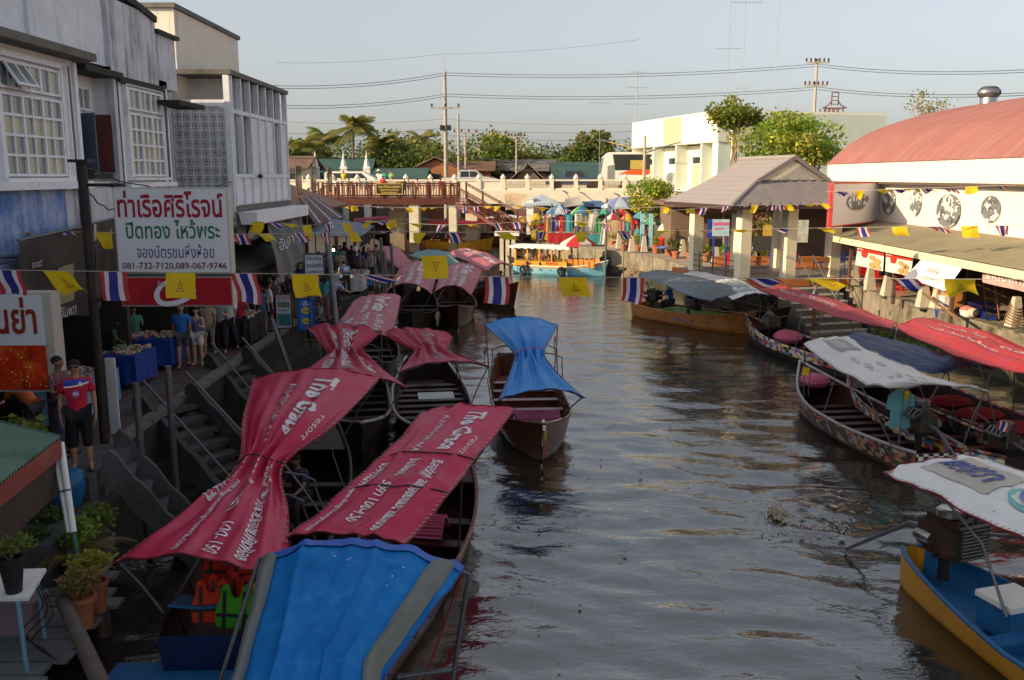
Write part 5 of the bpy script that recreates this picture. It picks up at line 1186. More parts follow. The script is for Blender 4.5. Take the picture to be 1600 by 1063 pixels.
for s in (-1,1):
    ue = 2.2+s*3.4; b = MB(); gu = 2.2+s*3.4*(1-(gz-ez)/(rzz-ez))
    e1 = [(ue,-1,ez),(ue,5.2,ez)] if s < 0 else [(4.5,-.34,roofz(4.5)),(4.5,4.6,roofz(4.5))]     # the right eave is cut short at the restaurant
    b.add(e1+[(gu,4.3,gz),(2.2,4.3,rzz),(2.2,0.0,rzz),(gu,.0,gz)],[(0,1,2,3,4,5) if s > 0 else (5,4,3,2,1,0)]); pv(b,'roof_plane',PR)
    for k in range(1,10 if s < 0 else 7):      # overlapping tile courses
        u_ = 2.2+s*3.4*k/10; z = roofz(u_)+.012; v0 = 0 if k/10 < .51 else -1*(k/10-.51)/.49; v1 = 4.3 if k/10 < .51 else 4.3+.9*(k/10-.51)/.49
        q = MB(); q.box((u_,(v0+v1)/2,z),(.05,v1-v0,.022),ry=s*R(29)); pv(q,'tile_course',PR)
    b = MB().tube([(2.2,-.12,rzz+.04),(gu,-.12,gz+.04)],.11,4); pv(b,'barge_board',mat('grey_barge',(.22,.20,.20),.6))
    b = MB().tube([(gu,-.02,gz+.03),(ue,-1.02,ez+.03) if s < 0 else (4.5,-.36,roofz(4.5)+.03)],.08,6); pv(b,'hip_ridge',PR)
gl_,gr_ = 2.2-3.4*(1-(gz-ez)/(rzz-ez)),2.2+3.4*(1-(gz-ez)/(rzz-ez))
b = MB().add([(-1.2,-1,ez),(4.5,-1,ez),(4.5,-.34,roofz(4.5)),(gr_,0,gz),(gl_,0,gz)],[(0,1,2,3,4)]); pv(b,'front_skirt',PR)
b = MB().add([(-1.2,5.2,ez),(4.5,5.2,ez),(4.5,4.6,roofz(4.5)),(gr_,4.3,gz),(gl_,4.3,gz)],[(4,3,2,1,0)]); pv(b,'back_skirt',PR)
pv(MB().add([(gl_+.1,.05,gz+.05),(gr_-.1,.05,gz+.05),(2.2,.05,rzz-.05)],[(0,1,2)]),'gable',mat('cream_gable_board',(.66,.62,.50),.7))
pv(MB().tube([(2.2,-.15,rzz+.05),(2.2,4.4,rzz+.05)],.09,6),'ridge',PR)
a0 = math.atan2(gz-ez,1.0); q = MB().box((0,0,0),(.33,.33,.035),rz=R(45)); q.v = [(x,y*1.0,z) for x,y,z in q.v]; dm = q.mesh('roof_tile',mat('mauve_tile',(.22,.20,.205),.7,.25,1))
ML = w2l(PV) @ PM
for j in range(6):
    for i in range(15):
        u_ = -1.0+.47*i+(.235 if j % 2 else 0); s = (j+.5)/6; w0 = -1.2+(gl_+1.2)*s; w1 = min(4.6,5.6-(5.6-gr_)*s)
        if w0+.2 < u_ < w1-.2:
            o = link('roof_tile',dm,PV,loc=ML @ Vector((u_,-1+s,ez+(gz-ez)*s+.02))); o.rotation_euler = (ML.to_3x3() @ Matrix.Rotation(a0,3,'X')).to_euler()
RB_ = mat('brown_railing',(.12,.06,.04),.6)
b = MB()
for z in (2.15,2.4,2.65): b.tube([(-.25,.3,z),(-.25,3.9,z)],.022,6); b.tube([(.3,-.3,z),(1.0,-.3,z)],.022,6)
for v_ in (.9,2.1,3.3): b.tube([(-.25,v_,1.9),(-.25,v_,2.8)],.025,6)
pv(b,'railing',RB_,kind='stuff'); pv(MB().bb(2.5,4.2,-.2,-.08,2.55,2.75),'bench_rail',OR); pv(MB().bb(2.6,4.1,-.2,.2,2.25,2.3),'bench_seat',OR)
stp = thing('canal_steps','concrete steps with pale edges going down from the pavilion to the water','steps',PM @ Vector((2.6,-1,0)),math.atan2(fu.y,fu.x))
for k in range(7):
    o = MB().bb(-1.2,1.5,-.34*k,.02-.34*(k-1),-.5,1.56-.25*k).build('step',C_concrete,stp); MB().bb(-1.2,1.5,-.34*k-.015,-.34*k+.05,1.50-.25*k,1.575-.25*k).build('nosing',mat('pale_nosing',(.5,.48,.42),.7),o)
for x in (-.35,.35): MB().tube([(x,.3,2.9),(x,.2,1.7),(x,.3,2.9),(x,-1.4,1.3),(x,-1.4,.4)],.024,6).build('handrail',C_steel,stp)
mp_ = thing('mooring_pole','grey pipe standing in the water below the pavilion corner','pole',(13.4,36.6,0)); MB().tube([(0,0,-.5),(0,0,2.3)],.07,8).build('pipe',C_steel,mp_,smooth=True)
# posters in and behind the pavilion
ps = thing('poster_stand','blue and white poster on blue legs inside the pavilion','poster',at(1127,356,Y=45.5))
q0 = at(1114,343,Y=45.5)-ps.location; q1 = at(1139,369,Y=45.5)-ps.location
MB().bb(q0.x,q1.x,0,.05,q1.z,q0.z).build('poster',mat('pale_blue_poster',(.42,.62,.76),.5,.3,3),ps); b = MB(); b.bb(q0.x,q1.x,-.01,0,q0.z-.3,q0.z-.14); b.bb(q0.x+.1,q1.x-.3,-.01,0,q0.z-.5,q0.z-.42); b.build('printed_heading',mat('poster_pink',(.6,.15,.3),.5),ps)
for x in (q0.x+.1,q1.x-.1): MB().tube([(x,.05,q1.z),(x,.05,1.5-ps.location.z)],.05,6).build('leg',BluePl,ps)
for px0,px1,py0,py1,m_,nm,lb_ in ((1177,1222,369,392,mat('charcoal_vinyl',(.05,.05,.055),.6),'banner','charcoal banner on the railing behind the pavilion columns'),(1193,1207,352,369,mat('amber_vinyl',(.55,.35,.06),.6,.3,6),'banner','small amber picture banner behind the pavilion columns'),(1239,1262,344,379,mat('pale_portrait_vinyl',(.50,.52,.50),.6,.5,4),'banner','pale printed banner hanging between the right pavilion columns'),(1106,1114,343,372,BluePl,'banner','narrow blue banner left of the poster stand'),(1108,1128,373,386,C_dark,'banner','black name banner below the poster stand')):
    t = thing(nm,lb_,'banner',at((px0+px1)/2,py1,Y=46)); a = at(px0,py0,Y=46)-t.location; c = at(px1,py1,Y=46)-t.location; MB().bb(a.x,c.x,0,.03,c.z,a.z).build('sheet',m_,t)
bw = thing('garden_wall','low orange brown planter wall behind the pavilion','wall',(12,46.5,1.46)); MB().bb(10.5,16,46.4,46.7,1.46,2.1).build('wall',OR,bw,world=True)
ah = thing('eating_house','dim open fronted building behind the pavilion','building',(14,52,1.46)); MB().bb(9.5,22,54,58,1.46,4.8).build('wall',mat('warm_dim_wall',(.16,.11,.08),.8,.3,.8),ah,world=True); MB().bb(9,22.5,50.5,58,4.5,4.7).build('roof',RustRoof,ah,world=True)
for k in range(6): x = 11+k*1.1; chair('plastic chair behind the pavilion %s' % ('beside the first column','left of the middle column','right of the middle column','near the pale banner','near the right column','in the far right corner')[k],x,44.9+.3*(k % 2),1.5,k,BluePl if k % 3 else RedPl,'plastic chairs behind the pavilion')
# ------------------------------------------------------------------ steps and boulders at the bend
st = thing('quay_steps','sunlit sandstone coloured steps going down to the yellow boat','steps',(7,57,0))
SS = mat('sandy_concrete',(.40,.32,.21),.85,.25,2,bump=.4,stain=(.12,.09,.05),sAmt=.3)
pa,pb = at(968,438,z=0),at(1062,402,z=1.3); e0 = at(1030,440,z=0)
for k in range(8):
    z = 1.4-.18*k; s = k/7; a = at(1003-33*s,399+34*s,z=z); c = at(1062-22*s,398+34*s,z=z)
    MB().slab([(a.x,a.y),(c.x,c.y),(c.x+.9,c.y+2.6),(a.x+.4,a.y+2.6)],-.6,z).build('step',SS,st,world=True)
for i,(px,py,r_) in enumerate(((957,415,1.0),(975,403,.8),(940,408,.75),(985,412,.6))):
    p = at(px,py+8,z=.1); b = MB().ell((0,0,.45),(r_,r_*.8,r_*.75),18,12); rnd = random.Random(i); b.v = [tuple(Vector(v)*(1+.22*noise.noise(Vector(v)*1.3+Vector((i*5,0,0))))) for v in b.v]
    b.build('boulder',mat('dark_wet_rock',(.055,.055,.045),.85,.4,2,bump=.6),None,smooth=60,label=('largest dark boulder in the water beside the quay steps','dark boulder leaning against the top of the quay steps','dark boulder behind the stern of the yellow boat','small dark boulder at the foot of the steps')[i],cat='boulder').location = p
# ------------------------------------------------------------------ market umbrellas, stalls, cloths
def umbrella(label,px,py,Y,wpx,cols,zb=1.46,tilt=0,hgt=.55,group='market umbrellas',n=8,square=False,name='market_umbrella'):
    p = at(px,py,Y=Y); r_ = wpx/1400*Y/2; t = thing(name,label,'umbrella',(p.x,Y,zb),0,group); H = p.z-zb; N_ = 4 if square else n
    MB().tube([(0,0,0),(0,0,H)],.03,6).build('pole',C_steel,t)
    RM = Matrix.Rotation(R(tilt),4,'Y')
    for k in range(N_):
        a0,a1 = 2*math.pi*(k+.5)/N_,2*math.pi*(k+1.5)/N_; b = MB(); q = 1.28 if square else 1
        def fn(u,v):
            v = max(v,.02); e = Vector((math.cos(a0),math.sin(a0),0))*(1-u)+Vector((math.cos(a1),math.sin(a1),0))*u; rr = r_*q*v
            w = RM @ Vector((e.x*rr,e.y*rr,-hgt*(v**1.5 if not square else v)-(.07*math.sin(math.pi*u)*v*v*(-1)))); return (w.x,w.y,w.z+H)
        b.grid(fn,5,6); b.grid(lambda u,v: (lambda w: (w[0],w[1],w[2]-.14*v))(fn(u,1)),5,1); b.build('panel',cols[k % len(cols)],t,smooth=True)
    b = MB()
    for k in range(N_): a0 = 2*math.pi*(k+.5)/N_; w = RM @ Vector((math.cos(a0)*r_*.95,math.sin(a0)*r_*.95,-hgt*.97)); b.tube([(0,0,H-.03),(w.x,w.y,w.z+H-.02)],.012,4)
    b.build('rib',C_steel,t,kind='stuff'); return t
U = {k: cloth('umbrella_'+k,c,tr=.35) for k,c in dict(paleblue=(.50,.60,.68),blue=(.06,.20,.42),green=(.05,.34,.14),white=(.75,.72,.66),red=(.55,.04,.05),pink=(.55,.22,.22),yellow=(.62,.48,.05),orange=(.60,.26,.08),teal=(.08,.36,.42),navy=(.05,.07,.25),violet=(.22,.25,.50)).items()}
for a in (('pale blue square market umbrella before the bridge',846,303,68,66,['paleblue'],.75,True),('small yellow umbrella beside the white pillar',838,333,66,22,['yellow'],.4,False),
          ('mid blue umbrella behind the red hanging cloth',874,320,66,42,['blue','paleblue'],.6,False),('green and blue umbrella above the hanging clothes',908,321,64.5,34,['green','blue','green','white'],.6,False),
          ('violet blue wide umbrella near the flowering bush',968,308,66,58,['violet','paleblue'],.7,False),('green and blue umbrella right of the street pole',950,321,64,26,['green','blue'],.5,False),
          ('faded pink umbrella over the beige cloth',958,333,62,40,['pink','white','red'],.7,False),('yellow and red umbrella beside the pink one',981,333,61.5,36,['orange','yellow','pink','red'],.75,False),
          ('red and white umbrella at the benches',1046,341,57,36,['white','pink','red','white'],.7,False),('blue and yellow umbrella left of the pavilion',1066,342,55.5,30,['navy','yellow','orange','navy'],.7,False),
          ('teal umbrella half under the flowering bush',1004,328,64,30,['teal','blue'],.5,False),('small orange umbrella behind the stairs landing',816,338,67,18,['orange','yellow'],.4,False)):
    umbrella(a[0],a[1],a[2],a[3],a[4],[U[c] for c in a[5]],hgt=a[6],square=a[7])
def tarp(label,P,m,name='market_tarp',sagz=.15,cat_='tarpaulin',group=None):
    P = [Vector(p) for p in P]; c = sum(P,Vector())/4; t = thing(name,label,cat_,c,0,group); b = MB()
    b.grid(lambda u,v: (lambda q: (q.x,q.y,q.z-sagz*math.sin(math.pi*u)*math.sin(math.pi*v)+.04*noise.noise(q*1.5)))(P[0]*(1-u)*(1-v)+P[1]*u*(1-v)+P[2]*u*v+P[3]*(1-u)*v),10,8); b.build('sheet',m,t,world=True,smooth=True)
    b = MB()
    for p in P[:4]: b.tube([p,(p.x,p.y,1.4)],.03,5)
    b.build('support',C_steel,t,world=True,kind='stuff'); return t
tarp('grey crumpled tarpaulin between the umbrellas',[at(878,325,Y=66),at(912,320,Y=66),at(905,308,Y=69),at(884,310,Y=69)],cloth('grey_tarp',(.36,.34,.31)))
tarp('blue and white checked tarpaulin behind the clothes',[at(905,322,Y=67),at(942,324,Y=67),at(940,314,Y=70),at(910,315,Y=70)],U['blue'])
tarp('slate blue tarpaulin at the end of the umbrella row',[at(940,324,Y=68),at(1000,318,Y=68),at(992,306,Y=71),at(950,312,Y=71)],U['violet'])
tarp('beige striped awning under the bridge deck',[at(790,328,Y=75),at(822,326,Y=75),at(822,303,Y=76.3),at(790,303,Y=76.3)],cloth('beige_stripe_cloth',(.55,.42,.28),var=.4,sc=6))
wp = thing('white_pillar','white tiled pillar under the pale blue umbrella','pillar',at(828,345,Y=67)); MB().box((0,0,.3),(.5,.5,2.6)).build('pillar',C_white,wp); MB().box((0,0,1.65),(.6,.6,.1)).build('cap',C_white,wp)
def hang(label,px0,px1,py0,py1,Y,m,skew=0,name='hanging_cloth'):
    a,c = at(px0,py0,Y=Y),at(px1,py1,Y=Y); t = thing(name,label,'cloth',((a.x+c.x)/2,Y,c.z),0,'clothes hanging at the market stalls'); b = MB(); sk_ = at(px0+skew,py0,Y=Y).x-a.x
    b.grid(lambda u,v: (a.x+(c.x-a.x)*u+sk_*(1-v)*-1+sk_,Y-.035*math.sin(u*8+px0)*(1-v*.6)-.1*(1-v)-.03*math.sin(v*5+px0),c.z+(a.z-c.z)*v),16,5); b.build('cloth',m,t,world=True,smooth=True)
    MB().tube([(a.x-.1+sk_*0,Y,a.z+.02),(c.x+.1+sk_,Y,a.z+.02)],.02,5).build('rod',C_steel,t,world=True)
hang('red cloth hanging left of the blue one',869,882,339,372,64,U['red']); hang('bright blue cloth beside the red one',883,894,336,369,64,U['teal'])
hang('small white shirt on the clothes rail',898,908,334,353,63.5,U['white']); hang('grey brown towel left of the slanting white cloth',903,917,337,366,63.2,cloth('taupe_cloth',(.25,.22,.17))); hang('slanting white cloth on the rail',914,926,334,368,63,U['white'],6)
hang('narrow white cloth left of the beige one',937,944,346,382,61.5,U['white'],4); hang('long beige cloth hanging nearly to the ground',945,968,344,391,61,cloth('beige_cloth',(.48,.36,.22)),4)
for px0,px1,py0,py1,Y,c,lb_ in ((850,858,342,366,65.6,'orange','orange cloth near the white pillar'),(859,868,340,364,65.3,'navy','navy cloth left of the red one'),(926,934,336,362,63.6,'yellow','yellow cloth behind the slanting white one'),(930,938,342,372,63,'green','green cloth left of the narrow white one'),(968,976,345,378,60.8,'pink','pink cloth right of the beige one'),(977,985,348,372,60.5,'teal','teal cloth under the yellow and red umbrella'),(986,995,344,376,60,'red','red cloth beside the turquoise posts'),(1022,1030,352,380,58,'white','white cloth right of the turquoise posts'),(1060,1068,358,384,55,'red','red cloth under the blue and yellow umbrella'),(842,850,338,356,66.6,'white','white shirt hanging on the pillar')):
    hang(lb_,px0,px1,py0,py1,Y,U[c])
for a in (('pink umbrella left of the mid blue one',862,330,67.5,26,['pink','white'],.4),('teal umbrella behind the checked tarpaulin',930,326,67,26,['teal','white'],.4),('orange umbrella behind the beige cloth',972,326,64.5,26,['orange','red'],.4),('green umbrella at the turquoise posts',1018,338,60.5,26,['green','white'],.45)):
    umbrella(a[0],a[1],a[2],a[3],a[4],[U[c] for c in a[5]],hgt=a[6])
for px in (1003,1016):
    t = thing('painted_post','pale turquoise post %s of the two by the flowering bush' % ('left' if px < 1010 else 'right'),'post',at(px,386,Y=57.5)); MB().box((0,0,1.0),(.25,.2,2.2)).build('post',mat('turquoise_paint',(.25,.52,.58),.6,.1,2),t); MB().box((0,0,-.05),(.32,.28,.1)).build('base',C_concrete,t)
stalls = thing('market_arcade','dark timber market arcade behind the umbrellas','building',(8,72,1.46))
MB().bb(2.4,16,70,74,1.4,4.0).build('wall',mat('market_arcade_wall',(.14,.10,.075),.8,.5,.7),stalls,world=True); MB().bb(2.2,16.5,68.6,74.5,3.98,4.1).build('roof',RustRoof,stalls,world=True)
for k in range(5): MB().bb(2.6+3*k,2.8+3*k,68.8,69,1.4,3.98).build('post',C_wood,stalls,world=True)
def goods(b,x,y,z,n,w,d,rnd,s=.08):
    for _ in range(int(n*2.2)):
        b.mi(rnd.randrange(5)); p = (x+rnd.uniform(-w,w),y+rnd.uniform(-d,d),z+s*.45); q = [s*rnd.uniform(.4,1.1) for _ in range(3)]
        if rnd.random() < .45: b.box(p,(q[0]*1.3,q[1]*1.3,q[2]),rz=rnd.random()*3)
        else: b.ell(p,(q[0]*.8,q[1]*.8,q[2]*.7),7,4)
GOODS = [mat('goods_'+k,c,.6,.2,8) for k,c in (('cream',(.55,.48,.35)),('brown',(.25,.13,.07)),('pink',(.5,.16,.2)),('green',(.12,.25,.1)),('grey',(.3,.31,.33)))]
def stall(label,x,y,z,w,d,m,seed,group='market stalls',rz=0,name='market_stall',h=.78):
    t = thing(name,label,'stall',(x,y,z),rz,group); MB().box((0,0,h),(w,d,.05)).build('table_top',C_wood,t)
    b = MB(); s2 = Vector((w/2,d/2,0))
    P = [(-w/2,-d/2),(w/2,-d/2),(w/2,d/2),(-w/2,d/2),(-w/2,-d/2)]
    def fn(u,v):
        k = min(3,int(u*4)); f = u*4-k; a,c = P[k],P[k+1]; q = Vector((a[0]+(c[0]-a[0])*f,a[1]+(c[1]-a[1])*f,h+.03-(h-.1)*(1-v))); n_ = Vector((q.x,q.y,0)).normalized(); return q+n_*(.02+.025*math.sin(u*80)*(1-v))
    b.grid(fn,120,3); b.box((0,0,h+.032),(w+.03,d+.03,.006)); b.build('table_cloth',m,t)
    for sx in (-1,1):
        for sy in (-1,1): MB().box((sx*(w/2-.08),sy*(d/2-.08),h/2),(.05,.05,h)).build('leg',C_wood,t)
    b = MB(); goods(b,0,0,h+.04,int(26*w*d)+8,w*.45,d*.42,random.Random(seed)); b.build('goods',GOODS,t,kind='stuff'); return t
for i,(px,py,Y) in enumerate(((876,372,63.5),(930,378,62),(1000,385,59.5),(850,368,66.5))):
    p = at(px,py,Y=Y); stall(('market stall under the mid blue umbrella','market stall behind the hanging white cloth','market stall under the yellow and red umbrella','market stall at the foot of the white pillar')[i],p.x,Y,1.46,1.8,.9,(U['red'],U['teal'],U['pink'],U['yellow'])[i],i)
for i,px in enumerate((1035,1056)):
    p = at(px,396,z=1.46); t = thing('garden_bench','red slatted bench %s' % ('with blue cloth on it' if i == 0 else 'next to the terracotta pots'),'bench',p,-.5)
    MB().box((0,0,.45),(1.2,.45,.05)).build('seat',RedPl,t); MB().box((0,.22,.75),(1.2,.04,.4)).build('backrest',RedPl,t)
    for sx in (-1,1): MB().box((sx*.52,0,.22),(.06,.4,.45)).build('leg',RedPl,t)
p = at(1035,390,z=1.9); t = thing('folded_cloth','blue patterned cloth lying on the red bench','cloth',p); MB().ell((0,0,.1),(.4,.22,.1),12,6).build('cloth',mat('blue_print_cloth',(.12,.25,.55),.8,.5,6),t,smooth=True)
def potplant(label,p,r=.22,h=.7,m=None,potm=None,seed=0,group='terracotta pot plants',ls=.12,n=260):
    t = thing('pot_plant',label,'pot plant',p,0,group); MB().lathe([(r*.65,0),(r,.36),(r*1.12,.36),(r*1.12,.42),(r*.9,.42),(r*.85,.36)],(0,0,0),14).build('pot',potm or mat('terracotta',(.36,.13,.06),.8,.2,4),t,smooth=40)
    rnd = random.Random(seed); b = MB()
    for k in range(5): leaves(b,(rnd.uniform(-.15,.15),rnd.uniform(-.15,.15),.42+h*rnd.uniform(.3,.7)),(.2,.2,h*.3),n//5,ls,rnd)
    b.build('foliage',m or LM[rnd.randrange(5)],t); b = MB()
    for k in range(4): b.tube([(0,0,.35),(rnd.uniform(-.1,.1),rnd.uniform(-.1,.1),.42+h*.6)],.012,4)
    b.build('stem',C_wood,t,kind='stuff'); return t
for i,(px,py) in enumerate(((902,375),(957,386),(975,392),(997,392),(1025,396),(1046,400),(1056,404),(1078,406),(1085,404),(1103,408),(1131,413),(1165,417),(1190,417),(1220,418))):
    potplant('terracotta pot with %s' % ('a small shrub left of the white cloth','a shrub at the foot of the beige cloth','a low plant beside the brown stake','a low plant between two tapered posts','a bushy plant beside the red bench','a bushy plant in front of the benches','a dark shrub right of the second bench','a spreading plant past the benches','leafy twigs beside the tapered post','a small plant just left of the pavilion','a plant behind the pavilion railing','a plant right of the pavilion column','red flowers between the columns','a round shrub under the charcoal banner')[i],at(px,py,z=1.47),.25,.75,None,None,i)
for i,(px,py0,py1,Y,r_,m_,lb_) in enumerate(((948,310,452,52,.05,C_steel,'thin grey pole standing in the water before the yellow boat'),(987,360,408,57,.14,C_wood,'thick brown stake at the quay beside the steps'),(862,318,386,63.8,.06,C_steel,'thin grey pole left of the red cloth'),(976,335,432,54.5,.03,C_steel,'thin mooring stake beside the boulder'))):
    a,c = at(px,py0,Y=Y),at(px,py1,Y=Y); t = thing('mooring_pole',lb_,'pole',(a.x,Y,c.z-.6)); MB().tube([(0,0,0),(0,0,a.z-c.z+.6)],r_,8).build('pole',m_,t,smooth=True)
    if i == 0: MB().lathe([(.05,0),(.14,.05),(.14,.25),(.05,.3)],(0,-.1,a.z-c.z+.0),10).build('lamp',C_white,t)
for px,py,dx in ((905,300,-22),(946,302,-36),(992,304,-28)):
    a = at(px,py+26,Y=74); t = thing('street_lamp','slanting lamp arm below the bridge deck %s' % {905: 'left of the others',946: 'in the middle',992: 'nearest the flowering bush'}[px],'street lamp',a,0,'slanting lamp arms at the bridge'); e = at(px+dx,py,Y=74)-a
    MB().tube([(0,0,-1.5),(0,0,0),tuple(e)],.03,5).build('arm',C_steel,t); MB().box(tuple(e),(.5,.2,.1),ry=.4).build('lamp_head',C_chrome,t)
# ------------------------------------------------------------------ sign boards on the left bank
sp = thing('sign_pole','tall dark rusty steel pole carrying the harbour sign','pole',(-7.45,15.8,1.3))
rb = mat('dark_rusty_steel',(.022,.016,.015),.6,.4,3,stain=(.09,.03,.015),sAmt=.25)
MB().tube([(0,0,0),(0,0,5.15)],.085,10).build('pole',rb,sp,smooth=True); MB().box((0,0,5.16),(.34,.3,.05)).build('cap_plate',rb,sp)
MB().tube([(0,0,4.75),(.7,0,4.75)],.03,6).build('bracket',rb,sp); MB().tube([(0,0,2.75),(.7,0,2.72)],.03,6).build('bracket',rb,sp)
hs_ = thing('harbour_sign','white sign with red Thai name and two phone numbers over a red drinks panel','sign',(-5.85,15.8,3.9))
a = at(178,293,Y=15.8); c = at(362,478,Y=15.8); x0,x1,zt,zb = a.x,at(357,293,Y=15.8).x,a.z,c.z; zm = at(200,427,Y=15.8).z; zr = at(200,423,Y=15.8).z
SignW = mat('white_acrylic_face',(.66,.68,.72),.35,.04,1,coat=.2); SignR = mat('deep_red_acrylic',(.36,.008,.02),.35,.06,1,coat=.3); SideC = mat('cream_sign_side',(.46,.45,.40),.6,.15,2,stain=(.15,.14,.12),sAmt=.15)
MB().bb(x0,x1,15.72,15.95,zm,zt).build('light_box',SideC,hs_,world=True); MB().bb(x0+.03,x1-.03,15.69,15.72,zm+.03,zt-.03).build('face',SignW,hs_,world=True)
MB().bb(x0+.02,x1,15.72,15.95,zb,zm-.06).build('light_box',SideC,hs_,world=True,label='cream sided box of the red panel'); MB().bb(x0+.04,x1-.02,15.69,15.72,zb+.03,zm-.07).build('red_face',SignR,hs_,world=True)
MB().bb(x0,x1,15.75,15.9,zm-.058,zm-.002).build('spacer',C_steel,hs_,world=True)
fs_ = lambda u,v: Vector((x0+(x1-x0)*u,15.685,zm+(zt-zm)*v))
for txt,bx,m_,bd in (('ท่าเรือศิริโรจน์',(.04,.655,.96,.965),mat('red_sign_letters',(.32,.006,.03),.4),.02),('ปิดทอง ไหว้พระ',(.10,.41,.92,.63),mat('green_sign_letters',(.01,.17,.07),.4),.015),('จองบัตรชมหิ่งห้อย',(.18,.185,.86,.35),mat('violet_sign_letters',(.06,.03,.20),.4),.0),('081-732-7120,089-067-9746',(.045,.045,.965,.135),mat('maroon_sign_letters',(.16,.006,.03),.4),.012)):
    b = MB(); lettering(b,txt,fs_,bx,bold=bd); b.build('lettering',m_,hs_,world=True)
fr = lambda u,v: Vector((x0+(x1-x0)*u,15.684,zb+(zm-.07-zb)*v))
b = MB()
# white looping stroke, most of it hidden by the flag in front
pts = [(.56,.80),(.50,.93),(.40,.80),(.335,.50),(.34,.22),(.40,.10),(.50,.14),(.60,.30),(.66,.55),(.63,.72),(.56,.74),(.50,.6),(.46,.42)]
P = [Vector((x,y,0)) for x,y in pts]; L2,R2 = [],[]
for i in range(49):
    t_ = i/48; p,q = cat(P,t_),cat(P,min(1,t_+.01)); d = (q-p); d = Vector((d.x*3.2,d.y,0)); d = d.normalized() if d.length > 0 else Vector((1,0,0)); w = .075*math.sin(math.pi*min(1,t_*1.1+.04))+.012
    L2.append((p.x-d.y*w/3.2,p.y+d.x*w)); R2.append((p.x+d.y*w/3.2,p.y-d.x*w))
b.add([fr(*q) for q in L2+R2],[(i,i+1,49+i+1,49+i) for i in range(48)]); b.build('white_swirl',SignW,hs_,world=True)
b = MB(); lettering(b,'ดื่ม',fr,(.345,.74,.40,.90)); b.build('lettering',SignW,hs_,world=True)
ls = thing('drinks_sign','light box sign cut by the left edge with brown Thai letters over an orange picture','sign',(-8,14,2.7))
Y0 = 14.0; x1 = at(66,500,Y=Y0).x; x2 = at(80,500,Y=Y0).x; x0 = x1-2.6; zt,zm,zb = at(60,458,Y=Y0).z,at(60,540,Y=Y0).z,at(60,613,Y=Y0).z
MB().bb(x0,x2,Y0+.03,Y0+.34,zb,zt).build('light_box',SideC,ls,world=True); MB().bb(x0,x1,Y0,Y0+.03,zm,zt-.04).build('face',SignW,ls,world=True)
OP = mat('orange_fizz_print',(.58,.035,.008),.35,.6,4,stain=(.75,.22,.02),sAmt=.35,sSc=3)
MB().bb(x0,x1,Y0-.001,Y0+.03,zb+.04,zm-.003).build('picture',OP,ls,world=True)
fl = lambda u,v: Vector((x0+(x1-x0)*u,Y0-.012,zm+(zt-zm)*v)); b = MB(); lettering(b,'ณย่า',fl,(.66,.22,.965,.92),bold=.02); b.build('lettering',mat('brown_red_letters',(.26,.03,.015),.4),ls,world=True)
b = MB(); rnd = random.Random(3)
for _ in range(60):
    x,z,r_ = x1-rnd.random()*1.3,zb+.06+rnd.random()*(zm-zb-.1),rnd.uniform(.005,.02); b.add([(x+r_*math.cos(k*1.05)*rnd.uniform(.6,1.6),Y0-.012,z+r_*math.sin(k*1.05)) for k in range(6)],[tuple(range(6))])
b.build('splash_print',mat('gold_splash_print',(.75,.38,.10),.4),ls,world=True,kind='stuff')
MB().tube([(x0+.8,Y0+.2,1.2),(x0+.8,Y0+.2,zb)],.05,6).build('leg',rb,ls,world=True); MB().tube([(x1-.1,Y0+.2,1.2),(x1-.1,Y0+.2,zb)],.05,6).build('leg',rb,ls,world=True)
def board_sign(name,label,px0,py0,px1,py1,Y,m,lines,edge=None,catn='sign',legs=True,rz=0):
    a,c = at(px0,py0,Y=Y),at(px1,py1,Y=Y); t = thing(name,label,catn,((a.x+c.x)/2,Y,c.z)); w,h = (c.x-a.x)/2,a.z-c.z
    MB().bb(-w,w,0,.05,0,h).build('board',m,t); b = MB(); e = .035
    for q in ((-w-e,-w,-e,h+e),(w,w+e,-e,h+e)): b.bb(q[0],q[1],-.02,.06,q[2],q[3])
    for q in ((-e,0),(h,h+e)): b.bb(-w,w,-.02,.06,q[0],q[1])
    b.build('frame',edge or C_redwood,t); f = lambda u,v: Vector((-w+2*w*u,-.008,h*v))
    for txt,bx,lm_ in lines:
        b = MB()
        if txt is None: b.add([f(bx[0],bx[1]),f(bx[2],bx[1]),f(bx[2],bx[3]),f(bx[0],bx[3])],[(0,1,2,3)]); b.build('printed_picture',lm_,t)
        elif txt == 'o': b.add([f((bx[0]+bx[2])/2+(bx[2]-bx[0])/2*math.cos(k*.3142),(bx[1]+bx[3])/2+(bx[3]-bx[1])/2*math.sin(k*.3142)) for k in range(20)],[tuple(range(20))]); b.build('printed_oval',lm_,t)
        else:
            f2 = lambda u,v: f(u,v)+Vector((0,-.006,0)); lettering(b,txt,f2,bx,bold=.01); b.build('lettering',lm_,t)
    if legs:
        for x in (-w+.05,w-.05): MB().tube([(x,.06,h*.5),(x,.06,1.3-c.z)],.02,5).build('leg',C_dark,t)
    return t
BlueInk = mat('blue_sign_ink',(.02,.06,.25),.5); RedInk = mat('red_sign_ink',(.4,.02,.02),.5); WhInk = mat('white_sign_ink',(.75,.76,.78),.5)
board_sign('boat_hire_sign','framed white board with three lines of blue Thai writing beside the grey leaning pole',476,398,506,430,25.5,mat('pale_board',(.58,.62,.66),.5),[('ท่าเรือ จำปีบุญ',(.08,.68,.92,.93),BlueInk),('บริการเรือท่องเที่ยว',(.04,.37,.96,.62),BlueInk),('โทร. 089-8227-18',(.08,.1,.9,.26),BlueInk)],C_dark)
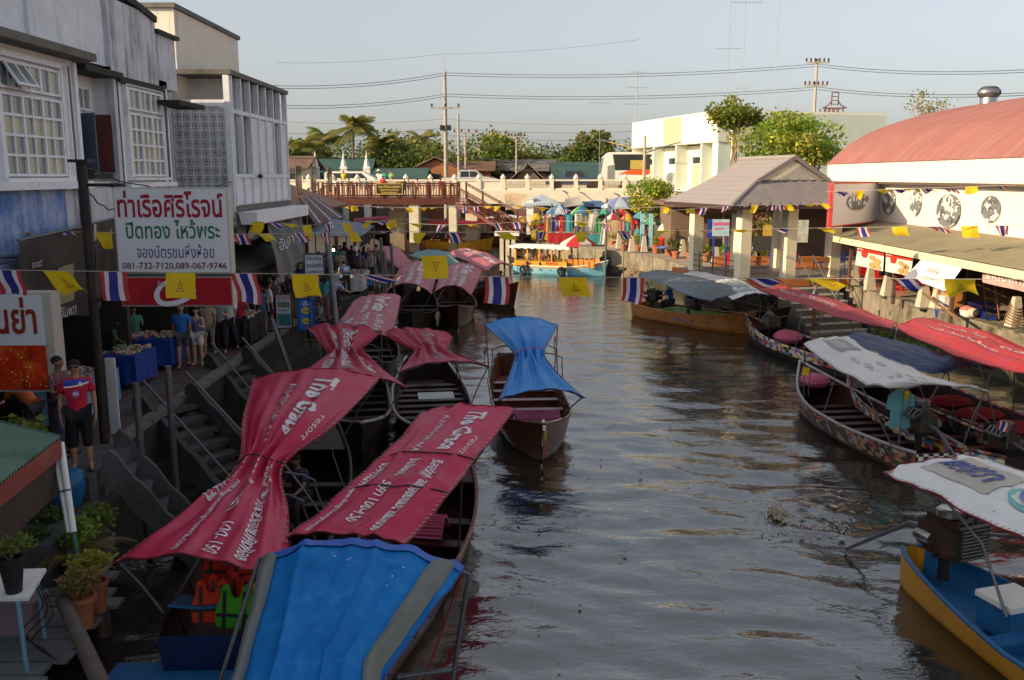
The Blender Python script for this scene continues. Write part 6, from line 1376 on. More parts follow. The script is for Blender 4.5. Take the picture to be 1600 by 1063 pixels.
board_sign('tour_menu_board','upright notice board with river pictures standing at the quay edge',431,461,456,512,27.2,mat('pale_board',(.58,.62,.66),.5),[(None,(.05,.06,.95,.42),mat('teal_picture_print',(.05,.20,.22),.5,.6,5)),(None,(.08,.62,.92,.78),mat('river_picture_print',(.20,.24,.18),.5,.6,5)),('ล่องเรือไหว้พระ',(.06,.88,.94,.97),RedInk),('ชมหิ่งห้อย',(.1,.5,.9,.58),BlueInk),('60 บาท',(.1,.8,.7,.86),BlueInk)],C_redwood,'notice board')
board_sign('blue_price_board','bright blue board with two yellow ovals beside the seated man in stripes',466,468,491,515,26.5,mat('bright_blue_board',(.02,.16,.50),.5,.1,2),[('o',(.18,.52,.8,.74),mat('yellow_oval_print',(.72,.58,.03),.5)),('o',(.18,.18,.8,.38),mat('yellow_oval_print',(.7,.5,.04))),('เรือ',(.3,.78,.8,.95),WhInk),('ไหว้พระ',(.28,.58,.72,.70),BlueInk),('หิ่งห้อย',(.28,.22,.72,.34),BlueInk)],BluePl,'notice board')
# ------------------------------------------------------------------ awnings of the shop row
BrownV = cloth('brown_banner_vinyl',(.030,.026,.025),tr=.03,rough=.55); GoldP = mat('dull_gold_print',(.24,.21,.11),.6,.2,3); GreyL = mat('pale_grey_letters',(.50,.50,.50),.6)
def facade_sheet(name,label,P,m,catn='awning',folds=.04,nf=14,th=0):
    P = [Vector(p) for p in P]; c = sum(P,Vector())/4; t = thing(name,label,catn,c)
    def f(u,v):
        q = P[3]*(1-u)*(1-v)+P[2]*u*(1-v)+P[0]*(1-u)*v+P[1]*u*v
        return q+Vector((folds*math.sin(u*nf+2*math.sin(v*2))*(1-v*.7)+.05*noise.noise(q*1.3),0,-.05*(1-v)*math.sin(u*7)))
    b = MB(); b.grid(f,40,14); b.build('sheet',m,t,world=True,smooth=True)
    MB().tube([P[0],P[1]],.025,6).build('top_rail',C_steel,t,world=True); return t,f
t,f = facade_sheet('shop_banner','long brown vinyl blind with gold square and white Thai writing below the blue wall',[at(28,376,X=-9.05),at(146,350,X=-9.05),at(146,492,X=-9.05),at(28,512,X=-9.05)],BrownV)
of = lambda u,v: f(u,v)+Vector((.035,0,0))
b = MB(); b.grid(lambda u,v: of(.44+.26*u,.18+.42*v),6,6); b.build('gold_square',GoldP,t,world=True)
o2 = lambda u,v: f(u,v)+Vector((.05,0,0))
b = MB(); lettering(b,'อัมพวา',o2,(.46,.02,.74,.15),cut=True); lettering(b,'๑๐๘',o2,(.14,.66,.26,.74)); b.build('lettering',GreyL,t,world=True)
b = MB()
for a0 in range(4):
    c_ = (.57+.06*math.sin(a0),.32+.05*a0); b.add([o2(c_[0]-.08,c_[1]-.03),o2(c_[0],c_[1]-.05),o2(c_[0]+.08,c_[1]+.01),o2(c_[0],c_[1]-.01)],[(0,1,2,3)])
b.build('bird_emblem',GreyL,t,world=True,kind='stuff')
t,f = facade_sheet('shop_banner','short brown vinyl blind beside the dark sign pole',[at(149,348,X=-9.0),at(183,340,X=-9.0),at(183,420,X=-9.0),at(149,486,X=-9.0)],BrownV)
b = MB(); lettering(b,'๑๐๘',lambda u,v: f(u,v)+Vector((.04,0,0)),(.3,.72,.7,.85)); b.build('lettering',GreyL,t,world=True)
t,f = facade_sheet('shop_banner','brown blind with gold panels hanging behind the big sign',[at(368,333,X=-8.5),at(442,328,X=-8.5),at(420,372,X=-8.2),at(368,380,X=-8.2)],BrownV,folds=.06)
b = MB()
for u0 in (.3,.78): b.grid(lambda u,v: f(u0+.14*u,.1+.5*v)+Vector((.05,-.03,0)),3,3)
b.build('gold_square',GoldP,t,world=True,kind='stuff')
t,f = facade_sheet('shop_banner','brown awning sheet sweeping down over the walkway with faint Thai writing',[at(410,330,X=-8.4),at(466,322,X=-8.4),at(480,402,X=-7.6),at(436,442,X=-7.3)],cloth('grey_brown_vinyl',(.055,.05,.05),tr=.03,rough=.5),folds=.09,nf=18)
b = MB(); lettering(b,'อัมพวา',lambda u,v: f(u,v)+Vector((.06,-.05,0)),(.22,.38,.62,.56),cut=True); b.build('lettering',GreyL,t,world=True)
MaroonA = cloth('maroon_awning_cloth',(.10,.03,.03),tr=.05); GreyA = cloth('blue_grey_awning_cloth',(.16,.20,.24),tr=.05)
aw2 = thing('striped_awning','dark maroon awning with three pale stripes past the balcony building','awning',(-8,42,4))
P = [at(466,310,Y=38.2),at(489,306,Y=47),at(540,340,Y=44.5),at(492,352,Y=37.6)]
g_ = lambda u,v: (P[0]*(1-u)*(1-v)+P[1]*u*(1-v)+P[3]*(1-u)*v+P[2]*u*v)
MB().grid(lambda u,v: g_(u,v),8,6,.03).build('cloth',MaroonA,aw2,world=True)
for k,u0 in enumerate((.12,.45,.80)): MB().grid(lambda u,v: g_(u0+.06*u,v)+Vector((.01,-.01,.035)),1,6).build('stripe',mat('pale_awning_stripe',(.38,.40,.45),.7),aw2,world=True)
MB().tube([P[3],(P[3].x,P[3].y,1.3)],.03,6).build('post',C_steel,aw2,world=True); MB().tube([P[2],(P[2].x,P[2].y,1.3)],.03,6).build('post',C_steel,aw2,world=True)
def frame_awning(label,P,m,skirt=.3):
    P = [Vector(p) for p in P]; t = thing('shop_awning',label,'awning',sum(P,Vector())/4)
    g = lambda u,v: P[0]*(1-u)*(1-v)+P[1]*u*(1-v)+P[3]*(1-u)*v+P[2]*u*v
    MB().grid(lambda u,v: g(u,v)+Vector((0,0,-.08*math.sin(math.pi*u)+.03*noise.noise(g(u,v)*2))),14,8).build('cloth',m,t,world=True,smooth=True)
    b = MB(); b.grid(lambda u,v: g(u,1)+Vector((0,-.02*math.sin(u*30),-.08*math.sin(math.pi*u)-skirt*v)),24,2); b.grid(lambda u,v: g(1,u)+Vector((.02*math.sin(u*30),0,-skirt*v)),24,2); b.build('valance',BrownV,t,world=True,smooth=True)
    for p in (P[2],P[3]): MB().tube([p,(p.x,p.y,1.3)],.03,6).build('post',C_steel,t,world=True)
frame_awning('blue grey canvas awning with brown valance over the crowded stalls',[at(467,366,X=-8.6),at(512,340,X=-8.6),at(584,352,X=-5.9),at(562,370,X=-6.4)],GreyA,.45)
frame_awning('dull grey awning over the stalls behind the big sign',[(-9.3,26.5,3.9),(-9.3,33,3.9),(-8.0,33,3.4),(-8.0,26.5,3.4)],BrownV,.3)
# lamps burning in the shops
LampM = mat('lit_bulb',(1,.62,.28),.5,0,emit=9)
for i,(px,py,X) in enumerate(((398,418,-8.9),(474,379,-8.4),(521,391,-7.2))):
    p = at(px,py,X=X); t = thing('hanging_bulb',('lit bulb in the dark shop right of the harbour sign','lit bulb above the boat hire board','lit bulb beside the grey pole under the canvas awning')[i],'lamp',p,0,'bare bulbs burning in the shops'); MB().ell((0,0,0),(.05,.05,.065),10,8).build('bulb',LampM,t,smooth=True); MB().tube([(0,0,.06),(0,0,.7)],.008,4).build('cord',C_dark,t)
# ------------------------------------------------------------------ stairs, posts, decks at the water
ST = mat('worn_grey_stair_concrete',(.075,.078,.08),.85,.3,2,bump=.5,stain=(.035,.037,.03),sAmt=.45)
def stairs(label,x0,y0,x1,y1,w,ztop,n=7,rail=False):
    t = thing('quay_stairs',label,'stairs',((x0+x1)/2,(y0+y1)/2,0),0,'concrete stairs down from the promenade'); a = Vector((x0,y0,0)); d = Vector((x1-x0,y1-y0,0)); s = Vector((-d.y,d.x,0)).normalized()*w/2
    run = d/n; rs = (ztop+.25)/n
    for k in range(n):
        p = a+run*k; z = ztop-rs*(k+1)+.08; b = MB(); c0,c1 = p-s,p+s; e = run*1.18; b.ext([(c0.x,c0.y,z-.09),(c1.x,c1.y,z-.09),(c1.x+e.x,c1.y+e.y,z-.09),(c0.x+e.x,c0.y+e.y,z-.09)],(0,0,.09)); b.build('step',ST,t,world=True)
    for sg in (-1,1):
        o_ = s*(1+.16/w)*sg; q = s.normalized()*.13*sg; top = []
        for i in range(15):
            v = -.06+1.1*i/14; p = a+d*v+o_; zz = ztop-(ztop+.25)*max(0,v)+.36-.32*max(0,-v)/.06*.4; zz -= .14*max(0,1-abs(v+.02)/.05); zz += .035*math.sin(v*20); top.append(Vector((p.x,p.y,zz)))
        bot = [Vector((p.x,p.y,p.z-.62)) for p in top]; b = MB()
        for i in range(14): b.add([bot[i],bot[i+1],top[i+1],top[i],bot[i]+q,bot[i+1]+q,top[i+1]+q,top[i]+q],[(0,1,2,3),(7,6,5,4),(3,2,6,7),(0,4,5,1),(0,3,7,4),(1,5,6,2)])
        b.build('side_wall',ST,t,world=True)
        if rail: MB().tube([a+o_*.9+Vector((0,0,ztop+.55)),a+d+o_*.9+Vector((0,0,.35))],.028,6).build('handrail',C_steel,t,world=True,smooth=True)
    return t
MB().slab([(-9.4,12.95),(-6.4,12.95),(-6.4,14.6),(-9.4,14.6)],.8,1.74).build('stair_landing',ST,kind='structure')
stairs('nearest concrete stairs, in front of the boy in the red shirt',-6.42,13.9,-5.1,14.3,.95,1.74,6)
stairs('middle concrete stairs with handrails, behind the two grey posts',-7.5,18.9,-5.3,17.4,1.0,1.4,8,True)
stairs('farthest concrete stairs, below the man in the blue shirt',-7.5,23.2,-5.6,21.8,.9,1.4,7,True)
for i,(px,pt,Y,lb_) in enumerate(((212,598,14.6,'grey pipe post standing in the water beside the nearest stairs'),(262,572,15.9,'grey pipe post standing in the water between the stairs'))):
    a = at(px,pt,Y=Y); t = thing('mooring_post',lb_,'post',(a.x,Y,-.8)); MB().tube([(0,0,0),(.0,0,a.z+.8)],.06,10).build('pipe',C_steel,t,smooth=True)
for i,(x,y,z,dx,dy,r_,m_) in enumerate(((-7.0,25.8,2.1,1.1,-1.0,.07,C_steel),(-6.9,30.5,2.6,.5,-.8,.05,C_wood))):
    t = thing('leaning_pole',('grey pipe leaning from the quay down into the water','old timber pole leaning at the quay edge')[i],'pole',(x,y,0)); MB().tube([(0,0,z),(dx,dy,-.5)],r_,8).build('pole',m_,t,smooth=True)
a,c = at(510,363,Y=27),at(529,503,Y=26); t = thing('leaning_pole','tall grey steel pole leaning beside the boat hire board','pole',c); MB().tube([a-c,(0,0,-1)],.09,10).build('pole',C_steel,t,smooth=True)
for i,(px,p0,p1,Y) in enumerate(((595,372,470,34),(611,380,445,36),(600,392,480,33))):
    a,c = at(px,p0,Y=Y),at(px+6,p1,Y=Y); t = thing('mooring_stake','dark stake among the pink canopies %s' % ('tallest of three','right of the others','leaning in front')[i],'pole',c,0,'mooring stakes by the pink canopies'); MB().tube([a-c,(0,0,-1.2)],.06,8).build('stake',C_steel,t,smooth=True)
# wooden pontoon with plants, bottom left
pz = .72; pd = thing('plank_pontoon','weathered grey plank platform crowded with pot plants at the bottom left','platform',(-6.4,10.6,pz)); PG = mat('grey_weathered_plank',(.14,.15,.16),.8,.35,3,bump=.6,stain=(.08,.08,.08),sAmt=.3)
for k in range(15):
    y = 8.1+k*.27; xe = -5.12-.25*((k*7) % 5)/5-(.55 if k < 3 else 0)-(0 if k < 11 else .12*(k-10)); b = MB().bb(-9.4,xe,y,y+.235,pz-.05+.008*(k % 3),pz+.008*(k % 3)); b.build('plank',PG,pd,world=True)
for x in (-8.5,-7.0,-5.6):
    for y in (8.4,11.4): MB().tube([(x,y,-.6),(x,y,pz-.05)],.09,8).build('pile',C_wood,pd,world=True)
for y in (8.4,11.4): MB().bb(-9.2,-5.6,y-.06,y+.06,pz-.2,pz-.06).build('joist',C_wood,pd,world=True)
MB().bb(-9.5,-6.2,11.3,12.95,.72,1.33).build('concrete_ledge',ST,kind='structure')
rt = thing('green_tin_roof','small green corrugated roof with a red edge board at the lower left','roof',(-7,11,2.9))
g00,g10,g11 = at(-60,642,Y=12.2),at(90,686,Y=11.6),at(-60,800,Y=9.6); g01 = at(2,757,Y=10.0)
P = [at(-90,640,Y=12.4),at(93,684,Y=11.6),at(-6,760,Y=9.9),at(-200,760,Y=9.9)]
gg = lambda u,v: P[0]*(1-u)*(1-v)+P[1]*u*(1-v)+P[2]*u*v+P[3]*(1-u)*v
nn_ = 90; b = MB(); b.grid(lambda u,v: gg(u,v)+Vector((0,0,.022*math.sin(v*nn_*math.pi*.5))),4,nn_*2); b.build('corrugated_sheet',mat('pale_green_tin',(.17,.27,.21),.6,.2,1.2,stain=(.06,.10,.07),sAmt=.25),rt,world=True,smooth=True)
b = MB(); b.grid(lambda u,v: gg(1.01,u)+Vector((0,0,-.02-.24*v)),4,1,.03); b.build('edge_board',mat('dull_red_board',(.24,.055,.045),.6,.2,3,stain=(.35,.15,.12),sAmt=.2),rt,world=True)
b = MB(); b.grid(lambda u,v: gg(.985,u)+Vector((-.03,.03,-.27-.5*v)),4,1,.03); b.build('side_board',mat('dark_brown_board',(.05,.035,.03),.7,.3,3),rt,world=True)
b = MB(); b.grid(lambda u,v: gg(u,0)+Vector((0,.03,.03-.05*v)),6,1,.04); b.build('ridge_flashing',mat('dark_green_tin',(.05,.13,.07),.5),rt,world=True)
MB().tube([(-8.3,11,.7),(-8.3,11,2.9)],.05,6).build('post',C_wood,rt,world=True)
for i,dx in enumerate((0,11)):
    a,c = at(84+dx,696-i*4,Y=11.7),at(108+dx*.6,832,Y=11.2); t = thing('downpipe',('left','right')[i]+' white pipe of the slanting pair below the green roof','pipe',c,0,'slanting white pipes'); MB().tube([a-c,(0,0,0)],.045-.012*(1-i),10).build('pipe',C_white,t,smooth=True); MB().tube([(a-c)*.45,(a-c)*.47],.055,10).build('clip',C_steel,t)
    if i: MB().tube([(0,0,0),(.12,-.1,-.75)],.03,8).build('lower_pipe',mat('green_pvc',(.06,.16,.13),.4),t,smooth=True)
t = thing('plastic_sack','blue plastic sheet bundled over something on the ledge','sack',at(93,792,z=1.34)); b = MB().ell((0,0,.26),(.42,.36,.36),22,14); b.v = [tuple(Vector(v)*(1+.2*noise.noise(Vector(v)*3))) if v[2] > -.0 else (v[0],v[1],0) for v in b.v]; b.tube([(0,0,.55),(.03,0,.72),(.1,0,.82)],[.14,.06,.02],8); b.build('sheet',cloth('blue_plastic_sheet',(.015,.12,.30),rough=.35),t,smooth=True)
a,c = at(98,938,z=1.15),at(160,1075,Y=8.2); t = thing('timber_post','thick old timber post leaning out at the bottom left','post',a); MB().tube([(0,0,0),tuple(c-a),tuple((c-a)*1.8)],[.085,.09,.09],12).build('post',mat('grey_brown_log',(.11,.085,.07),.85,.3,4,bump=.6),t,smooth=True)
tb = thing('white_table','small white table with blue legs at the left edge','table',(-6.55,10.6,pz)); zt = 1.62; P = [at(-80,892,z=zt),at(72,888,z=zt),at(44,934,z=zt),at(-80,936,z=zt)]
MB().ext([(p.x,p.y,zt-.04) for p in P],(0,0,.04)).build('table_top',C_white,tb,world=True)
for p in P[1:3]: MB().tube([(p.x-.12,p.y+.0,zt-.04),(p.x-.10,p.y,pz)],.025,8).build('leg',mat('pale_blue_pipe',(.16,.32,.42),.5),tb,world=True,smooth=True)
potplant('leafy herb in a black pot on the white table',at(22,925,z=zt),.13,.26,LM[1],C_black,51,'pot plants on the pontoon',.05,420)
pps = [((130,905),.16,.5,LM[4],'bushy bright green plant in a grey pot at the pontoon edge',C_concrete),((165,880),.14,.5,LM[1],'tall dark leafed plant behind the bushy one',C_concrete),((130,980),.17,.38,leafmat('leaf_straw',(.20,.15,.05)),'straw coloured spiky plant in a terracotta pot',None),((155,955),.13,.45,LM[2],'yellow green spiky plant at the plank edge',None),((60,900),.12,.35,LM[0],'dark plant behind the white table',C_black),((90,870),.13,.4,LM[0],'dark shrub below the white pipes',C_black),((25,835),.14,.4,LM[1],'leafy plant under the green roof',C_black)]
for i,((px,py),r_,h,m_,lb_,pm_) in enumerate(pps): potplant(lb_,at(px,py,z=pz+.02),r_,h,m_,pm_,60+i,'pot plants on the pontoon',.075,520)
pl = thing('areca_palm','small straw coloured palm with arching fronds on the pontoon','pot plant',at(115,905,z=pz)); MB().lathe([(.12,0),(.17,.3),(.15,.3)],(0,0,0),12).build('pot',C_black,pl)
for k in range(15):
    a_ = k*2.4; b = MB(); Lf = .62+.1*(k % 3); d = Vector((math.cos(a_),math.sin(a_),0)); sd = Vector((-d.y,d.x,0)); pts = [Vector((0,0,.3))+d*Lf*s+Vector((0,0,.75*s-1.0*s*s*(.6+.3*(k % 2)))) for s in (0,.25,.5,.75,1)]; b.tube(pts,[.008,.007,.006,.004,.002],4)
    for i in range(14):
        s = .2+.78*i/14; q = cat(pts,s)
        for sg_ in (-1,1): b.add([q,q+d*.03,q+d*.10+sd*sg_*.15*math.sin(math.pi*s)+Vector((0,0,-.05))],[(0,1,2)])
    b.build('frond',leafmat('leaf_straw',(.20,.15,.05)),pl)
bx = thing('plastic_crate','pink grey plastic box under the white table','crate',at(38,985,z=pz)); MB().box((0,0,.2),(.42,.32,.4),taper=1.1).build('box',mat('dusty_pink_plastic',(.26,.20,.22),.6),bx); MB().box((0,0,.42),(.5,.38,.05)).build('rim',mat('dusty_pink_plastic',(.26,.20,.22)),bx)
ch_ = thing('folding_stool','black and silver stool standing behind the white table','stool',at(70,880,z=pz),.4); MB().box((0,0,.5),(.36,.36,.05)).build('seat',C_black,ch_); MB().box((0,.17,.72),(.36,.03,.36)).build('backrest',C_black,ch_)
for sx in (-1,1):
    for sy in (-1,1): MB().tube([(sx*.16,sy*.16,.5),(sx*.17,sy*.17,0)],.014,6).build('leg',C_chrome,ch_)
fp = thing('hanging_orchid','pink orchid hanging above the green roof','plant',at(26,685,Y=12.6)+Vector((0,0,.1))); b = MB(); rnd = random.Random(2); leaves(b,(0,0,0),(.5,.3,.25),160,.16,rnd); b.build('leaves',LM[1],fp); b = MB()
for _ in range(16): b.ell((rnd.uniform(-.05,.3),rnd.uniform(-.2,.1),rnd.uniform(-.2,.15)),(.035,.035,.03),6,3)
b.build('blossom',mat('magenta_blossom',(.45,.05,.20),.6),fp,kind='stuff')
# cables and hose loops hanging at the table
for k in range(3):
    t0 = at(50+8*k,905+6*k,z=1.5); c_ = MB(); c_.tube([cat([t0,t0+Vector((.15,-.1,-.3)),t0+Vector((-.1,-.15,-.6)),t0+Vector((.25,-.3,-.75))],i/12) for i in range(13)],.008,5); c_.build('black_cable',C_black,label=('black cable dangling from the white table, leftmost','black cable dangling from the white table, in the middle','black cable dangling from the white table, rightmost')[k],cat='cable')
# ------------------------------------------------------------------ stalls along the promenade
def gs(*a,**k): return stall(*a,group='stalls along the left promenade',**k)
wt = stall('stall with white front board and plastic bags of snacks by the sign pole',-9.0,17.9,1.3,.9,2.2,mat('pale_blue_cloth',(.12,.24,.38),.8),31,'stalls along the left promenade')
pnl = thing('white_board','tall scratched white board leaning beside the dark sign pole','board',at(176,680,Y=15.9)); a = at(163,560,Y=15.9)-pnl.location; c = at(188,678,Y=15.9)-pnl.location; MB().bb(a.x,c.x,0,.04,c.z,a.z).build('panel',mat('scratched_white_board',(.52,.54,.56),.6,.15,3,stain=(.15,.1,.08),sAmt=.12),pnl); MB().bb(a.x-.03,a.x,-.01,.05,c.z,a.z).build('edge_strip',C_steel,pnl)
RB2 = mat('royal_blue_cloth',(.006,.035,.24),.75,.15,3)
stall('royal blue draped table nearest the white board',-9.15,20.9,1.3,.85,1.2,RB2,32,'stalls along the left promenade'); stall('royal blue draped table in front of the green shirted seller',-9.3,22.9,1.3,1.2,1.0,RB2,33,'stalls along the left promenade')
stall('dark stall under the boat hire board',-8.2,26.4,1.3,1.2,1.6,BrownV,34,'stalls along the left promenade'); stall('stall with a red bucket below the grey pole',-7.0,31.5,1.3,1.0,1.8,C_wood,35,'stalls along the left promenade'); stall('stall at the feet of the standing crowd',-6.9,38.5,1.3,1.2,2.0,mat('white_cloth',(.5,.5,.5),.8),36,'stalls along the left promenade')
for i,(y,w) in enumerate(((16,1.5),(19.5,1.6),(23.6,1.5),(28.4,1.7),(32,1.6),(36,1.4))):
    t = thing('shop_shelf',('shelf of wares in the dark shop above the snack stall','shelf of wares behind the blue tables','shelf of wares behind the walking crowd','shelf of wares behind the brown awning','shelf of wares behind the notice boards','shelf of wares in the last shop')[i],'shelf',(-11.2,y,1.3),0,'shelves in the dark shops')
    for z in (.5,1.1,1.7): MB().box((0,0,z),(.5,w*1.6,.04)).build('shelf_board',C_wood,t)
    for s in (-1,1): MB().box((0,s*w*.8,1.0),(.5,.05,2.0)).build('side_panel',C_wood,t)
    b = MB(); rnd = random.Random(40+i)
    for z in (.52,1.12,1.72): goods(b,0,0,z,22,.2,w*.75,rnd,.15)
    b.build('goods',GOODS,t,kind='stuff')
# ------------------------------------------------------------------ cloth and paint of the boats
RedC = cloth('crimson_canopy_cloth',(.66,.022,.10),tr=.3,rough=.42,stain=(.58,.13,.17),sAmt=.18,sc=1.2,gloss=.5)
RedC2 = cloth('faded_crimson_cloth',(.50,.05,.10),tr=.2,rough=.55,stain=(.38,.20,.22),sAmt=.25,sc=1.5)
PinkC = cloth('sun_bleached_pink_cloth',(.52,.16,.20),tr=.2,rough=.6,stain=(.58,.33,.36),sAmt=.3,sc=1.5)
BlueC = cloth('blue_tarpaulin_cloth',(.003,.19,.58),tr=.2,rough=.6,gloss=.15,stain=(.03,.30,.66),sAmt=.35,sc=1.3)
BlueC2 = cloth('bright_blue_tarpaulin',(.04,.27,.74),tr=.2,rough=.5,stain=(.16,.38,.70),sAmt=.3,sc=1.6)
GreyG = cloth('grey_green_canvas',(.16,.175,.16),tr=.08,rough=.6); Slate = cloth('slate_canopy_cloth',(.13,.165,.19),tr=.12,rough=.55); Navy = cloth('navy_canopy_cloth',(.045,.065,.13),tr=.12,rough=.55,stain=(.10,.12,.18),sAmt=.2)
WhiteC = cloth('white_canopy_cloth',(.74,.74,.74),tr=.25,rough=.55,stain=(.42,.42,.40),sAmt=.2,sc=1.5); WhiteC2 = cloth('white_board_canopy',(.76,.76,.76),tr=.15,rough=.5,stain=(.45,.45,.44),sAmt=.12)
Coral = cloth('coral_canopy_cloth',(.55,.045,.055),tr=.25,rough=.5,stain=(.42,.10,.22),sAmt=.35,sc=.8)
RedLace = mat('dark_red_hem',(.20,.01,.02),.6); BlueLace = mat('navy_hem',(.02,.05,.2),.6); WhInk2 = mat('white_canopy_print',(.68,.62,.64),.55,.12,3); GreyInk = mat('grey_canopy_print',(.22,.25,.26),.6,.3,4)
Brown = mat('brown_varnished_hull',(.085,.026,.013),.35,.3,3,coat=.3,stain=(.03,.014,.01),sAmt=.25); DarkH = mat('dark_weathered_hull',(.02,.011,.009),.5,.35,3,stain=(.05,.03,.022),sAmt=.2); Orange = mat('orange_varnished_hull',(.42,.16,.03),.4,.2,2,coat=.3,stain=(.15,.05,.015),sAmt=.25)
YellowH = mat('chrome_yellow_hull',(.55,.26,.012),.45,.15,2,stain=(.25,.10,.02),sAmt=.2); BlueIn = mat('sky_blue_boat_paint',(.012,.11,.28),.5,.25,3,stain=(.05,.07,.09),sAmt=.2); RailW = mat('pale_worn_gunwale',(.34,.33,.34),.6,.25,3,stain=(.10,.09,.09),sAmt=.25); GreenF = mat('green_deck_paint',(.05,.22,.02),.5,.2,3); DarkIn = mat('dark_red_lining',(.038,.007,.006),.5,.3,3)
def motley(nm,seed,cols,sc=7):
    """hand-painted patchwork band"""
    m = mat(nm,(.5,.5,.5),.5); t = m.node_tree; N = t.nodes; b_ = N['Principled BSDF']
    for l in list(b_.inputs['Base Color'].links): t.links.remove(l)
    tc = N.new('ShaderNodeTexCoord'); mp = N.new('ShaderNodeVectorMath'); mp.operation = 'MULTIPLY_ADD'; mp.inputs[1].default_value = (1,.2,1.6); mp.inputs[2].default_value = (seed,0,seed)
    vo = N.new('ShaderNodeTexVoronoi'); vo.inputs['Scale'].default_value = sc; rp = N.new('ShaderNodeValToRGB'); rp.color_ramp.interpolation = 'CONSTANT'; e = rp.color_ramp.elements
    while len(e) < len(cols): e.new(.5)
    for i,c in enumerate(cols): e[i].position = i/len(cols); e[i].color = (*c,1)
    sx = N.new('ShaderNodeSeparateColor'); t.links.new(tc.outputs['Object'],mp.inputs[0]); t.links.new(mp.outputs[0],vo.inputs[0]); t.links.new(vo.outputs['Color'],sx.inputs[0]); t.links.new(sx.outputs[0],rp.inputs[0]); t.links.new(rp.outputs[0],b_.inputs['Base Color']); return m
Mot = motley('painted_patchwork',1,[(.6,.58,.5),(.45,.05,.05),(.55,.4,.06),(.08,.2,.35),(.02,.02,.02),(.4,.15,.3),(.6,.58,.5)],6)
Mot2 = motley('worn_painted_patchwork',5,[(.10,.05,.04),(.35,.22,.12),(.04,.03,.03),(.32,.08,.05),(.25,.28,.25),(.04,.03,.03)],7)
Chk = mat('black_white_checks',(.5,.5,.5),.5)
def _chk():
    t = Chk.node_tree; N = t.nodes; b_ = N['Principled BSDF']
    for l in list(b_.inputs['Base Color'].links): t.links.remove(l)
    tc = N.new('ShaderNodeTexCoord'); ck = N.new('ShaderNodeTexChecker'); ck.inputs['Scale'].default_value = 9; ck.inputs[1].default_value = (.6,.58,.5,1); ck.inputs[2].default_value = (.02,.02,.02,1); t.links.new(tc.outputs['Object'],ck.inputs[0]); t.links.new(ck.outputs[0],b_.inputs['Base Color'])
_chk()
def grace_text(t,C,m,bits,lift=.012):
    """printed words on a canopy; u runs across, v along the cloth"""
    for txt,(u0,v0,u1,v1),sh,bd in bits:
        b = MB(); vs,fs,w,h = text_mesh(txt,shear=sh,bold=bd); vs,fs = subdiv_text(vs,fs,w,w/30)
        # words run along the boat, so x of the word follows v and y follows -u
        b.add([C.pt(u0+(u1-u0)*(y/h),v0+(v1-v0)*(x/w),lift) for x,y in vs],fs); b.build('printed_lettering',m,t,world=True)
def clamp_rows(rows): return [(at(*l),at(*r_)) for l,r_ in rows]
def row(lx,ly,rx,ry,z=None,zl=None,zr=None): return (at(lx,ly,z=zl or z),at(rx,ry,z=zr or z))
def cushions(t,H,n=3,m=None,s0=.3,s1=.7,w=.3):
    for k in range(n):
        s = s0+(s1-s0)*k/max(1,n-1); b = MB().ell((H['x'](s),0,.42),(w,H['hw'](s)*.7,.14),14,8); b.build('cushion',m,t,smooth=True)
Stripe = mat('striped_cushion_cloth',(.5,.05,.08),.8)
def _str():
    t = Stripe.node_tree; N = t.nodes; b_ = N['Principled BSDF']
    for l in list(b_.inputs['Base Color'].links): t.links.remove(l)
    tc = N.new('ShaderNodeTexCoord'); wv_ = N.new('ShaderNodeTexWave'); wv_.bands_direction = 'X'; wv_.inputs['Scale'].default_value = 4.5; rp = N.new('ShaderNodeValToRGB'); rp.color_ramp.interpolation = 'CONSTANT'; e = rp.color_ramp.elements
    for p_,c_ in ((.15,(.45,.03,.08)),(.45,(.55,.5,.5)),(.6,(.10,.12,.4)),(.8,(.45,.03,.08))): x = e.new(p_); x.color = (*c_,1)
    e[0].color = (.3,.02,.05,1); t.links.new(tc.outputs['Object'],wv_.inputs[0]); t.links.new(wv_.outputs[0],rp.inputs[0]); t.links.new(rp.outputs[0],b_.inputs['Base Color'])
_str()
def mini_flag(t,p,h=.9,kind='thai',pole=C_steel):
    M = w2l(t); q = M @ Vector(p); MB().tube([q,q+Vector((0,0,h))],.01,5).build('flag_staff',pole,t)
    flag_part(t,q+Vector((0,0,h)),Vector((.9,.2,-.1)),.26,.2,kind,random.random()*6)
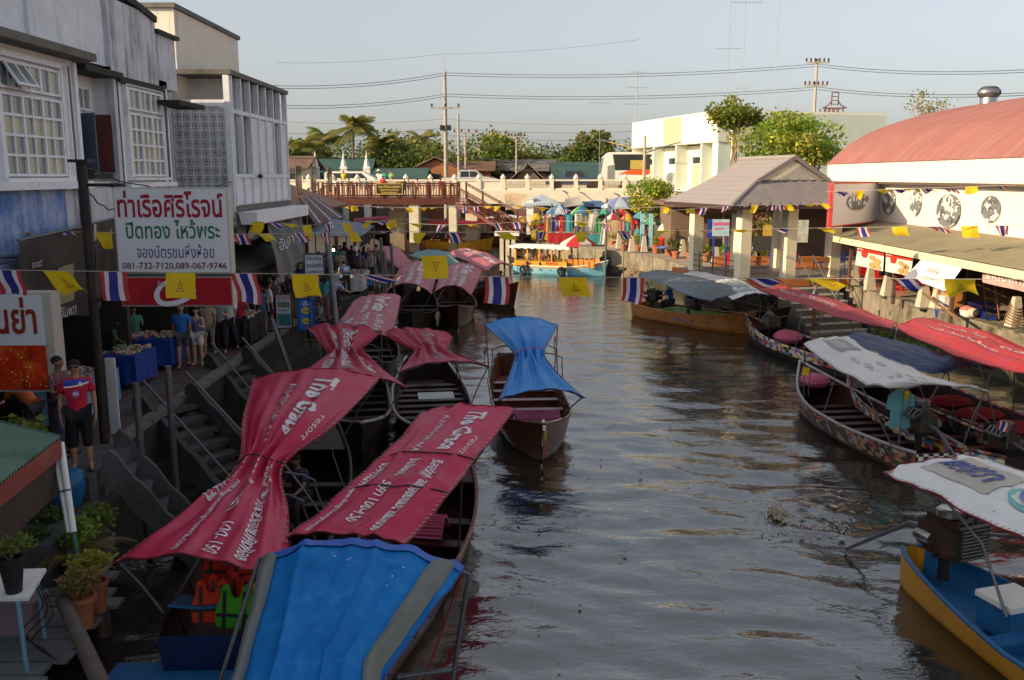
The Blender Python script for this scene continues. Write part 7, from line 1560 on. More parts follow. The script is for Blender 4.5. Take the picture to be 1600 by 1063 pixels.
# flags, shared by boats and bunting
FR_,FW_,FB_,FY_ = cloth('flag_red',(.42,.045,.06),tr=.35),cloth('flag_white',(.62,.60,.60),tr=.35),cloth('flag_blue',(.03,.03,.22),tr=.3),cloth('flag_yellow',(.70,.50,.015),tr=.4)
EMB = mat('emblem_orange_print',(.45,.14,.02),.6)
def flag_part(par,p,ax,w,h,kind,ph=0,name=None,swing=None,gather=1.0):
    """cloth hanging from a cord: top edge along ax, falling by h"""
    ax = Vector(ax).normalized(); dn = Vector(swing) if swing is not None else Vector((.08*math.sin(ph),.1*math.cos(ph),-1)); dn.normalize(); nr = ax.cross(dn).normalized()
    def f(u,v): return Vector(p)+ax*(w*u*(1-(1-gather)*v))+dn*h*v+nr*(.17*h*v*math.sin(u*5+ph+v)+.10*h*math.sin(v*5+ph*2)*v)+ax*.07*w*math.sin(v*4+ph)*v
    b = MB()
    if kind == 'thai':
        cs = [0,1/6,2/6,4/6,5/6,1]; ms = [0,1,2,1,0]
        for i in range(5): b.mi(ms[i]); b.grid(lambda u,v: f(cs[i]+(cs[i+1]-cs[i])*u,v),2 if i == 2 else 1,6)
        return b.build(name or 'flag',[FR_,FW_,FB_],par,smooth=True)
    b.grid(f,8,6); o = b.build(name or 'flag',FY_,par,smooth=True)
    if kind == 'yellowx':
        e = MB()
        for sg in (1,-1):
            g = lambda u,v: f(u,v)+nr*.006*sg
            for (u0,v0,u1,v1) in ((.50,.30,.53,.50),(.45,.42,.47,.60),(.56,.42,.58,.60),(.42,.60,.60,.63),(.40,.70,.62,.74),(.36,.66,.40,.72),(.60,.66,.66,.71)): e.add([g(u0,v0),g(u1,v0),g(u1,v1),g(u0,v1)],[(0,1,2,3)])
        e.build('emblem',EMB,o)
    return o
# ================================================================== boats at the left bank
def strings(t,a,c,m=C_rope,r=.012):
    M = w2l(t); a,c = M @ Vector(a),M @ Vector(c); MB().tube([a,(a+c)/2+Vector((0,0,-.08)),c],r,5).build('mooring_line',m,t,smooth=True)
G1 = 'long-tail boats with printed crimson canopies'
# 1: big bow-tie canopy
C1 = Canopy([row(395,593,594,593,2.0),row(380,655,520,672,1.85),row(370,732,444,731,1.55),row(300,792,450,800,1.5),row(178,880,452,915,1.45)],arch=.22,pinch=1.0,seed=1.3)
t,H = hull_boat('canopy_boat','moored boat under the largest crimson bow-tie canopy, orange life vests at its near end',(-4.0,19.3,0),(-3.72,9.9,0),1.9,hull=mat('navy_hull_paint',(.006,.016,.075),.45,.3,2),inner=DarkH,rail=DarkH,z_stern=.8,group=G1)
make_canopy(t,C1,RedC,RedLace,nu=72,nv=80); poles(t,H,C1,(.02,.5,.98)); free_frame(t,H,(.32,.42,.6),1.35,1.3)
MB().tube([(w2l(t) @ C1.pt(u,.5,.012)) for u in (0,.25,.5,.75,1)],.014,5).build('waist_rope',C_dark,t)
grace_text(t,C1,WhInk2,[('The Grace',(.54,.07,.75,.33),.35,.03),('AMPHAWA',(.34,.09,.42,.40),.0,.0),('resort',(.82,.22,.87,.34),.2,0),('034-732244',(.06,.5,.26,.74),.3,.02),('จอง-สัมมนา',(.44,.52,.58,.80),.0,.02),('จัดเลี้ยง',(.70,.53,.84,.72),.0,.01),('www.thegraceamphawa.com',(.27,.62,.36,.96),.2,.01),('100-150',(.48,.84,.58,.96),.2,.01),('ล่องเรือชมหิ่งห้อย',(.68,.74,.79,.96),.1,.02)])
VO = cloth('orange_vest_foam',(.60,.045,.008),tr=.05,rough=.7); VG = cloth('green_vest_foam',(.06,.34,.02),tr=.05,rough=.7); VY = cloth('yellow_vest_foam',(.65,.5,.03),tr=.05,rough=.7)
for i,(px,py,m_,r_,lb_) in enumerate(((330,950,VO,.1,'orange life vest with crossed straps, leftmost on the seat'),(365,948,VG,-.1,'bright green life vest in front of the orange ones'),(350,930,VO,.3,'orange life vest right behind the green one'),(395,945,VO,-.3,'orange life vest right of the green one'),(345,905,VO,.0,'orange life vest at the back on the left'),(385,905,VO,.2,'orange life vest at the back on the right'),(412,948,VY,-.2,'yellow edged life vest half behind the grey pole'))):
    Yv = (10.6,10.45,10.8,10.7,11.5,11.4,10.5)[i]; p = at(px,py,Y=Yv); p.z = .60+(.1 if Yv > 11 else 0); life_vest(lb_,p,r_,m_,'life vests heaped in the boat',14,1.0)
sh_ = H['x'](.04); MB().grid(lambda u,v: (sh_+.25+.5*v,(2*u-1)*H['hw'](.06)*.93,.84+.02*math.sin(u*7)-.1*v),10,3,.03).build('stern_board',BlueIn,t)
MB().box((H['x'](0)-.25,.1,.32),(.9,2.0,.05)).build('blue_step',BlueIn,t)
# 2: straight canopy
C2 = Canopy([row(662,643,804,641,1.9),row(600,710,745,715,1.8),row(530,772,700,775,1.68),row(447,842,632,850,1.52)],arch=.10,pinch=.2,seed=2.1,ribs=3)
t,H = hull_boat('canopy_boat','boat under the straight crimson canopy with two cross ropes, dark red gunwale',(-.95,17.2,0),(-2.3,8.8,0),1.75,hull=Brown,inner=DarkIn,rail=mat('dark_red_gunwale',(.13,.03,.025),.4,.3,4,stain=(.3,.2,.18),sAmt=.15),group=G1,fine_stern=.5)
make_canopy(t,C2,RedC,RedLace,nu=54,nv=60); poles(t,H,C2,(.02,.5,.98),C_dark)
for v_ in (.36,.66): MB().tube([(w2l(t) @ C2.pt(i/8,v_,.014)) for i in range(9)],.012,5).build('cross_rope',C_dark,t)
grace_text(t,C2,WhInk2,[('The Grace',(.55,.07,.77,.33),.35,.03),('AMPHAWA',(.31,.10,.39,.36),.0,.0),('resort',(.82,.22,.87,.35),.2,0),('034-732244',(.10,.42,.20,.62),.2,.02),('จัดสัมมนา',(.38,.40,.50,.57),.0,.02),('รีสอร์ทที่',(.62,.40,.74,.55),.0,.02),('ล่องเรือชมแม่น้ำแม่กลอง',(.65,.58,.77,.94),.0,.03),('ราคา 100-150',(.36,.62,.46,.88),.1,.02),('www.thegraceamphawa.com',(.10,.66,.17,.96),.2,.01)])
b = MB().grid(lambda u,v: (H['x'](.60)+.55*v,(2*u-1)*.5+.15,.36+.28*math.sin(math.pi*v)),8,8,.05); b.build('cushion',Stripe,t,smooth=True)
# 3: blue tarpaulin in the foreground
C3 = Canopy([row(412,873,726,893,1.75),row(396,950,668,966,1.78),row(368,1060,602,1060,1.8),(at(368,1060,z=1.8)+Vector((.35,-2.6,.05)),at(602,1060,z=1.8)+Vector((.3,-2.6,.05)))],arch=.28,pinch=.1,seed=3.3,sag=.0,curve=0,ribs=6)
t,H = hull_boat('canopy_boat','nearest boat, under the wide blue tarpaulin with grey green side flaps',(-1.7,8.2,0),(-1.2,-.4,0),1.6,hull=DarkH,inner=DarkIn,rail=DarkH,group=None,z_bow=.9)
co = make_canopy(t,C3,BlueC,BlueLace,nu=70,nv=60,tubes=False)
for u0,u1,n_ in ((-.01,.075,'left'),(.86,.97,'right')):
    b = MB(); b.grid(lambda u,v: C3.pt(u0+(u1-u0)*u,.035+v*.96,.03+.05*math.sin(u*math.pi)),8,40); b.build('side_flap',GreyG,co,world=True,smooth=True)
b = MB(); b.grid(lambda u,v: C3.pt(.0+u,.002+.045*v,.022),40,2); b.build('front_hem_band',mat('royal_blue_band',(.015,.10,.45),.5),co,world=True,smooth=True)
b = MB(); rnd = random.Random(8)
for _ in range(20):
    u,v,s = rnd.uniform(.14,.95),rnd.uniform(.1,.6),rnd.uniform(.001,.004); b.add([C3.pt(u+s*math.cos(k*1.2)*rnd.uniform(.5,1.6),v+s*math.sin(k*1.2)*rnd.uniform(.5,1.5),.016) for k in range(5)],[(0,1,2,3,4)])
b.build('dropping',C_white,co,world=True,kind='stuff')
for v_ in (.3,.62): MB().tube([(w2l(t) @ C3.pt(i/20,v_,-.08)) for i in range(21)],.02,6).build('hoop',C_steel,t,smooth=True)
a,c = at(405,873,z=1.75),at(340,1075,z=.5); M = w2l(t); MB().tube([M @ (a+Vector((.25,.03,.04))),M @ a,M @ c],.026,8).build('pole',C_steel,t,smooth=True)
a,c = at(733,897,z=1.75),at(703,1090,z=.4); MB().tube([M @ at(722,893,z=1.78),M @ a,M @ c],.03,8).build('pole',C_steel,t,smooth=True); MB().tube([M @ at(620,1058,z=1.0),M @ at(706,1046,z=1.0)],.03,8).build('cross_pipe',C_steel,t,smooth=True)
MB().tube([M @ at(722,893,z=1.75),M @ at(690,990,z=1.1),M @ at(660,1070,z=.6)],.012,5).build('red_line',mat('red_rope',(.3,.02,.02),.7),t)
# 4: second bow-tie
C4 = Canopy([row(478,513,597,520,1.95),row(513,553,563,552,1.65),row(462,586,638,606,1.5)],arch=.2,pinch=1.1,seed=4.2,curve=0)
t,H = hull_boat('canopy_boat','moored boat under the darker crimson bow-tie canopy with pale curved gunwale',(-3.15,18.2,0),(-4.9,27,0),1.7,hull=DarkH,inner=DarkH,rail=RailW,group=G1,nseat=7)
make_canopy(t,C4,RedC2,RedLace,nu=60,nv=50,tubes=False); poles(t,H,C4,(.02,.98)); free_frame(t,H,(.3,.5,.66),1.5,1.35)
grace_text(t,C4,WhInk2,[('The Grace',(.48,.08,.72,.46),.3,.03),('AMPHAWA',(.28,.10,.38,.46),.0,.0),('จอง-สัมมนา',(.42,.56,.6,.9),.0,.02),('034-732244',(.18,.56,.3,.9),.1,.02),('จัดเลี้ยง',(.7,.6,.84,.9),0,.02)])
engine(t,H['x'](.1),0,.75,0,.85)
# 5: third bow-tie, red boarded hull
C5 = Canopy([row(598,521,707,525,1.8),row(650,552,696,549,1.62),row(623,583,766,573,1.55)],arch=.2,pinch=1.1,seed=5.9,curve=0)
t,H = hull_boat('canopy_boat','moored boat with red boarded interior and small bow-tie canopy left of the blue one',(-1.45,17.8,0),(-2.7,27,0),2.0,hull=DarkH,inner=DarkIn,rail=mat('silver_worn_gunwale',(.42,.43,.46),.5,.2,3),group=G1,nseat=9)
make_canopy(t,C5,RedC2,RedLace,nu=60,nv=50,tubes=False); poles(t,H,C5,(.02,.98)); free_frame(t,H,(.35,.48),1.4,1.4)
grace_text(t,C5,mat('faint_canopy_print',(.42,.26,.30),.6),[('The Grace',(.5,.1,.72,.45),.3,.03),('AMPHAWA',(.3,.1,.4,.45),0,0),('จอง-สัมมนา',(.42,.56,.6,.9),.0,.02)])
MB().box((H['x'](.55),.1,.75),(.7,.9,.04)).build('glass_lid',Glass,t); engine(t,H['x'](.12),0,.75,0,.85)
b = MB().ell((H['x'](.72),-.2,.5),(.35,.3,.28),12,8); b.build('green_bundle',mat('green_net',(.05,.16,.12),.7,.4,9),t,smooth=True)
# 6-8 pinkish canopies behind
C6 = Canopy([row(552,471,626,463,2.0),row(533,500,620,498,1.9),row(514,531,610,527,1.75)],arch=.16,pinch=.2,seed=6)
t,H = hull_boat('canopy_boat','boat under the straight faded canopy just beyond the dark bow-tie',(-4.0,24.6,0),(-5.0,32,0),1.7,hull=DarkH,inner=DarkIn,group=G1,nseat=4)
make_canopy(t,C6,PinkC,RedLace,tubes=False); poles(t,H,C6,(.02,.98)); grace_text(t,C6,WhInk2,[('The Grace',(.5,.1,.8,.42),.3,.03),('AMPHAWA',(.3,.12,.42,.42),0,0),('034-732244',(.1,.55,.25,.9),.1,.02),('จอง-สัมมนา',(.4,.5,.55,.9),0,.02),('ชมหิ่งห้อย',(.65,.5,.8,.9),0,.02)])
for k,(rows_,bow,stern,lb_,sd) in enumerate((([row(624,420,686,420,1.85),row(614,438,680,438,1.8),row(604,456,674,460,1.6)],(-3.9,34.5,0),(-4.4,43,0),'boat under the left of the two faded pink canopies, its arched edge dark below',7.7),([row(690,424,754,423,1.85),row(684,442,746,442,1.8),row(677,459,736,461,1.6)],(-2.2,36.3,0),(-2.8,44,0),'boat under the right of the two faded pink canopies, wooden bow showing',8.8))):
    C = Canopy(rows_,arch=.38,pinch=.2,seed=sd); t,H = hull_boat('canopy_boat',lb_,bow,stern,1.8,hull=Brown if k else DarkH,inner=DarkIn,group=G1,z_bow=1.0,nseat=4)
    make_canopy(t,C,PinkC,RedLace,tubes=False); poles(t,H,C,(.03,.97)); grace_text(t,C,WhInk2,[('The Grace',(.55,.1,.8,.45),.3,.03),('AMPHAWA',(.35,.12,.47,.45),0,0),('034-732244',(.12,.55,.25,.9),.1,.02),('จอง-สัมมนา',(.4,.5,.55,.9),0,.02),('ชมหิ่งห้อย',(.62,.5,.78,.9),0,.02)])
C9 = Canopy([row(700,398,738,391,2.0),row(728,408,768,399,2.1),row(762,424,797,415,1.9)],arch=.22,pinch=.1,seed=9)
t,H = hull_boat('canopy_boat','boat with long arched pink canopy pointing to open water near the bridge piers',(.3,42.6,0),(-3.6,50.5,0),1.8,hull=Brown,inner=DarkIn,group=G1,z_bow=1.2)
make_canopy(t,C9,PinkC,RedLace,tubes=False); poles(t,H,C9,(.03,.5,.97)); grace_text(t,C9,WhInk2,[('The Grace',(.5,.1,.75,.45),.3,.03),('AMPHAWA',(.25,.12,.42,.45),0,0),('จอง-สัมมนา',(.4,.5,.6,.9),0,.02)])
C10 = Canopy([row(638,399,700,394,2.0),row(664,407,716,402,1.95),row(694,418,742,419,1.7)],arch=.2,pinch=.4,seed=10)
t,H = hull_boat('canopy_boat','boat under the grey green canopy behind the large yellow flag',(-2.6,43.6,0),(-4.9,51.5,0),1.7,hull=DarkH,inner=DarkH)
make_canopy(t,C10,cloth('sea_green_canvas',(.12,.24,.25),tr=.1),BlueLace,tubes=False); poles(t,H,C10,(.03,.97))
C11 = Canopy([row(582,390,624,388,2.0),row(606,406,636,402,1.85),row(630,424,660,420,1.7)],arch=.15,pinch=.4,seed=11)
t,H = hull_boat('canopy_boat','boat under the crimson canopy beside the standing crowd',(-5.2,42.5,0),(-6.3,52,0),1.5,hull=DarkH,inner=DarkIn,group=G1)
make_canopy(t,C11,PinkC,RedLace,tubes=False); poles(t,H,C11,(.03,.97))
for i,(x,Y,m_,lb_,L_,hm) in enumerate(((-12.6,88,RedC,'far boat with thin crimson canopy under the left end of the footbridge',5.5,DarkH),(-8.3,84,WhiteC,'far boat with thin white canopy behind the brown pier',5,Brown),(-3.2,84,Coral,'far boat with bright red canopy between the two white columns',6,Orange),(-.4,92,WhiteC,'far white canopied boat beneath the road bridge',5,Brown))):
    rows_ = [(Vector((x-L_/2,Y+.9,1.9)),Vector((x-L_/2,Y-.9,1.9))),(Vector((x,Y+.9,2.1)),Vector((x,Y-.9,2.1))),(Vector((x+L_/2,Y+.9,1.8)),Vector((x+L_/2,Y-.9,1.8)))]
    C = Canopy(rows_,arch=.25,seed=i); t,H = hull_boat('canopy_boat',lb_,(x+L_*.7,Y,0),(x-L_*.7,Y,0),1.7,hull=hm,inner=DarkH,group='far boats under the bridge',nseat=3); make_canopy(t,C,m_,RedLace,tubes=False,nu=16,nv=16); poles(t,H,C,(.05,.95))
# blue bow-tie
C13 = Canopy([row(757,509,872,509,2.05),row(790,540,856,540,1.9),row(804,557,851,554,1.78),row(802,572,858,570,1.68),row(778,627,914,622,1.35)],arch=.24,pinch=1.0,seed=13.3)
t,H = hull_boat('canopy_boat','brown boat alone in mid canal under the bright blue bow-tie canopy',(.68,18.5,0),(.1,27.6,0),1.95,hull=Brown,inner=mat('orange_brown_lining',(.13,.032,.012),.4,.3,3,coat=.2),rail=Brown,z_bow=.95,rx=3.4,nseat=5)
make_canopy(t,C13,BlueC2,BlueLace,nu=70,nv=60); poles(t,H,C13,(.02,),spread=.98); free_frame(t,H,(.42,.55),1.6,1.75); poles(t,H,C13,(.98,),C_dark)
MB().tube([(w2l(t) @ C13.pt(u,.5,.012)) for u in (0,.5,1)],.014,5).build('waist_rope',mat('pink_cord',(.5,.1,.15),.7),t)
b = MB().grid(lambda u,v: (H['x'](.80)+.5*v,(2*u-1)*.55,.80-.28*v),8,5,.03); b.build('striped_mat',Stripe,t)
bp_ = thing('bow_garland','yellow garland and pink ribbon tied round the bow under the blue canopy','garland',to_world(t,(H['L']/2-.30,0,.75))); M_ = Matrix.Rotation(R(90),3,'Y')
MB().tube([(.05,-.28*math.cos(k*.3142),.1-.34*math.sin(k*.3142)) for k in range(11)],.035,6).build('garland',mat('marigold_yellow',(.40,.33,.05),.8,.4,20),bp_,smooth=True); MB().box((.08,-.05,-.38),(.02,.08,.34)).build('ribbon',mat('pink_ribbon',(.6,.03,.12),.6),bp_); MB().box((.03,0,.14),(.06,.6,.09)).build('white_cloth',C_white,bp_)
for px,py,kd in ((757,570,'thai'),(866,555,'thai')): mini_flag(t,at(px,py,Y=23 if px > 800 else 22),.5,kd)
# ================================================================== boats at the right bank
C14 = Canopy([row(997,430,1044,424,2.0),row(1040,446,1092,434,2.1),row(1075,462,1145,446,2.05),row(1112,470,1190,461,1.85)],arch=.14,pinch=0,seed=14)
t,H = hull_boat('motor_boat','orange varnished boat with slate grey canopy and green deck',(9.7,34.9,0),(5.75,40.2,0),1.9,hull=Orange,inner=DarkIn,deckm=GreenF,rail=Orange,z_bow=.95,z_stern=.6)
make_canopy(t,C14,Slate,BlueLace,tubes=False); poles(t,H,C14,(.03,.5,.97)); engine(t,H['x'](.12),0,.75,0,1,1.6)
MB().bb(H['x'](.25),H['x'](.75),-.75,.75,.5,.54).build('green_deck_board',GreenF,t)
b = MB().tube([(H['x'](.80),H['hw'](.80)*-1.02-.03,.72),(H['x'](.84),-H['hw'](.84)-.06,.5),(H['x'](.88),-H['hw'](.88)-.04,.72),(H['x'](.92),-H['hw'](.92)-.06,.5),(H['x'](.95),-H['hw'](.95)-.04,.75)],.05,6); b.build('marigold_garland',mat('marigold_orange',(.60,.24,.02),.8,.3,20),t,smooth=True)
b = MB(); fb = lambda u,v: Vector((H['x'](.45)+1.0*u,-H['hw'](.5)-.035,.26+.14*v)); lettering(b,'เรือนำเที่ยว',fb,(0,0,1,1)); b.build('painted_name',mat('blue_name_paint',(.10,.14,.45),.5),t)
C15 = Canopy([row(1062,431,1102,427,2.0),row(1108,442,1160,440,2.05),row(1145,470,1204,462,1.9)],arch=.14,seed=15)
t,H = hull_boat('motor_boat','dark boat with white printed canopy behind the orange one',(11.0,35.0,0),(8.4,41.4,0),1.7,hull=DarkH,inner=DarkH)
make_canopy(t,C15,WhiteC,BlueLace,tubes=False); poles(t,H,C15,(.03,.97))
b = MB()
for k in range(3): b.grid(lambda u,v: C15.pt(.25+.5*u+.05*math.sin(v*9+k),.55+.12*k+.07*v,.015),8,3)
b.build('faded_print',mat('grey_green_print',(.28,.36,.36),.6,.3,3),t,world=True,smooth=True)
C16 = Canopy([row(1181,453,1208,444,1.9),row(1252,476,1292,466,2.0),row(1320,500,1352,487,2.0),row(1393,514,1402,506,2.0)],arch=.10,seed=16)
t,H = hull_boat('motor_boat','boat with colourful painted bow under the long thin dusty red canopy',(8.9,33.9,0),(11.3,25.6,0),1.7,hull=DarkH,inner=DarkIn,rail=Mot,band=(Mot,.45,.97),z_bow=1.0)
make_canopy(t,C16,cloth('dusty_red_canopy',(.36,.06,.08),tr=.2,stain=(.42,.16,.17),sAmt=.3),RedLace,tubes=False); poles(t,H,C16,(.03,.35,.7)); engine(t,H['x'](.80),0,.8,R(180),.9,1.4,tint=C_chrome)
b = MB().ell((H['x'](.66),0,.62),(.55,.5,.26),14,8); b.build('cushion',Stripe,t,smooth=True); grace_text(t,C16,mat('pale_pink_print',(.50,.32,.33),.6),[('เรือนำเที่ยวชมหิ่งห้อย',(.35,.12,.65,.5),0,.02)])
C17 = Canopy([row(1312,532,1362,524,2.0),row(1385,560,1440,544,2.08),row(1440,578,1510,566,2.0),row(1478,584,1552,577,1.85)],arch=.16,seed=17)
t,H = hull_boat('motor_boat','dark boat under the navy canopy between the white and the coral ones',(9.3,24.4,0),(10.2,17.0,0),1.8,hull=DarkH,inner=DarkH,rail=Mot2,band=(Mot,.5,.95))
make_canopy(t,C17,Navy,BlueLace,tubes=False); poles(t,H,C17,(.03,.5,.97)); engine(t,H['x'](.1),0,.7,0,.9,3.4,tiltz=-.2); mini_flag(t,to_world(t,(H['x'](.05),.2,.8)),.55,'thai')
C18 = Canopy([row(1400,511,1464,500,2.1),row(1470,548,1540,520,2.25),row(1600,585,1645,557,2.2),row(1760,610,1800,570,2.0)],arch=.16,seed=18.4)
t,H = hull_boat('motor_boat','boat under the wide coral red canopy cut by the right edge',(10.6,26.0,0),(12.0,16.0,0),1.9,hull=mat('black_boat_paint',(.02,.018,.02),.4,.3,2),inner=DarkIn,rail=Mot,band=(Mot2,.4,.9))
make_canopy(t,C18,Coral,RedLace,tubes=False,nu=50,nv=60); poles(t,H,C18,(.02,.5,.97)); b = MB(); grace_text(t,C18,mat('pink_white_print',(.62,.40,.42),.6),[('เรือนำเที่ยว',(.58,.16,.74,.42),0,.02),('ชมหิ่งห้อยไหว้พระ',(.36,.14,.46,.52),0,.02),('ตลาดน้ำ',(.5,.5,.66,.8),0,.02)])
for k in range(3): b = MB().ell((H['x'](.35+.12*k),.2,.62),(.4,.6,.16),12,6); b.build('red_cushion',mat('red_cushion_cloth',(.16,.006,.015),.8,.2,6),t,smooth=True)
C19 = Canopy([row(1256,538,1336,531,2.0),row(1290,566,1372,553,2.08),row(1338,594,1425,577,2.05),row(1376,605,1478,597,1.98),row(1415,608,1543,611,1.85)],arch=.14,seed=19)
t,H = hull_boat('motor_boat','long boat with white printed canopy, painted band and checkered stern by the open water',(8.0,24.4,0),(8.85,17.7,0),2.0,hull=mat('brown_black_hull',(.06,.035,.025),.45,.35,3),inner=DarkIn,rail=RailW,band=(Mot2,.25,.95),z_bow=1.15,z_stern=.62,fine_stern=.6,nseat=7)
make_canopy(t,C19,WhiteC,C_rope,nu=50,nv=60); poles(t,H,C19,(.02,.5,.98)); free_frame(t,H,(.5,),1.7,1.4)
b = MB()
for (u0,v0,u1,v1) in ((.30,.05,.72,.22),): b.grid(lambda u,v: C19.pt(u0+(u1-u0)*u,v0+(v1-v0)*v,.014),6,6)
b.build('grey_printed_panel',GreyInk,t,world=True,smooth=True)
grace_text(t,C19,WhInk2,[('ตลาดน้ำอัมพวา',(.42,.07,.6,.2),0,.02)],.024)
b = MB(); rnd = random.Random(19)
for k in range(9):
    u,v = rnd.uniform(.25,.7),rnd.uniform(.3,.78); w_,h_ = rnd.uniform(.03,.12),rnd.uniform(.03,.07); b.grid(lambda a_,c_: C19.pt(u+w_*(a_-.5)+.04*math.sin(c_*3),v+h_*(c_-.5)+.02*math.sin(a_*5),.015),6,3)
b.build('faded_picture',mat('faded_grey_picture',(.40,.42,.40),.6,.25,6),t,world=True,kind='stuff')
MB().grid(lambda u,v: (H['x'](0)-.02,(2*u-1)*H['hw'](0)*(.82+.18*v),.08+.52*v),10,3,.03).build('checkered_transom',Chk,t); MB().box((H['x'](.1),-H['hw'](.1)-.02,.42),(.9,.05,.3)).build('checkered_side',Chk,t)
engine(t,H['x'](.13),0,.82,0,1.1,1.2)
b = MB().ell((H['x'](.88),0,.8),(.4,.42,.2),14,8); b.build('cushion',Stripe,t,smooth=True)
tp = thing('hanging_shirt','turquoise shirt hung from the white canopy beside the engine','shirt',at(1408,640,Y=18.6)); MB().ext([(-.2,0,-.42),(.22,0,-.42),(.2,0,.0),(.3,0,.02),(.26,0,.3),(.12,0,.42),(-.1,0,.42),(-.26,0,.3),(-.3,0,0),(-.2,0,.0)],(0,.08,0)).build('shirt',cloth('turquoise_shirt_cloth',(.14,.42,.46)),tp); MB().tube([(0,0,.42),(.05,0,.55),(0,.02,.62)],.01,5).build('hanger',C_steel,tp)
mini_flag(t,at(1264,600,z=1.2)+Vector((0,0,-.3)),.7,'yellow'); mini_flag(t,at(1420,640,Y=18.4),.4,'yellow')
C20 = Canopy([row(1381,739,1546,721,2.0),(at(1470,779,z=2.0),at(1600,741,z=2.05)),(at(1600,845,z=2.0),at(1735,800,z=2.05)),(at(1760,925,z=2.0),at(1905,870,z=2.05))],arch=.12,seed=20)
t,H = hull_boat('motor_boat','yellow and blue boat in the lower right corner under a white board canopy',(8.4,5.4,0),(6.12,13.0,0),1.9,hull=YellowH,inner=BlueIn,rail=BlueIn,seatm=BlueIn,z_side=.44,z_stern=.6,fine_stern=.16,nseat=3)
make_canopy(t,C20,WhiteC2,RedLace,nu=50,nv=60)
f20 = lambda u,v: C20.pt(.25+.55*u,.08+.34*v,.014)
MB().grid(f20,12,12).build('beige_panel',mat('beige_canopy_panel',(.42,.39,.34),.6),t,world=True,smooth=True)
grace_text(t,C20,mat('navy_canopy_letters',(.04,.07,.25),.5),[('พรเทวา',(.40,.10,.66,.38),.25,.03)],.03)
b = MB(); N_ = 28; b.add([C20.pt(.56+.26*math.cos(2*math.pi*i/N_),.56+.11*math.sin(2*math.pi*i/N_),.018) for i in range(N_)],[tuple(range(N_))]); b.build('teal_ring',mat('teal_emblem',(.12,.40,.40),.5),t,world=True)
b = MB(); b.add([C20.pt(.56+.17*math.cos(2*math.pi*i/N_),.56+.075*math.sin(2*math.pi*i/N_),.026) for i in range(N_)],[tuple(range(N_))]); b.build('blue_disc',mat('blue_emblem',(.05,.15,.40),.5),t,world=True)
M = w2l(t); MB().tube([M @ C20.pt(0,.0),M @ at(1480,785,z=1.75),M @ at(1535,850,z=1.3),M @ at(1573,965,z=.62)],.022,8).build('bent_pole',C_steel,t,smooth=True)
for v_ in (.02,.5,.97): MB().tube([(M @ C20.pt(i/10,v_,-.03)) for i in range(11)],.02,6).build('hoop',C_steel,t,smooth=True)
engine(t,H['x'](.09),.0,.80,R(4),1.15,1.75,tint=mat('rusty_black_engine',(.05,.025,.018),.6,.5,10,stain=(.16,.05,.02),sAmt=.35),tiltz=-.5)
MB().tube([(H['x'](.16)-.2,.3,1.35),(H['x'](.02),.35,1.45),(H['x'](0)-.35,.35,1.5)],[.04,.06,.075],10).build('exhaust_pipe',C_steel,t,smooth=True); MB().tube([(H['x'](.1),.1,1.5),(H['x'](0)-.2,.0,1.65),(H['x'](0)-.7,-.05,2.0)],.018,6).build('hose',C_black,t,smooth=True)
MB().bb(H['x'](.21),H['x'](.28),-.3,.3,.2,.62).build('blue_box',BlueIn,t); MB().bb(H['x'](.207),H['x'](.283),-.33,.33,.62,.70).build('box_lid',C_white,t)
# water pipe jet and churned water
b = MB(); rnd = random.Random(12)
p = at(1216,806,z=0)
for _ in range(260):
    q = rnd.random(); b.ell((p.x+rnd.gauss(0,.13)*(.4+q),p.y+rnd.gauss(0,.14),.01+.30*q*rnd.random()),[rnd.uniform(.008,.034)*(1.3-q)]*3,6,4)
FoamB = mat('muddy_splash',(.42,.34,.24),.25,.2,8); Foam = mat('pale_foam',(.40,.40,.38),.4,.3,10)
b.build('muddy_splash',FoamB,kind='stuff',smooth=True)
b = MB(); p = at(1262,826,z=0)
for _ in range(260):
    a_,q = rnd.random()*6.283,rnd.random()**.6; x,y = p.x+math.cos(a_)*.85*q+.25*math.sin(a_*3),p.y+math.sin(a_)*.7*q; L_ = rnd.uniform(.03,.13); th_ = a_+1.4+rnd.gauss(0,.3)
    b.tube([(x,y,.035),(x+L_*math.cos(th_)*.5,y+L_*.5*math.sin(th_)+.01,.045),(x+L_*math.cos(th_),y+L_*math.sin(th_),.035)],[.004,rnd.uniform(.006,.014),.003],5)
b.build('foam',Foam,kind='stuff',smooth=True)
# yellow passenger boat with scalloped roof
xa,xb = at(806,420,Y=57),at(948,420,Y=57)
t,H = hull_boat('passenger_boat','yellow and blue passenger boat with white scalloped roof and tyre fenders',(at(950,415,Y=56.5).x,56.0,0),(at(806,420,Y=58).x,58.6,0),1.7,hull=mat('faded_blue_hull',(.16,.42,.55),.5,.2,2,stain=(.55,.5,.4),sAmt=.2),inner=YellowH,rail=C_white,z_side=.55,z_bow=1.0,z_stern=.6,nseat=4,seatm=mat('orange_bench',(.6,.22,.03),.5),band=(YellowH,.82,1.0))
x0,x1 = H['x'](.03),H['x'](.60); MB().bb(x0,x1,-.72,.72,.55,.86).build('cabin_side',YellowH,t)
b = MB(); lettering(b,'อัมพวา',lambda u,v: Vector((H['x'](.52)-.9+.8*u,-.735,.66+.22*v)),(0,0,1,1),bold=.03); b.build('painted_name',RedInk,t)
for k in range(5):
    for s in (-1,1): x = x0+.1+(x1-x0-.3)*k/4; MB().bb(x-.05,x+.05,s*.68-.05,s*.68+.05,.86,1.78).build('roof_post',YellowH,t)
MB().grid(lambda u,v: (x0-.3+(x1-x0+.5)*u,-.85+1.7*v,1.78+.12*math.sin(math.pi*v)),20,8,.04).build('roof',C_white,t)
b = MB()
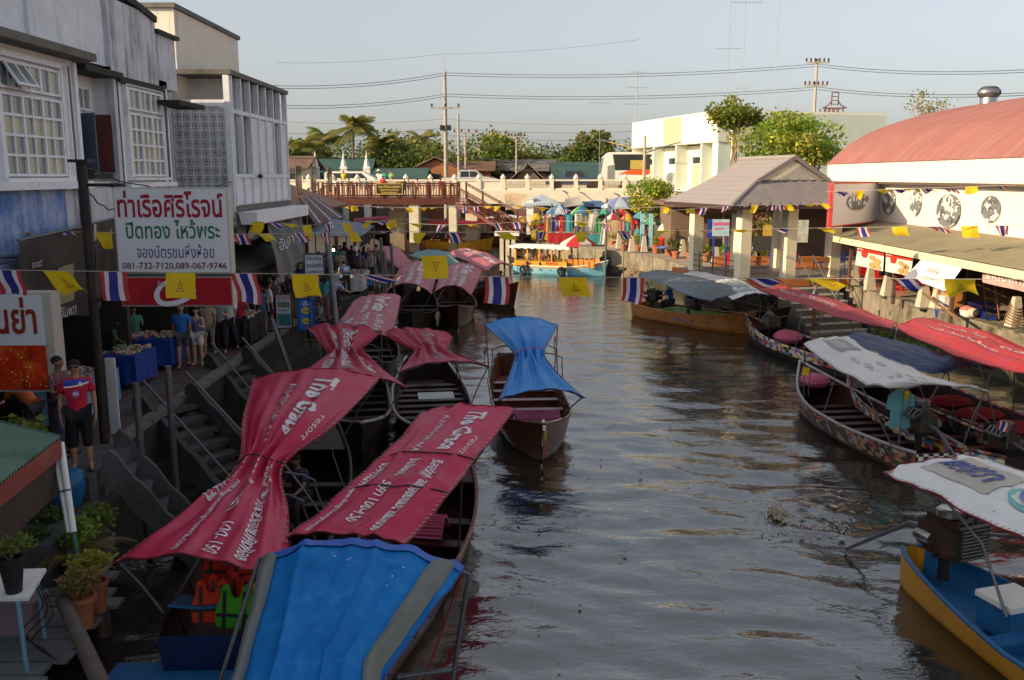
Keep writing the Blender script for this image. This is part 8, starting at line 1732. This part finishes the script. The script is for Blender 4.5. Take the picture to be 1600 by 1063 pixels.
for s in (-1,1): b.grid(lambda u,v: (x0-.3+(x1-x0+.5)*u,s*.86,1.81-(.10+.07*abs(math.sin(u*28)))*v),84,1)
b.build('scalloped_valance',mat('white_blue_trim',(.62,.68,.70),.6),t)
for k in range(5): x = H['x'](.63)+k*.36; MB().box((x,-.55,.80),(.28,.06,.5),rx=.1).build('chair_back',mat('orange_bench',(.6,.22,.03)),t); MB().box((x,.5,.80),(.28,.06,.5),rx=-.1).build('chair_back',mat('orange_bench',(.6,.22,.03)),t)
MB().tube([(H['x'](.02),-.8,.7),(H['x'](.02)-.4,-1.2,.2),(H['x'](.02)-.6,-1.3,-.2)],.02,5).build('mooring_line',C_rope,t)
for s in (.14,.56): MB().torus((H['x'](s),-H['hw'](s)-.12,.30),.22,.09,Matrix.Rotation(R(90),3,'X')).build('tyre_fender',C_black,t,smooth=True)
p = at(904,367,Y=56.7); Mu = w2l(t)
q = Mu @ p
um = thing('boat_umbrella','red and white umbrella rising over the stern seats of the yellow boat','umbrella',(p.x,57,.6))
for k in range(8):
    a0,a1 = 2*math.pi*k/8,2*math.pi*(k+1)/8; b = MB(); b.grid(lambda u,v: ((math.cos(a0)*(1-u)+math.cos(a1)*u)*1.12*max(v,.02),(math.sin(a0)*(1-u)+math.sin(a1)*u)*1.12*max(v,.02),p.z-.6-.55*v**1.4),4,5); b.grid(lambda u,v: ((math.cos(a0)*(1-u)+math.cos(a1)*u)*1.12,(math.sin(a0)*(1-u)+math.sin(a1)*u)*1.12,p.z-.6-.55-.16*v),4,1); b.build('panel',U['red'] if k % 2 else U['white'],um,smooth=True)
MB().tube([(0,0,0),(0,0,p.z-.6)],.025,6).build('pole',C_dark,um)
# yellow boat between the pier columns
t,H = hull_boat('canopy_boat','yellow sided boat with red canopy moored behind the white bridge column',(at(772,390,Y=76.5).x,76.0,0),(at(668,392,Y=77).x,77.5,0),1.9,hull=YellowH,inner=DarkIn,rail=YellowH,z_side=.7,z_bow=1.1,z_stern=.8,nseat=3)
C = Canopy([(Vector((at(664,0,Y=77).x,77.6,2.3)),Vector((at(664,0,Y=77).x,75.9,2.3))),(Vector((at(715,0,Y=77).x,77.5,2.35)),Vector((at(715,0,Y=77).x,75.8,2.2))),(Vector((at(772,0,Y=77).x,77.2,2.3)),Vector((at(772,0,Y=77).x,75.6,2.25)))],arch=.2,seed=3)
make_canopy(t,C,Coral,RedLace,tubes=False,nu=20,nv=24); poles(t,H,C,(.05,.5,.95)); engine(t,H['x'](.2),0,.9,0,1,1.2)
C = Canopy([(Vector((-9.2,81,2.0)),Vector((-9.2,79.4,2.0))),(Vector((-4.4,81,2.0)),Vector((-4.4,79.4,2.0)))],arch=.15,seed=5); t,H = hull_boat('canopy_boat','far boat with pale green canopy between the bridge columns',(-3.6,80,0),(-10,80,0),1.6,hull=Brown,inner=DarkH,group='far boats under the bridge',nseat=2); make_canopy(t,C,cloth('pale_green_canvas',(.35,.45,.22)),BlueLace,tubes=False,nu=12,nv=12); poles(t,H,C,(.05,.95))
t,H = hull_boat('rowing_boat','empty dark rowing boat by the white landing columns',(3.0,63.6,0),(-.6,66,0),1.1,hull=DarkH,inner=DarkH,z_side=.35,z_bow=.7,nseat=2)
b = MB(); rnd = random.Random(77)
for _ in range(230):
    x,y = (rnd.gauss(-.2,.8),rnd.uniform(9,30)) if rnd.random() < .6 else (rnd.uniform(-2,9),rnd.uniform(9,45)); q = rnd.uniform(.015,.05); a_ = rnd.random()*3
    b.add([(x+q*math.cos(a_+k*1.57)*(1.6 if k % 2 else .6),y+q*math.sin(a_+k*1.57)*(1.6 if k % 2 else .6),.055) for k in range(4)],[(0,1,2,3)])
b.build('floating_leaves',mat('drifting_leaf',(.10,.085,.04),.6),kind='stuff')
# ------------------------------------------------------------------ bunting: one string, its cord and its flags
def bunting(label,pts,flags,fw,fh,seed=0,ylw='yellow',r=.006,sag=.1):
    """pts: cord through measured points (px, py, distance); flags: (px, kind)"""
    rnd = random.Random(seed); P = [at(*p[:2],Y=p[2]) for p in pts]; t = thing('bunting',label,'bunting',P[0],0,'strings of flags across the canal'); M = w2l(t)
    def along(px):
        for a,b_ in zip(pts,pts[1:]):
            if a[0] <= px <= b_[0]:
                s = (px-a[0])/(b_[0]-a[0]); Y = 1/((1-s)/a[2]+s/b_[2]); return at(px,a[1]+(b_[1]-a[1])*s,Y=Y)
        return at(px,pts[-1][1],Y=pts[-1][2])
    n = 60; MB().tube([along(pts[0][0]+(pts[-1][0]-pts[0][0])*i/n) for i in range(n+1)],r,5).build('cord',C_rope,t,world=True,smooth=True)
    for px,k in flags:
        px += rnd.uniform(-3,3)*(fw > .37 or px % 2)
        p = along(px); q = along(px+3); ax = (q-p).normalized(); w = fw*rnd.uniform(.8,1.12); h = fh*rnd.uniform(.75,1.15); fold = rnd.random() if k in 'TY' and r > .005 else .5 if k in 'TY' else .1; k = k.upper()
        sw = Vector((rnd.gauss(.22,.3),rnd.gauss(.1,.3),-1)); g = 1.0
        if fold == .5: sw = Vector((rnd.gauss(.1,.1),rnd.gauss(.1,.15),-1))
        if fold < .38: sw = Vector((rnd.gauss(1.0,.5),rnd.gauss(.3,.5),rnd.uniform(-.7,-.15))); h *= .95
        if fold > .75: g = rnd.uniform(.35,.75)
        flag_part(t,M @ (p-ax*w/2+Vector((0,0,-.004))),ax,w,h,{'T': 'thai','Y': ylw}[k],rnd.random()*6,swing=sw,gather=g)
    return t
bunting('nearest string of large Thai and yellow flags across the whole view',((-60,420,11.5),(0,422,12),(800,433,13),(1660,437,12)),[(10,'T'),(86,'y'),(176,'T'),(282,'Y'),(380,'T'),(477,'Y'),(572,'t'),(776,'T'),(893,'Y'),(990,'T'),(1186,'t'),(1275,'y'),(1412,'t'),(1500,'y')],.36,.38,3,'yellowx',.005)
fy = thing('upright_flag','large yellow flag blown upwards on the nearest string, left of the blue canopy','flag',at(660,436,Y=12.8)); flag_part(fy,(0,0,0),(1,0,0),.36,.33,'yellowx',1.0,swing=(.05,.1,1)); MB().tube([(-.02,0,0),(.38,0,0)],.005,4).build('hem_cord',C_rope,fy)
bunting('string of small flags crossing just above the red drinks panel',((-40,358,17),(0,361,17.5),(380,366,21),(620,362,25),(1000,365,30)),[(27,'Y'),(95,'T'),(163,'Y'),(225,'T'),(287,'Y'),(349,'T'),(376,'T'),(412,'Y'),(467,'T'),(505,'T'),(550,'Y'),(598,'T')],.36,.34,4)
bunting('string of flags level with the pavilion columns',((600,343,28),(640,364,30),(900,362,31),(1100,360,31),(1300,356,30),(1620,352,26)),[(655,'Y'),(704,'T'),(786,'Y'),(848,'T'),(910,'Y'),(975,'T'),(1033,'Y'),(1092,'T'),(1152,'Y'),(1210,'T'),(1288,'Y'),(1347,'T'),(1408,'Y'),(1455,'T'),(1512,'Y'),(1566,'T')],.42,.38,5)
bunting('string of flags under the pavilion eave',((1040,330,36),(1130,322,36),(1300,318,36)),[(1078,'Y'),(1100,'T'),(1134,'T'),(1157,'T'),(1180,'Y'),(1207,'T'),(1222,'T'),(1233,'Y'),(1265,'Y'),(1284,'Y')],.32,.28,6)
bunting('string of flags before the photo billboard',((1290,300,27),(1620,288,24)),[(1310,'T'),(1345,'Y'),(1379,'Y'),(1400,'T'),(1424,'Y'),(1445,'T'),(1478,'T'),(1518,'Y'),(1558,'T'),(1598,'Y')],.30,.28,7)
bunting('string of tiny flags strung below the wooden footbridge',((500,320,66),(640,325,66),(800,322,66)),[(505+17*i,'TY'[(i*5 % 7) % 2]) for i in range(17)],.5,.45,8,r=.012)
bunting('string of small flags before the bridge columns',((560,346,48),(700,352,46),(870,345,46),(960,350,44)),[(606,'Y'),(646,'Y'),(690,'T'),(735,'Y'),(772,'T'),(808,'T'),(835,'Y'),(870,'T'),(905,'Y'),(940,'T')],.48,.44,9,r=.01)
bunting('short string of small flags among the market umbrellas',((780,318,60),(900,330,58),(1060,322,54)),[(806,'Y'),(845,'Y'),(880,'T'),(920,'Y'),(958,'T'),(985,'Y'),(1010,'T'),(1040,'Y')],.42,.38,10,r=.01)
bunting('string of small flags before the shop awnings on the left',((380,345,26),(480,352,27),(640,342,30)),[(404,'Y'),(428,'T'),(450,'Y'),(480,'Y'),(512,'T'),(540,'Y'),(575,'Y'),(592,'T'),(615,'Y')],.34,.3,11)
# ------------------------------------------------------------------ people on the promenade
def on(px,py,z=1.3): return at(px,py,z=z)
plaid = mat('plaid_shirt_cloth',(.06,.02,.035),.8)
def _pl(m,c2,sc=28):
    t = m.node_tree; N = t.nodes; b_ = N['Principled BSDF']
    for l in list(b_.inputs['Base Color'].links): t.links.remove(l)
    tc = N.new('ShaderNodeTexCoord'); ck = N.new('ShaderNodeTexChecker'); ck.inputs['Scale'].default_value = sc; ck.inputs[1].default_value = (*c2,1); ck.inputs[2].default_value = (.04,.02,.03,1); t.links.new(tc.outputs['Object'],ck.inputs[0]); t.links.new(ck.outputs[0],b_.inputs['Base Color'])
_pl(plaid,(.25,.10,.12)); bcheck = mat('blue_check_cloth',(.1,.2,.4),.8); _pl(bcheck,(.20,.26,.34),20)
stripes = mat('navy_white_stripes',(.1,.1,.15),.8)
def _st(m,sc=22):
    t = m.node_tree; N = t.nodes; b_ = N['Principled BSDF']
    for l in list(b_.inputs['Base Color'].links): t.links.remove(l)
    tc = N.new('ShaderNodeTexCoord'); w = N.new('ShaderNodeTexWave'); w.bands_direction = 'Z'; w.inputs['Scale'].default_value = sc/3; rp = N.new('ShaderNodeValToRGB'); rp.color_ramp.interpolation = 'CONSTANT'; rp.color_ramp.elements[0].color = (.02,.02,.04,1); rp.color_ramp.elements[1].position = .72; rp.color_ramp.elements[1].color = (.5,.5,.52,1); t.links.new(tc.outputs['Object'],w.inputs[0]); t.links.new(w.outputs[0],rp.inputs[0]); t.links.new(rp.outputs[0],b_.inputs['Base Color'])
_st(stripes)
boy = person('boy in red and blue football shirt with number 8, sunglasses and long black shorts',(-6.62,13.25,1.745),160,'stand',(.42,.008,.03),(.006,.006,.008),'long_shorts','short',1.75,0,'shirt',True)
T = boy; s_ = 1.75/1.71
b = MB()
for s in (-1,1): b.ell((s*.036,-.092,1.597),(.033,.012,.022),12,6)
b.tube([(-.085,-.03,1.605),(-.03,-.1,1.605),(.03,-.1,1.605),(.085,-.03,1.605)],.005,5); b.v = [(x*s_,y*s_,z*s_) for x,y,z in b.v]; b.build('sunglasses',C_dark,T)
def chest_pt(x,z,off=.004):
    me = BODY[('stand',True)]['shirt']; best = None
    o = Vector((x,-1,z));
    from mathutils.bvhtree import BVHTree
    global _bv
    try: _bv
    except NameError: _bv = BVHTree.FromPolygons([v.co for v in me.vertices],[p.vertices for p in me.polygons])
    h = _bv.ray_cast(o,Vector((0,1,0)))
    y = h[0].y if h[0] else -.12
    return Vector((x*s_,(y-off)*s_,z*s_))
b = MB(); vs,fs,w,h = text_mesh('8',bold=.02); b.add([chest_pt(.045+.045*x/w,1.30+.065*y/h) for x,y in vs],fs); b.build('shirt_number',C_white,T)
b = MB(); b.grid(lambda u,v: chest_pt(-.16+.34*u,1.315+.055*(u**2)+.02*v-.03),14,1); b.build('white_piping',C_white,T)
b = MB(); b.grid(lambda u,v: chest_pt(-.165+.33*u,1.31+.055*u*u+(.09-.055*u*u)*v,.003),14,4); b.build('blue_yoke',mat('football_blue',(.02,.05,.40),.6),T)
b = MB()
for q,r_ in ((1,.055),(0,0)):
    if q: b.add([chest_pt(.0+r_*math.cos(k*.3491),1.19+r_*math.sin(k*.3491),.006) for k in range(18)],[tuple(range(18))])
b.build('round_badge',mat('badge_blue',(.12,.12,.40),.6),T); b = MB(); b.add([chest_pt(.0+.036*math.cos(k*.3491),1.195+.02*math.sin(k*.3491),.009) for k in range(18)],[tuple(range(18))]); b.build('badge_centre',C_white,T)
def cap_(t,h,m,z=1.66): MB().lathe([(.10,0),(.102,.03),(.07,.08),(.01,.095)],(0,.01,z*h/1.71),14).build('cap',m,t)
pp = []
def P_(*a,**k): q = person(*a,**k); pp.append(q); return q
P_('person in dark plaid shirt behind the boy',(-7.25,14.0,1.745),100,'hold',(.1,.05,.05),(.04,.05,.09),'trousers','short',1.66,1,topm=plaid)
P_('person in orange shirt bending beside the plaid shirt',(-8.6,15.6,1.3),300,'bend',(.55,.12,.03),(.03,.03,.04),'trousers','short',1.6,1)
P_('woman in dark clothes at the left edge of the stalls',(-8.9,14.6,1.3),120,'stand',(.05,.05,.07),(.03,.03,.05),'trousers','long',1.55,1)
P_('person in violet top behind the green roof',(-7.9,13.0,1.745),90,'bag',(.10,.05,.16),(.05,.07,.12),'trousers','long',1.58,0)
P_('seller in green shirt sitting in the dark shop',(-10.0,22.2,1.5),110,'sit',(.03,.10,.05),(.02,.02,.03),'trousers','short',1.6,1)
P_('woman in green and violet at the blue stall',(-10.0,23.4,1.3),150,'hold',(.05,.20,.12),(.1,.05,.15),'trousers','long',1.56,1)
P_('man in bright blue T-shirt and grey shorts walking towards the camera',on(288,575),168,'walk',(.015,.13,.42),(.07,.07,.08),'shorts','short',1.70,0)
P_('woman in violet vest and white shorts beside the blue shirt',on(311,571),185,'bag',(.13,.10,.20),(.6,.58,.56),'shorts','long',1.58,2,'tank')
P_('person in beige shirt behind the white shorts',on(328,558),175,'walk',(.30,.25,.18),(.2,.2,.16),'shorts','short',1.66,0)
P_('person in patterned grey top with black trousers and shoulder bag',on(347,552),180,'bag',(.20,.22,.20),(.01,.01,.012),'trousers','short',1.66,2)
P_('person in white shirt and dark trousers',on(362,548),190,'walk',(.62,.62,.64),(.03,.03,.05),'trousers','short',1.7,0)
P_('person in dark red polo shirt and black trousers',on(378,545),170,'phone',(.30,.012,.02),(.012,.012,.015),'trousers','short',1.68,1)
P_('woman in denim dress with bare legs',on(411,524),10,'stand',(.08,.12,.20),(.04,.06,.14),'skirt','long',1.6,2)
P_('person in white print T-shirt and dark shorts',on(424,518),60,'stand',(.60,.60,.64),(.03,.04,.10),'shorts','short',1.64,0)
P_('person in black and white stripes deep in the crowd',on(432,508),30,'stand',(.3,.3,.3),(.02,.02,.02),'trousers','short',1.66,0,topm=stripes)
P_('person in dark clothes behind the denim dress',on(399,520),355,'stand',(.02,.07,.04),(.02,.02,.02),'trousers','short',1.68,1)
P_('man in striped shirt sitting on the quay beside the blue board',(at(503,520,Y=27).x,27.0,1.3),220,'sit',(.1,.1,.15),(.02,.02,.03),'trousers','short',1.66,1,topm=stripes)
for i,(px,Y,f_,k,tc_,lc_,lw_,hr,up_,lb_) in enumerate(((511,31,60,'bend',(.30,.38,.50),(.03,.04,.08),'trousers','short','shirt','person in pale blue shirt bending over a stall'),(523,33,20,'stand',(.35,.42,.52),(.02,.02,.03),'trousers','short','shirt','person in pale blue shirt seen from behind'),(540,37,340,'bend',(.28,.36,.50),(.03,.03,.04),'trousers','short','shirt','person in blue grey shirt leaning to the right'),(549,41,350,'stand',(.03,.03,.035),(.02,.02,.02),'trousers','long','shirt','dark haired person in black standing among the crowd'),(562,40.5,20,'stand',(.16,.12,.24),(.03,.03,.04),'trousers','short','shirt','person in violet shirt standing at the crowd edge'),(580,40,200,'hold',(.34,.30,.34),(.05,.05,.06),'trousers','short','shirt','tallest standing man in grey shirt with a shoulder strap'),(578,35.5,200,'stand',(.02,.18,.38),(.03,.03,.04),'shorts','long','shirt','child in bright blue top at the quay edge'),(591,36.5,250,'stand',(.55,.58,.45),(.3,.3,.3),'shorts','short','shirt','small child in pale shirt right of the blue top'),(500,35,100,'stand',(.30,.06,.10),(.02,.02,.03),'trousers','long','shirt','person in dull red under the canvas awning'),(532,43,180,'stand',(.04,.32,.26),(.03,.03,.03),'trousers','short','shirt','person in sea green shirt deep under the awning'))):
    x = at(px,400,Y=Y).x; P_(lb_,(x,Y,1.3),f_,k,tc_,lc_,lw_,hr,1.15 if 'child' in lb_ else 1.66,i % 3,up_)
# on the bridges
for i,(px,tc_,hr,Y,lb_) in enumerate(((537,(.60,.48,.03),'short',78.2,'person in yellow with a red backpack on the road bridge'),(592,(.60,.58,.56),'long',78.3,'person in white hat and top on the road bridge'),(598,(.60,.02,.06),'long',72.6,'person in dark red seen over the footbridge railing'),(605,(.5,.3,.25),'short',72.4,'child with bare arms looking over the footbridge railing'),(601,(.02,.34,.28),'short',78.0,'person in sea green shirt leaning on the bridge rail'),(611,(.35,.50,.12),'short',78.5,'person in lime green shirt on the road bridge'))):
    x = at(px,280,Y=Y).x; z0 = 5.02 if Y > 77 else 4.56; P_(lb_,(x,Y,z0),180,'hold' if i % 2 else 'stand',tc_,(.04,.04,.05),'trousers',hr,1.68 if i != 3 else 1.2,i % 3)
q = pp[-6]; MB().ell((-.05,.2,1.2),(.17,.13,.28),12,8).build('backpack',U['red'],q,smooth=True)
q = pp[-5]; MB().lathe([(.24,0),(.22,.02),(.11,.04),(.1,.12),(.02,.14)],(0,0,1.64),14).build('hat',C_white,q)
# market people on the far bank
for i,(px,Y,tc_,lb_) in enumerate(((832,66.8,(.6,.3,.05),'person in orange beside the small yellow umbrella'),(845,66.2,(.55,.03,.04),'person in red at the market corner'),(902,62.6,(.06,.06,.08),'person in black behind the hanging clothes'),(1036,57.5,(.55,.04,.05),'person in red sitting behind the red bench'),(1066,54.5,(.6,.05,.05),'person in red shirt near the blue and yellow umbrella'),(1078,54,(.6,.55,.5),'person in white near the blue and yellow umbrella'),(990,60,(.04,.03,.03),'dark figure under the yellow and red umbrella'),(818,68.5,(.4,.3,.2),'person in beige at the foot of the bridge stairs'))):
    P_(lb_,(at(px,380,Y=Y).x,Y,1.46),150+i*20,'sit' if 'sitting' in lb_ else 'stand',tc_,(.03,.03,.04),'trousers','short' if i % 2 else 'long',1.62,i % 3)
# right bank and boats
P_('man in blue check shirt standing on the canal steps',(at(1272,500,Y=34.2).x,34.2,.55),120,'stand',(.1,.2,.4),(.10,.09,.08),'shorts','short',1.68,1,topm=bcheck)
P_('boatman in blue shirt sitting under the slate grey canopy',(at(1048,470,Y=39).x,38.9,.36),300,'sit',(.02,.10,.40),(.03,.03,.05),'trousers','short',1.66,1)
P_('person in dark clothes sitting under the slate grey canopy',(at(1090,470,Y=37.2).x,37.1,.36),280,'sit',(.06,.03,.05),(.03,.03,.05),'trousers','short',1.62,1)
P_('person in blue sitting beneath the coral canopy',(at(1425,530,Y=23.6).x,23.6,.4),230,'sit',(.06,.14,.26),(.03,.03,.05),'trousers','short',1.66,1)
P_('man in dark print shirt sitting behind the life vests',(-3.6,14.6,.36),200,'sit',(.03,.03,.05),(.02,.02,.03),'trousers','short',1.66,1)
P_('passenger in dark clothes at the near end of the long pink canopy',(-.6,44.6,.36),160,'sit',(.04,.04,.06),(.02,.02,.03),'trousers','short',1.62,1)
P_('passenger in white behind the one in dark clothes',(-1.3,46,.36),160,'sit',(.5,.48,.5),(.02,.02,.03),'trousers','short',1.62,1)
DYES = (('black',(.015,.015,.018)),('white',(.55,.55,.57)),('navy',(.02,.03,.10)),('pale pink',(.5,.25,.28)),('olive',(.12,.12,.05)),('orange',(.5,.14,.03)),('grey',(.2,.2,.22)),('teal',(.03,.22,.24)),('cream',(.5,.42,.3)),('maroon',(.18,.01,.03)))
rnd = random.Random(44)
for i,(px,Y) in enumerate(((440,33),(452,36),(463,34),(478,38),(488,36),(497,41),(508,39),(517,42),(527,40),(536,45),(544,43.5),(556,45),(567,43),(573,46),(586,43.5),(470,30.5),(484,31.5),(495,29.5),(368,27),(388,28.5),(402,30),(415,31.5))):
    cn,cv = DYES[i % 10]; low = DYES[(i*3+2) % 10]
    P_('person in %s top %s' % (cn,('deep among the shop awnings','under the blue grey canvas awning','right behind the nearest strollers')[0 if i < 8 else 1 if i < 15 else 2]) if i < 15 else 'person in %s top %s' % (cn,('beside the notice boards','just behind the notice boards','next to the leaning grey pole','behind the dark red shirt','following the denim dress','half hidden by the white print shirt','far behind the strollers')[i-15]),(at(px,400,Y=Y).x,Y+rnd.random(),1.3),rnd.choice((0,20,180,200,90)),rnd.choice(('stand','walk','hold','bag','phone')),cv,tuple(c*.4 for c in low[1]),rnd.choice(('trousers','shorts','trousers')),rnd.choice(('short','long')),rnd.uniform(1.5,1.74),i % 3)
for i,(px,Y) in enumerate(((525,72.4),(545,72.9),(572,72.5),(632,72.6),(652,72.4),(668,72.8),(688,72.5))):
    cn,cv = DYES[(i*3+1) % 10]; P_('person in %s top on the wooden footbridge %s' % (cn,('at its left end','left of the signboard','just left of the signboard','right of the signboard','above the white column','near the right end','at the head of the stairs')[i]),(at(px,280,Y=Y).x,Y,4.56),180*(i % 2),'stand',cv,(.03,.03,.04),'trousers','short',1.5,i % 3)
for i,(px,Y,cj) in enumerate(((855,67.3,0),(868,65.6,3),(888,65,1),(925,64.2,5),(934,65.5,2),(975,61,8),(996,58.8,7),(1012,58.2,9),(1048,56,6),(1090,50.8,1),(1150,47.5,0),(1185,48,3),(1215,47.5,5))):
    cn,cv = DYES[cj]; P_('shopper in %s top %s' % (cn,('by the white pillar','behind the red cloth','behind the blue cloth','behind the slanting white cloth','under the checked tarpaulin','right of the beige cloth','near the turquoise posts','between the turquoise posts','behind the red benches','left of the pavilion','behind the near pavilion column','between the pavilion columns','behind the right pavilion columns')[i]),(at(px,380,Y=Y).x,Y,1.46),rnd.choice((180,150,220,20)),rnd.choice(('stand','walk','hold')),cv,(.04,.04,.05),'trousers','short',1.62,i % 3)
for i,(px,Y,cj) in enumerate(((826,57.8,1),(846,57.5,3),(862,57.3,0),(893,56.8,6))):
    cn,cv = DYES[cj]; P_('passenger in %s sitting in the yellow and blue boat %s' % (cn,('at its left end','under the scalloped roof','in the middle of its cabin','below the red and white umbrella')[i]),(at(px,400,Y=Y).x,Y,.36),180,'sit',cv,(.03,.03,.04),'trousers','short',1.6,i % 3)
bpy.data.scenes.remove(tmps)
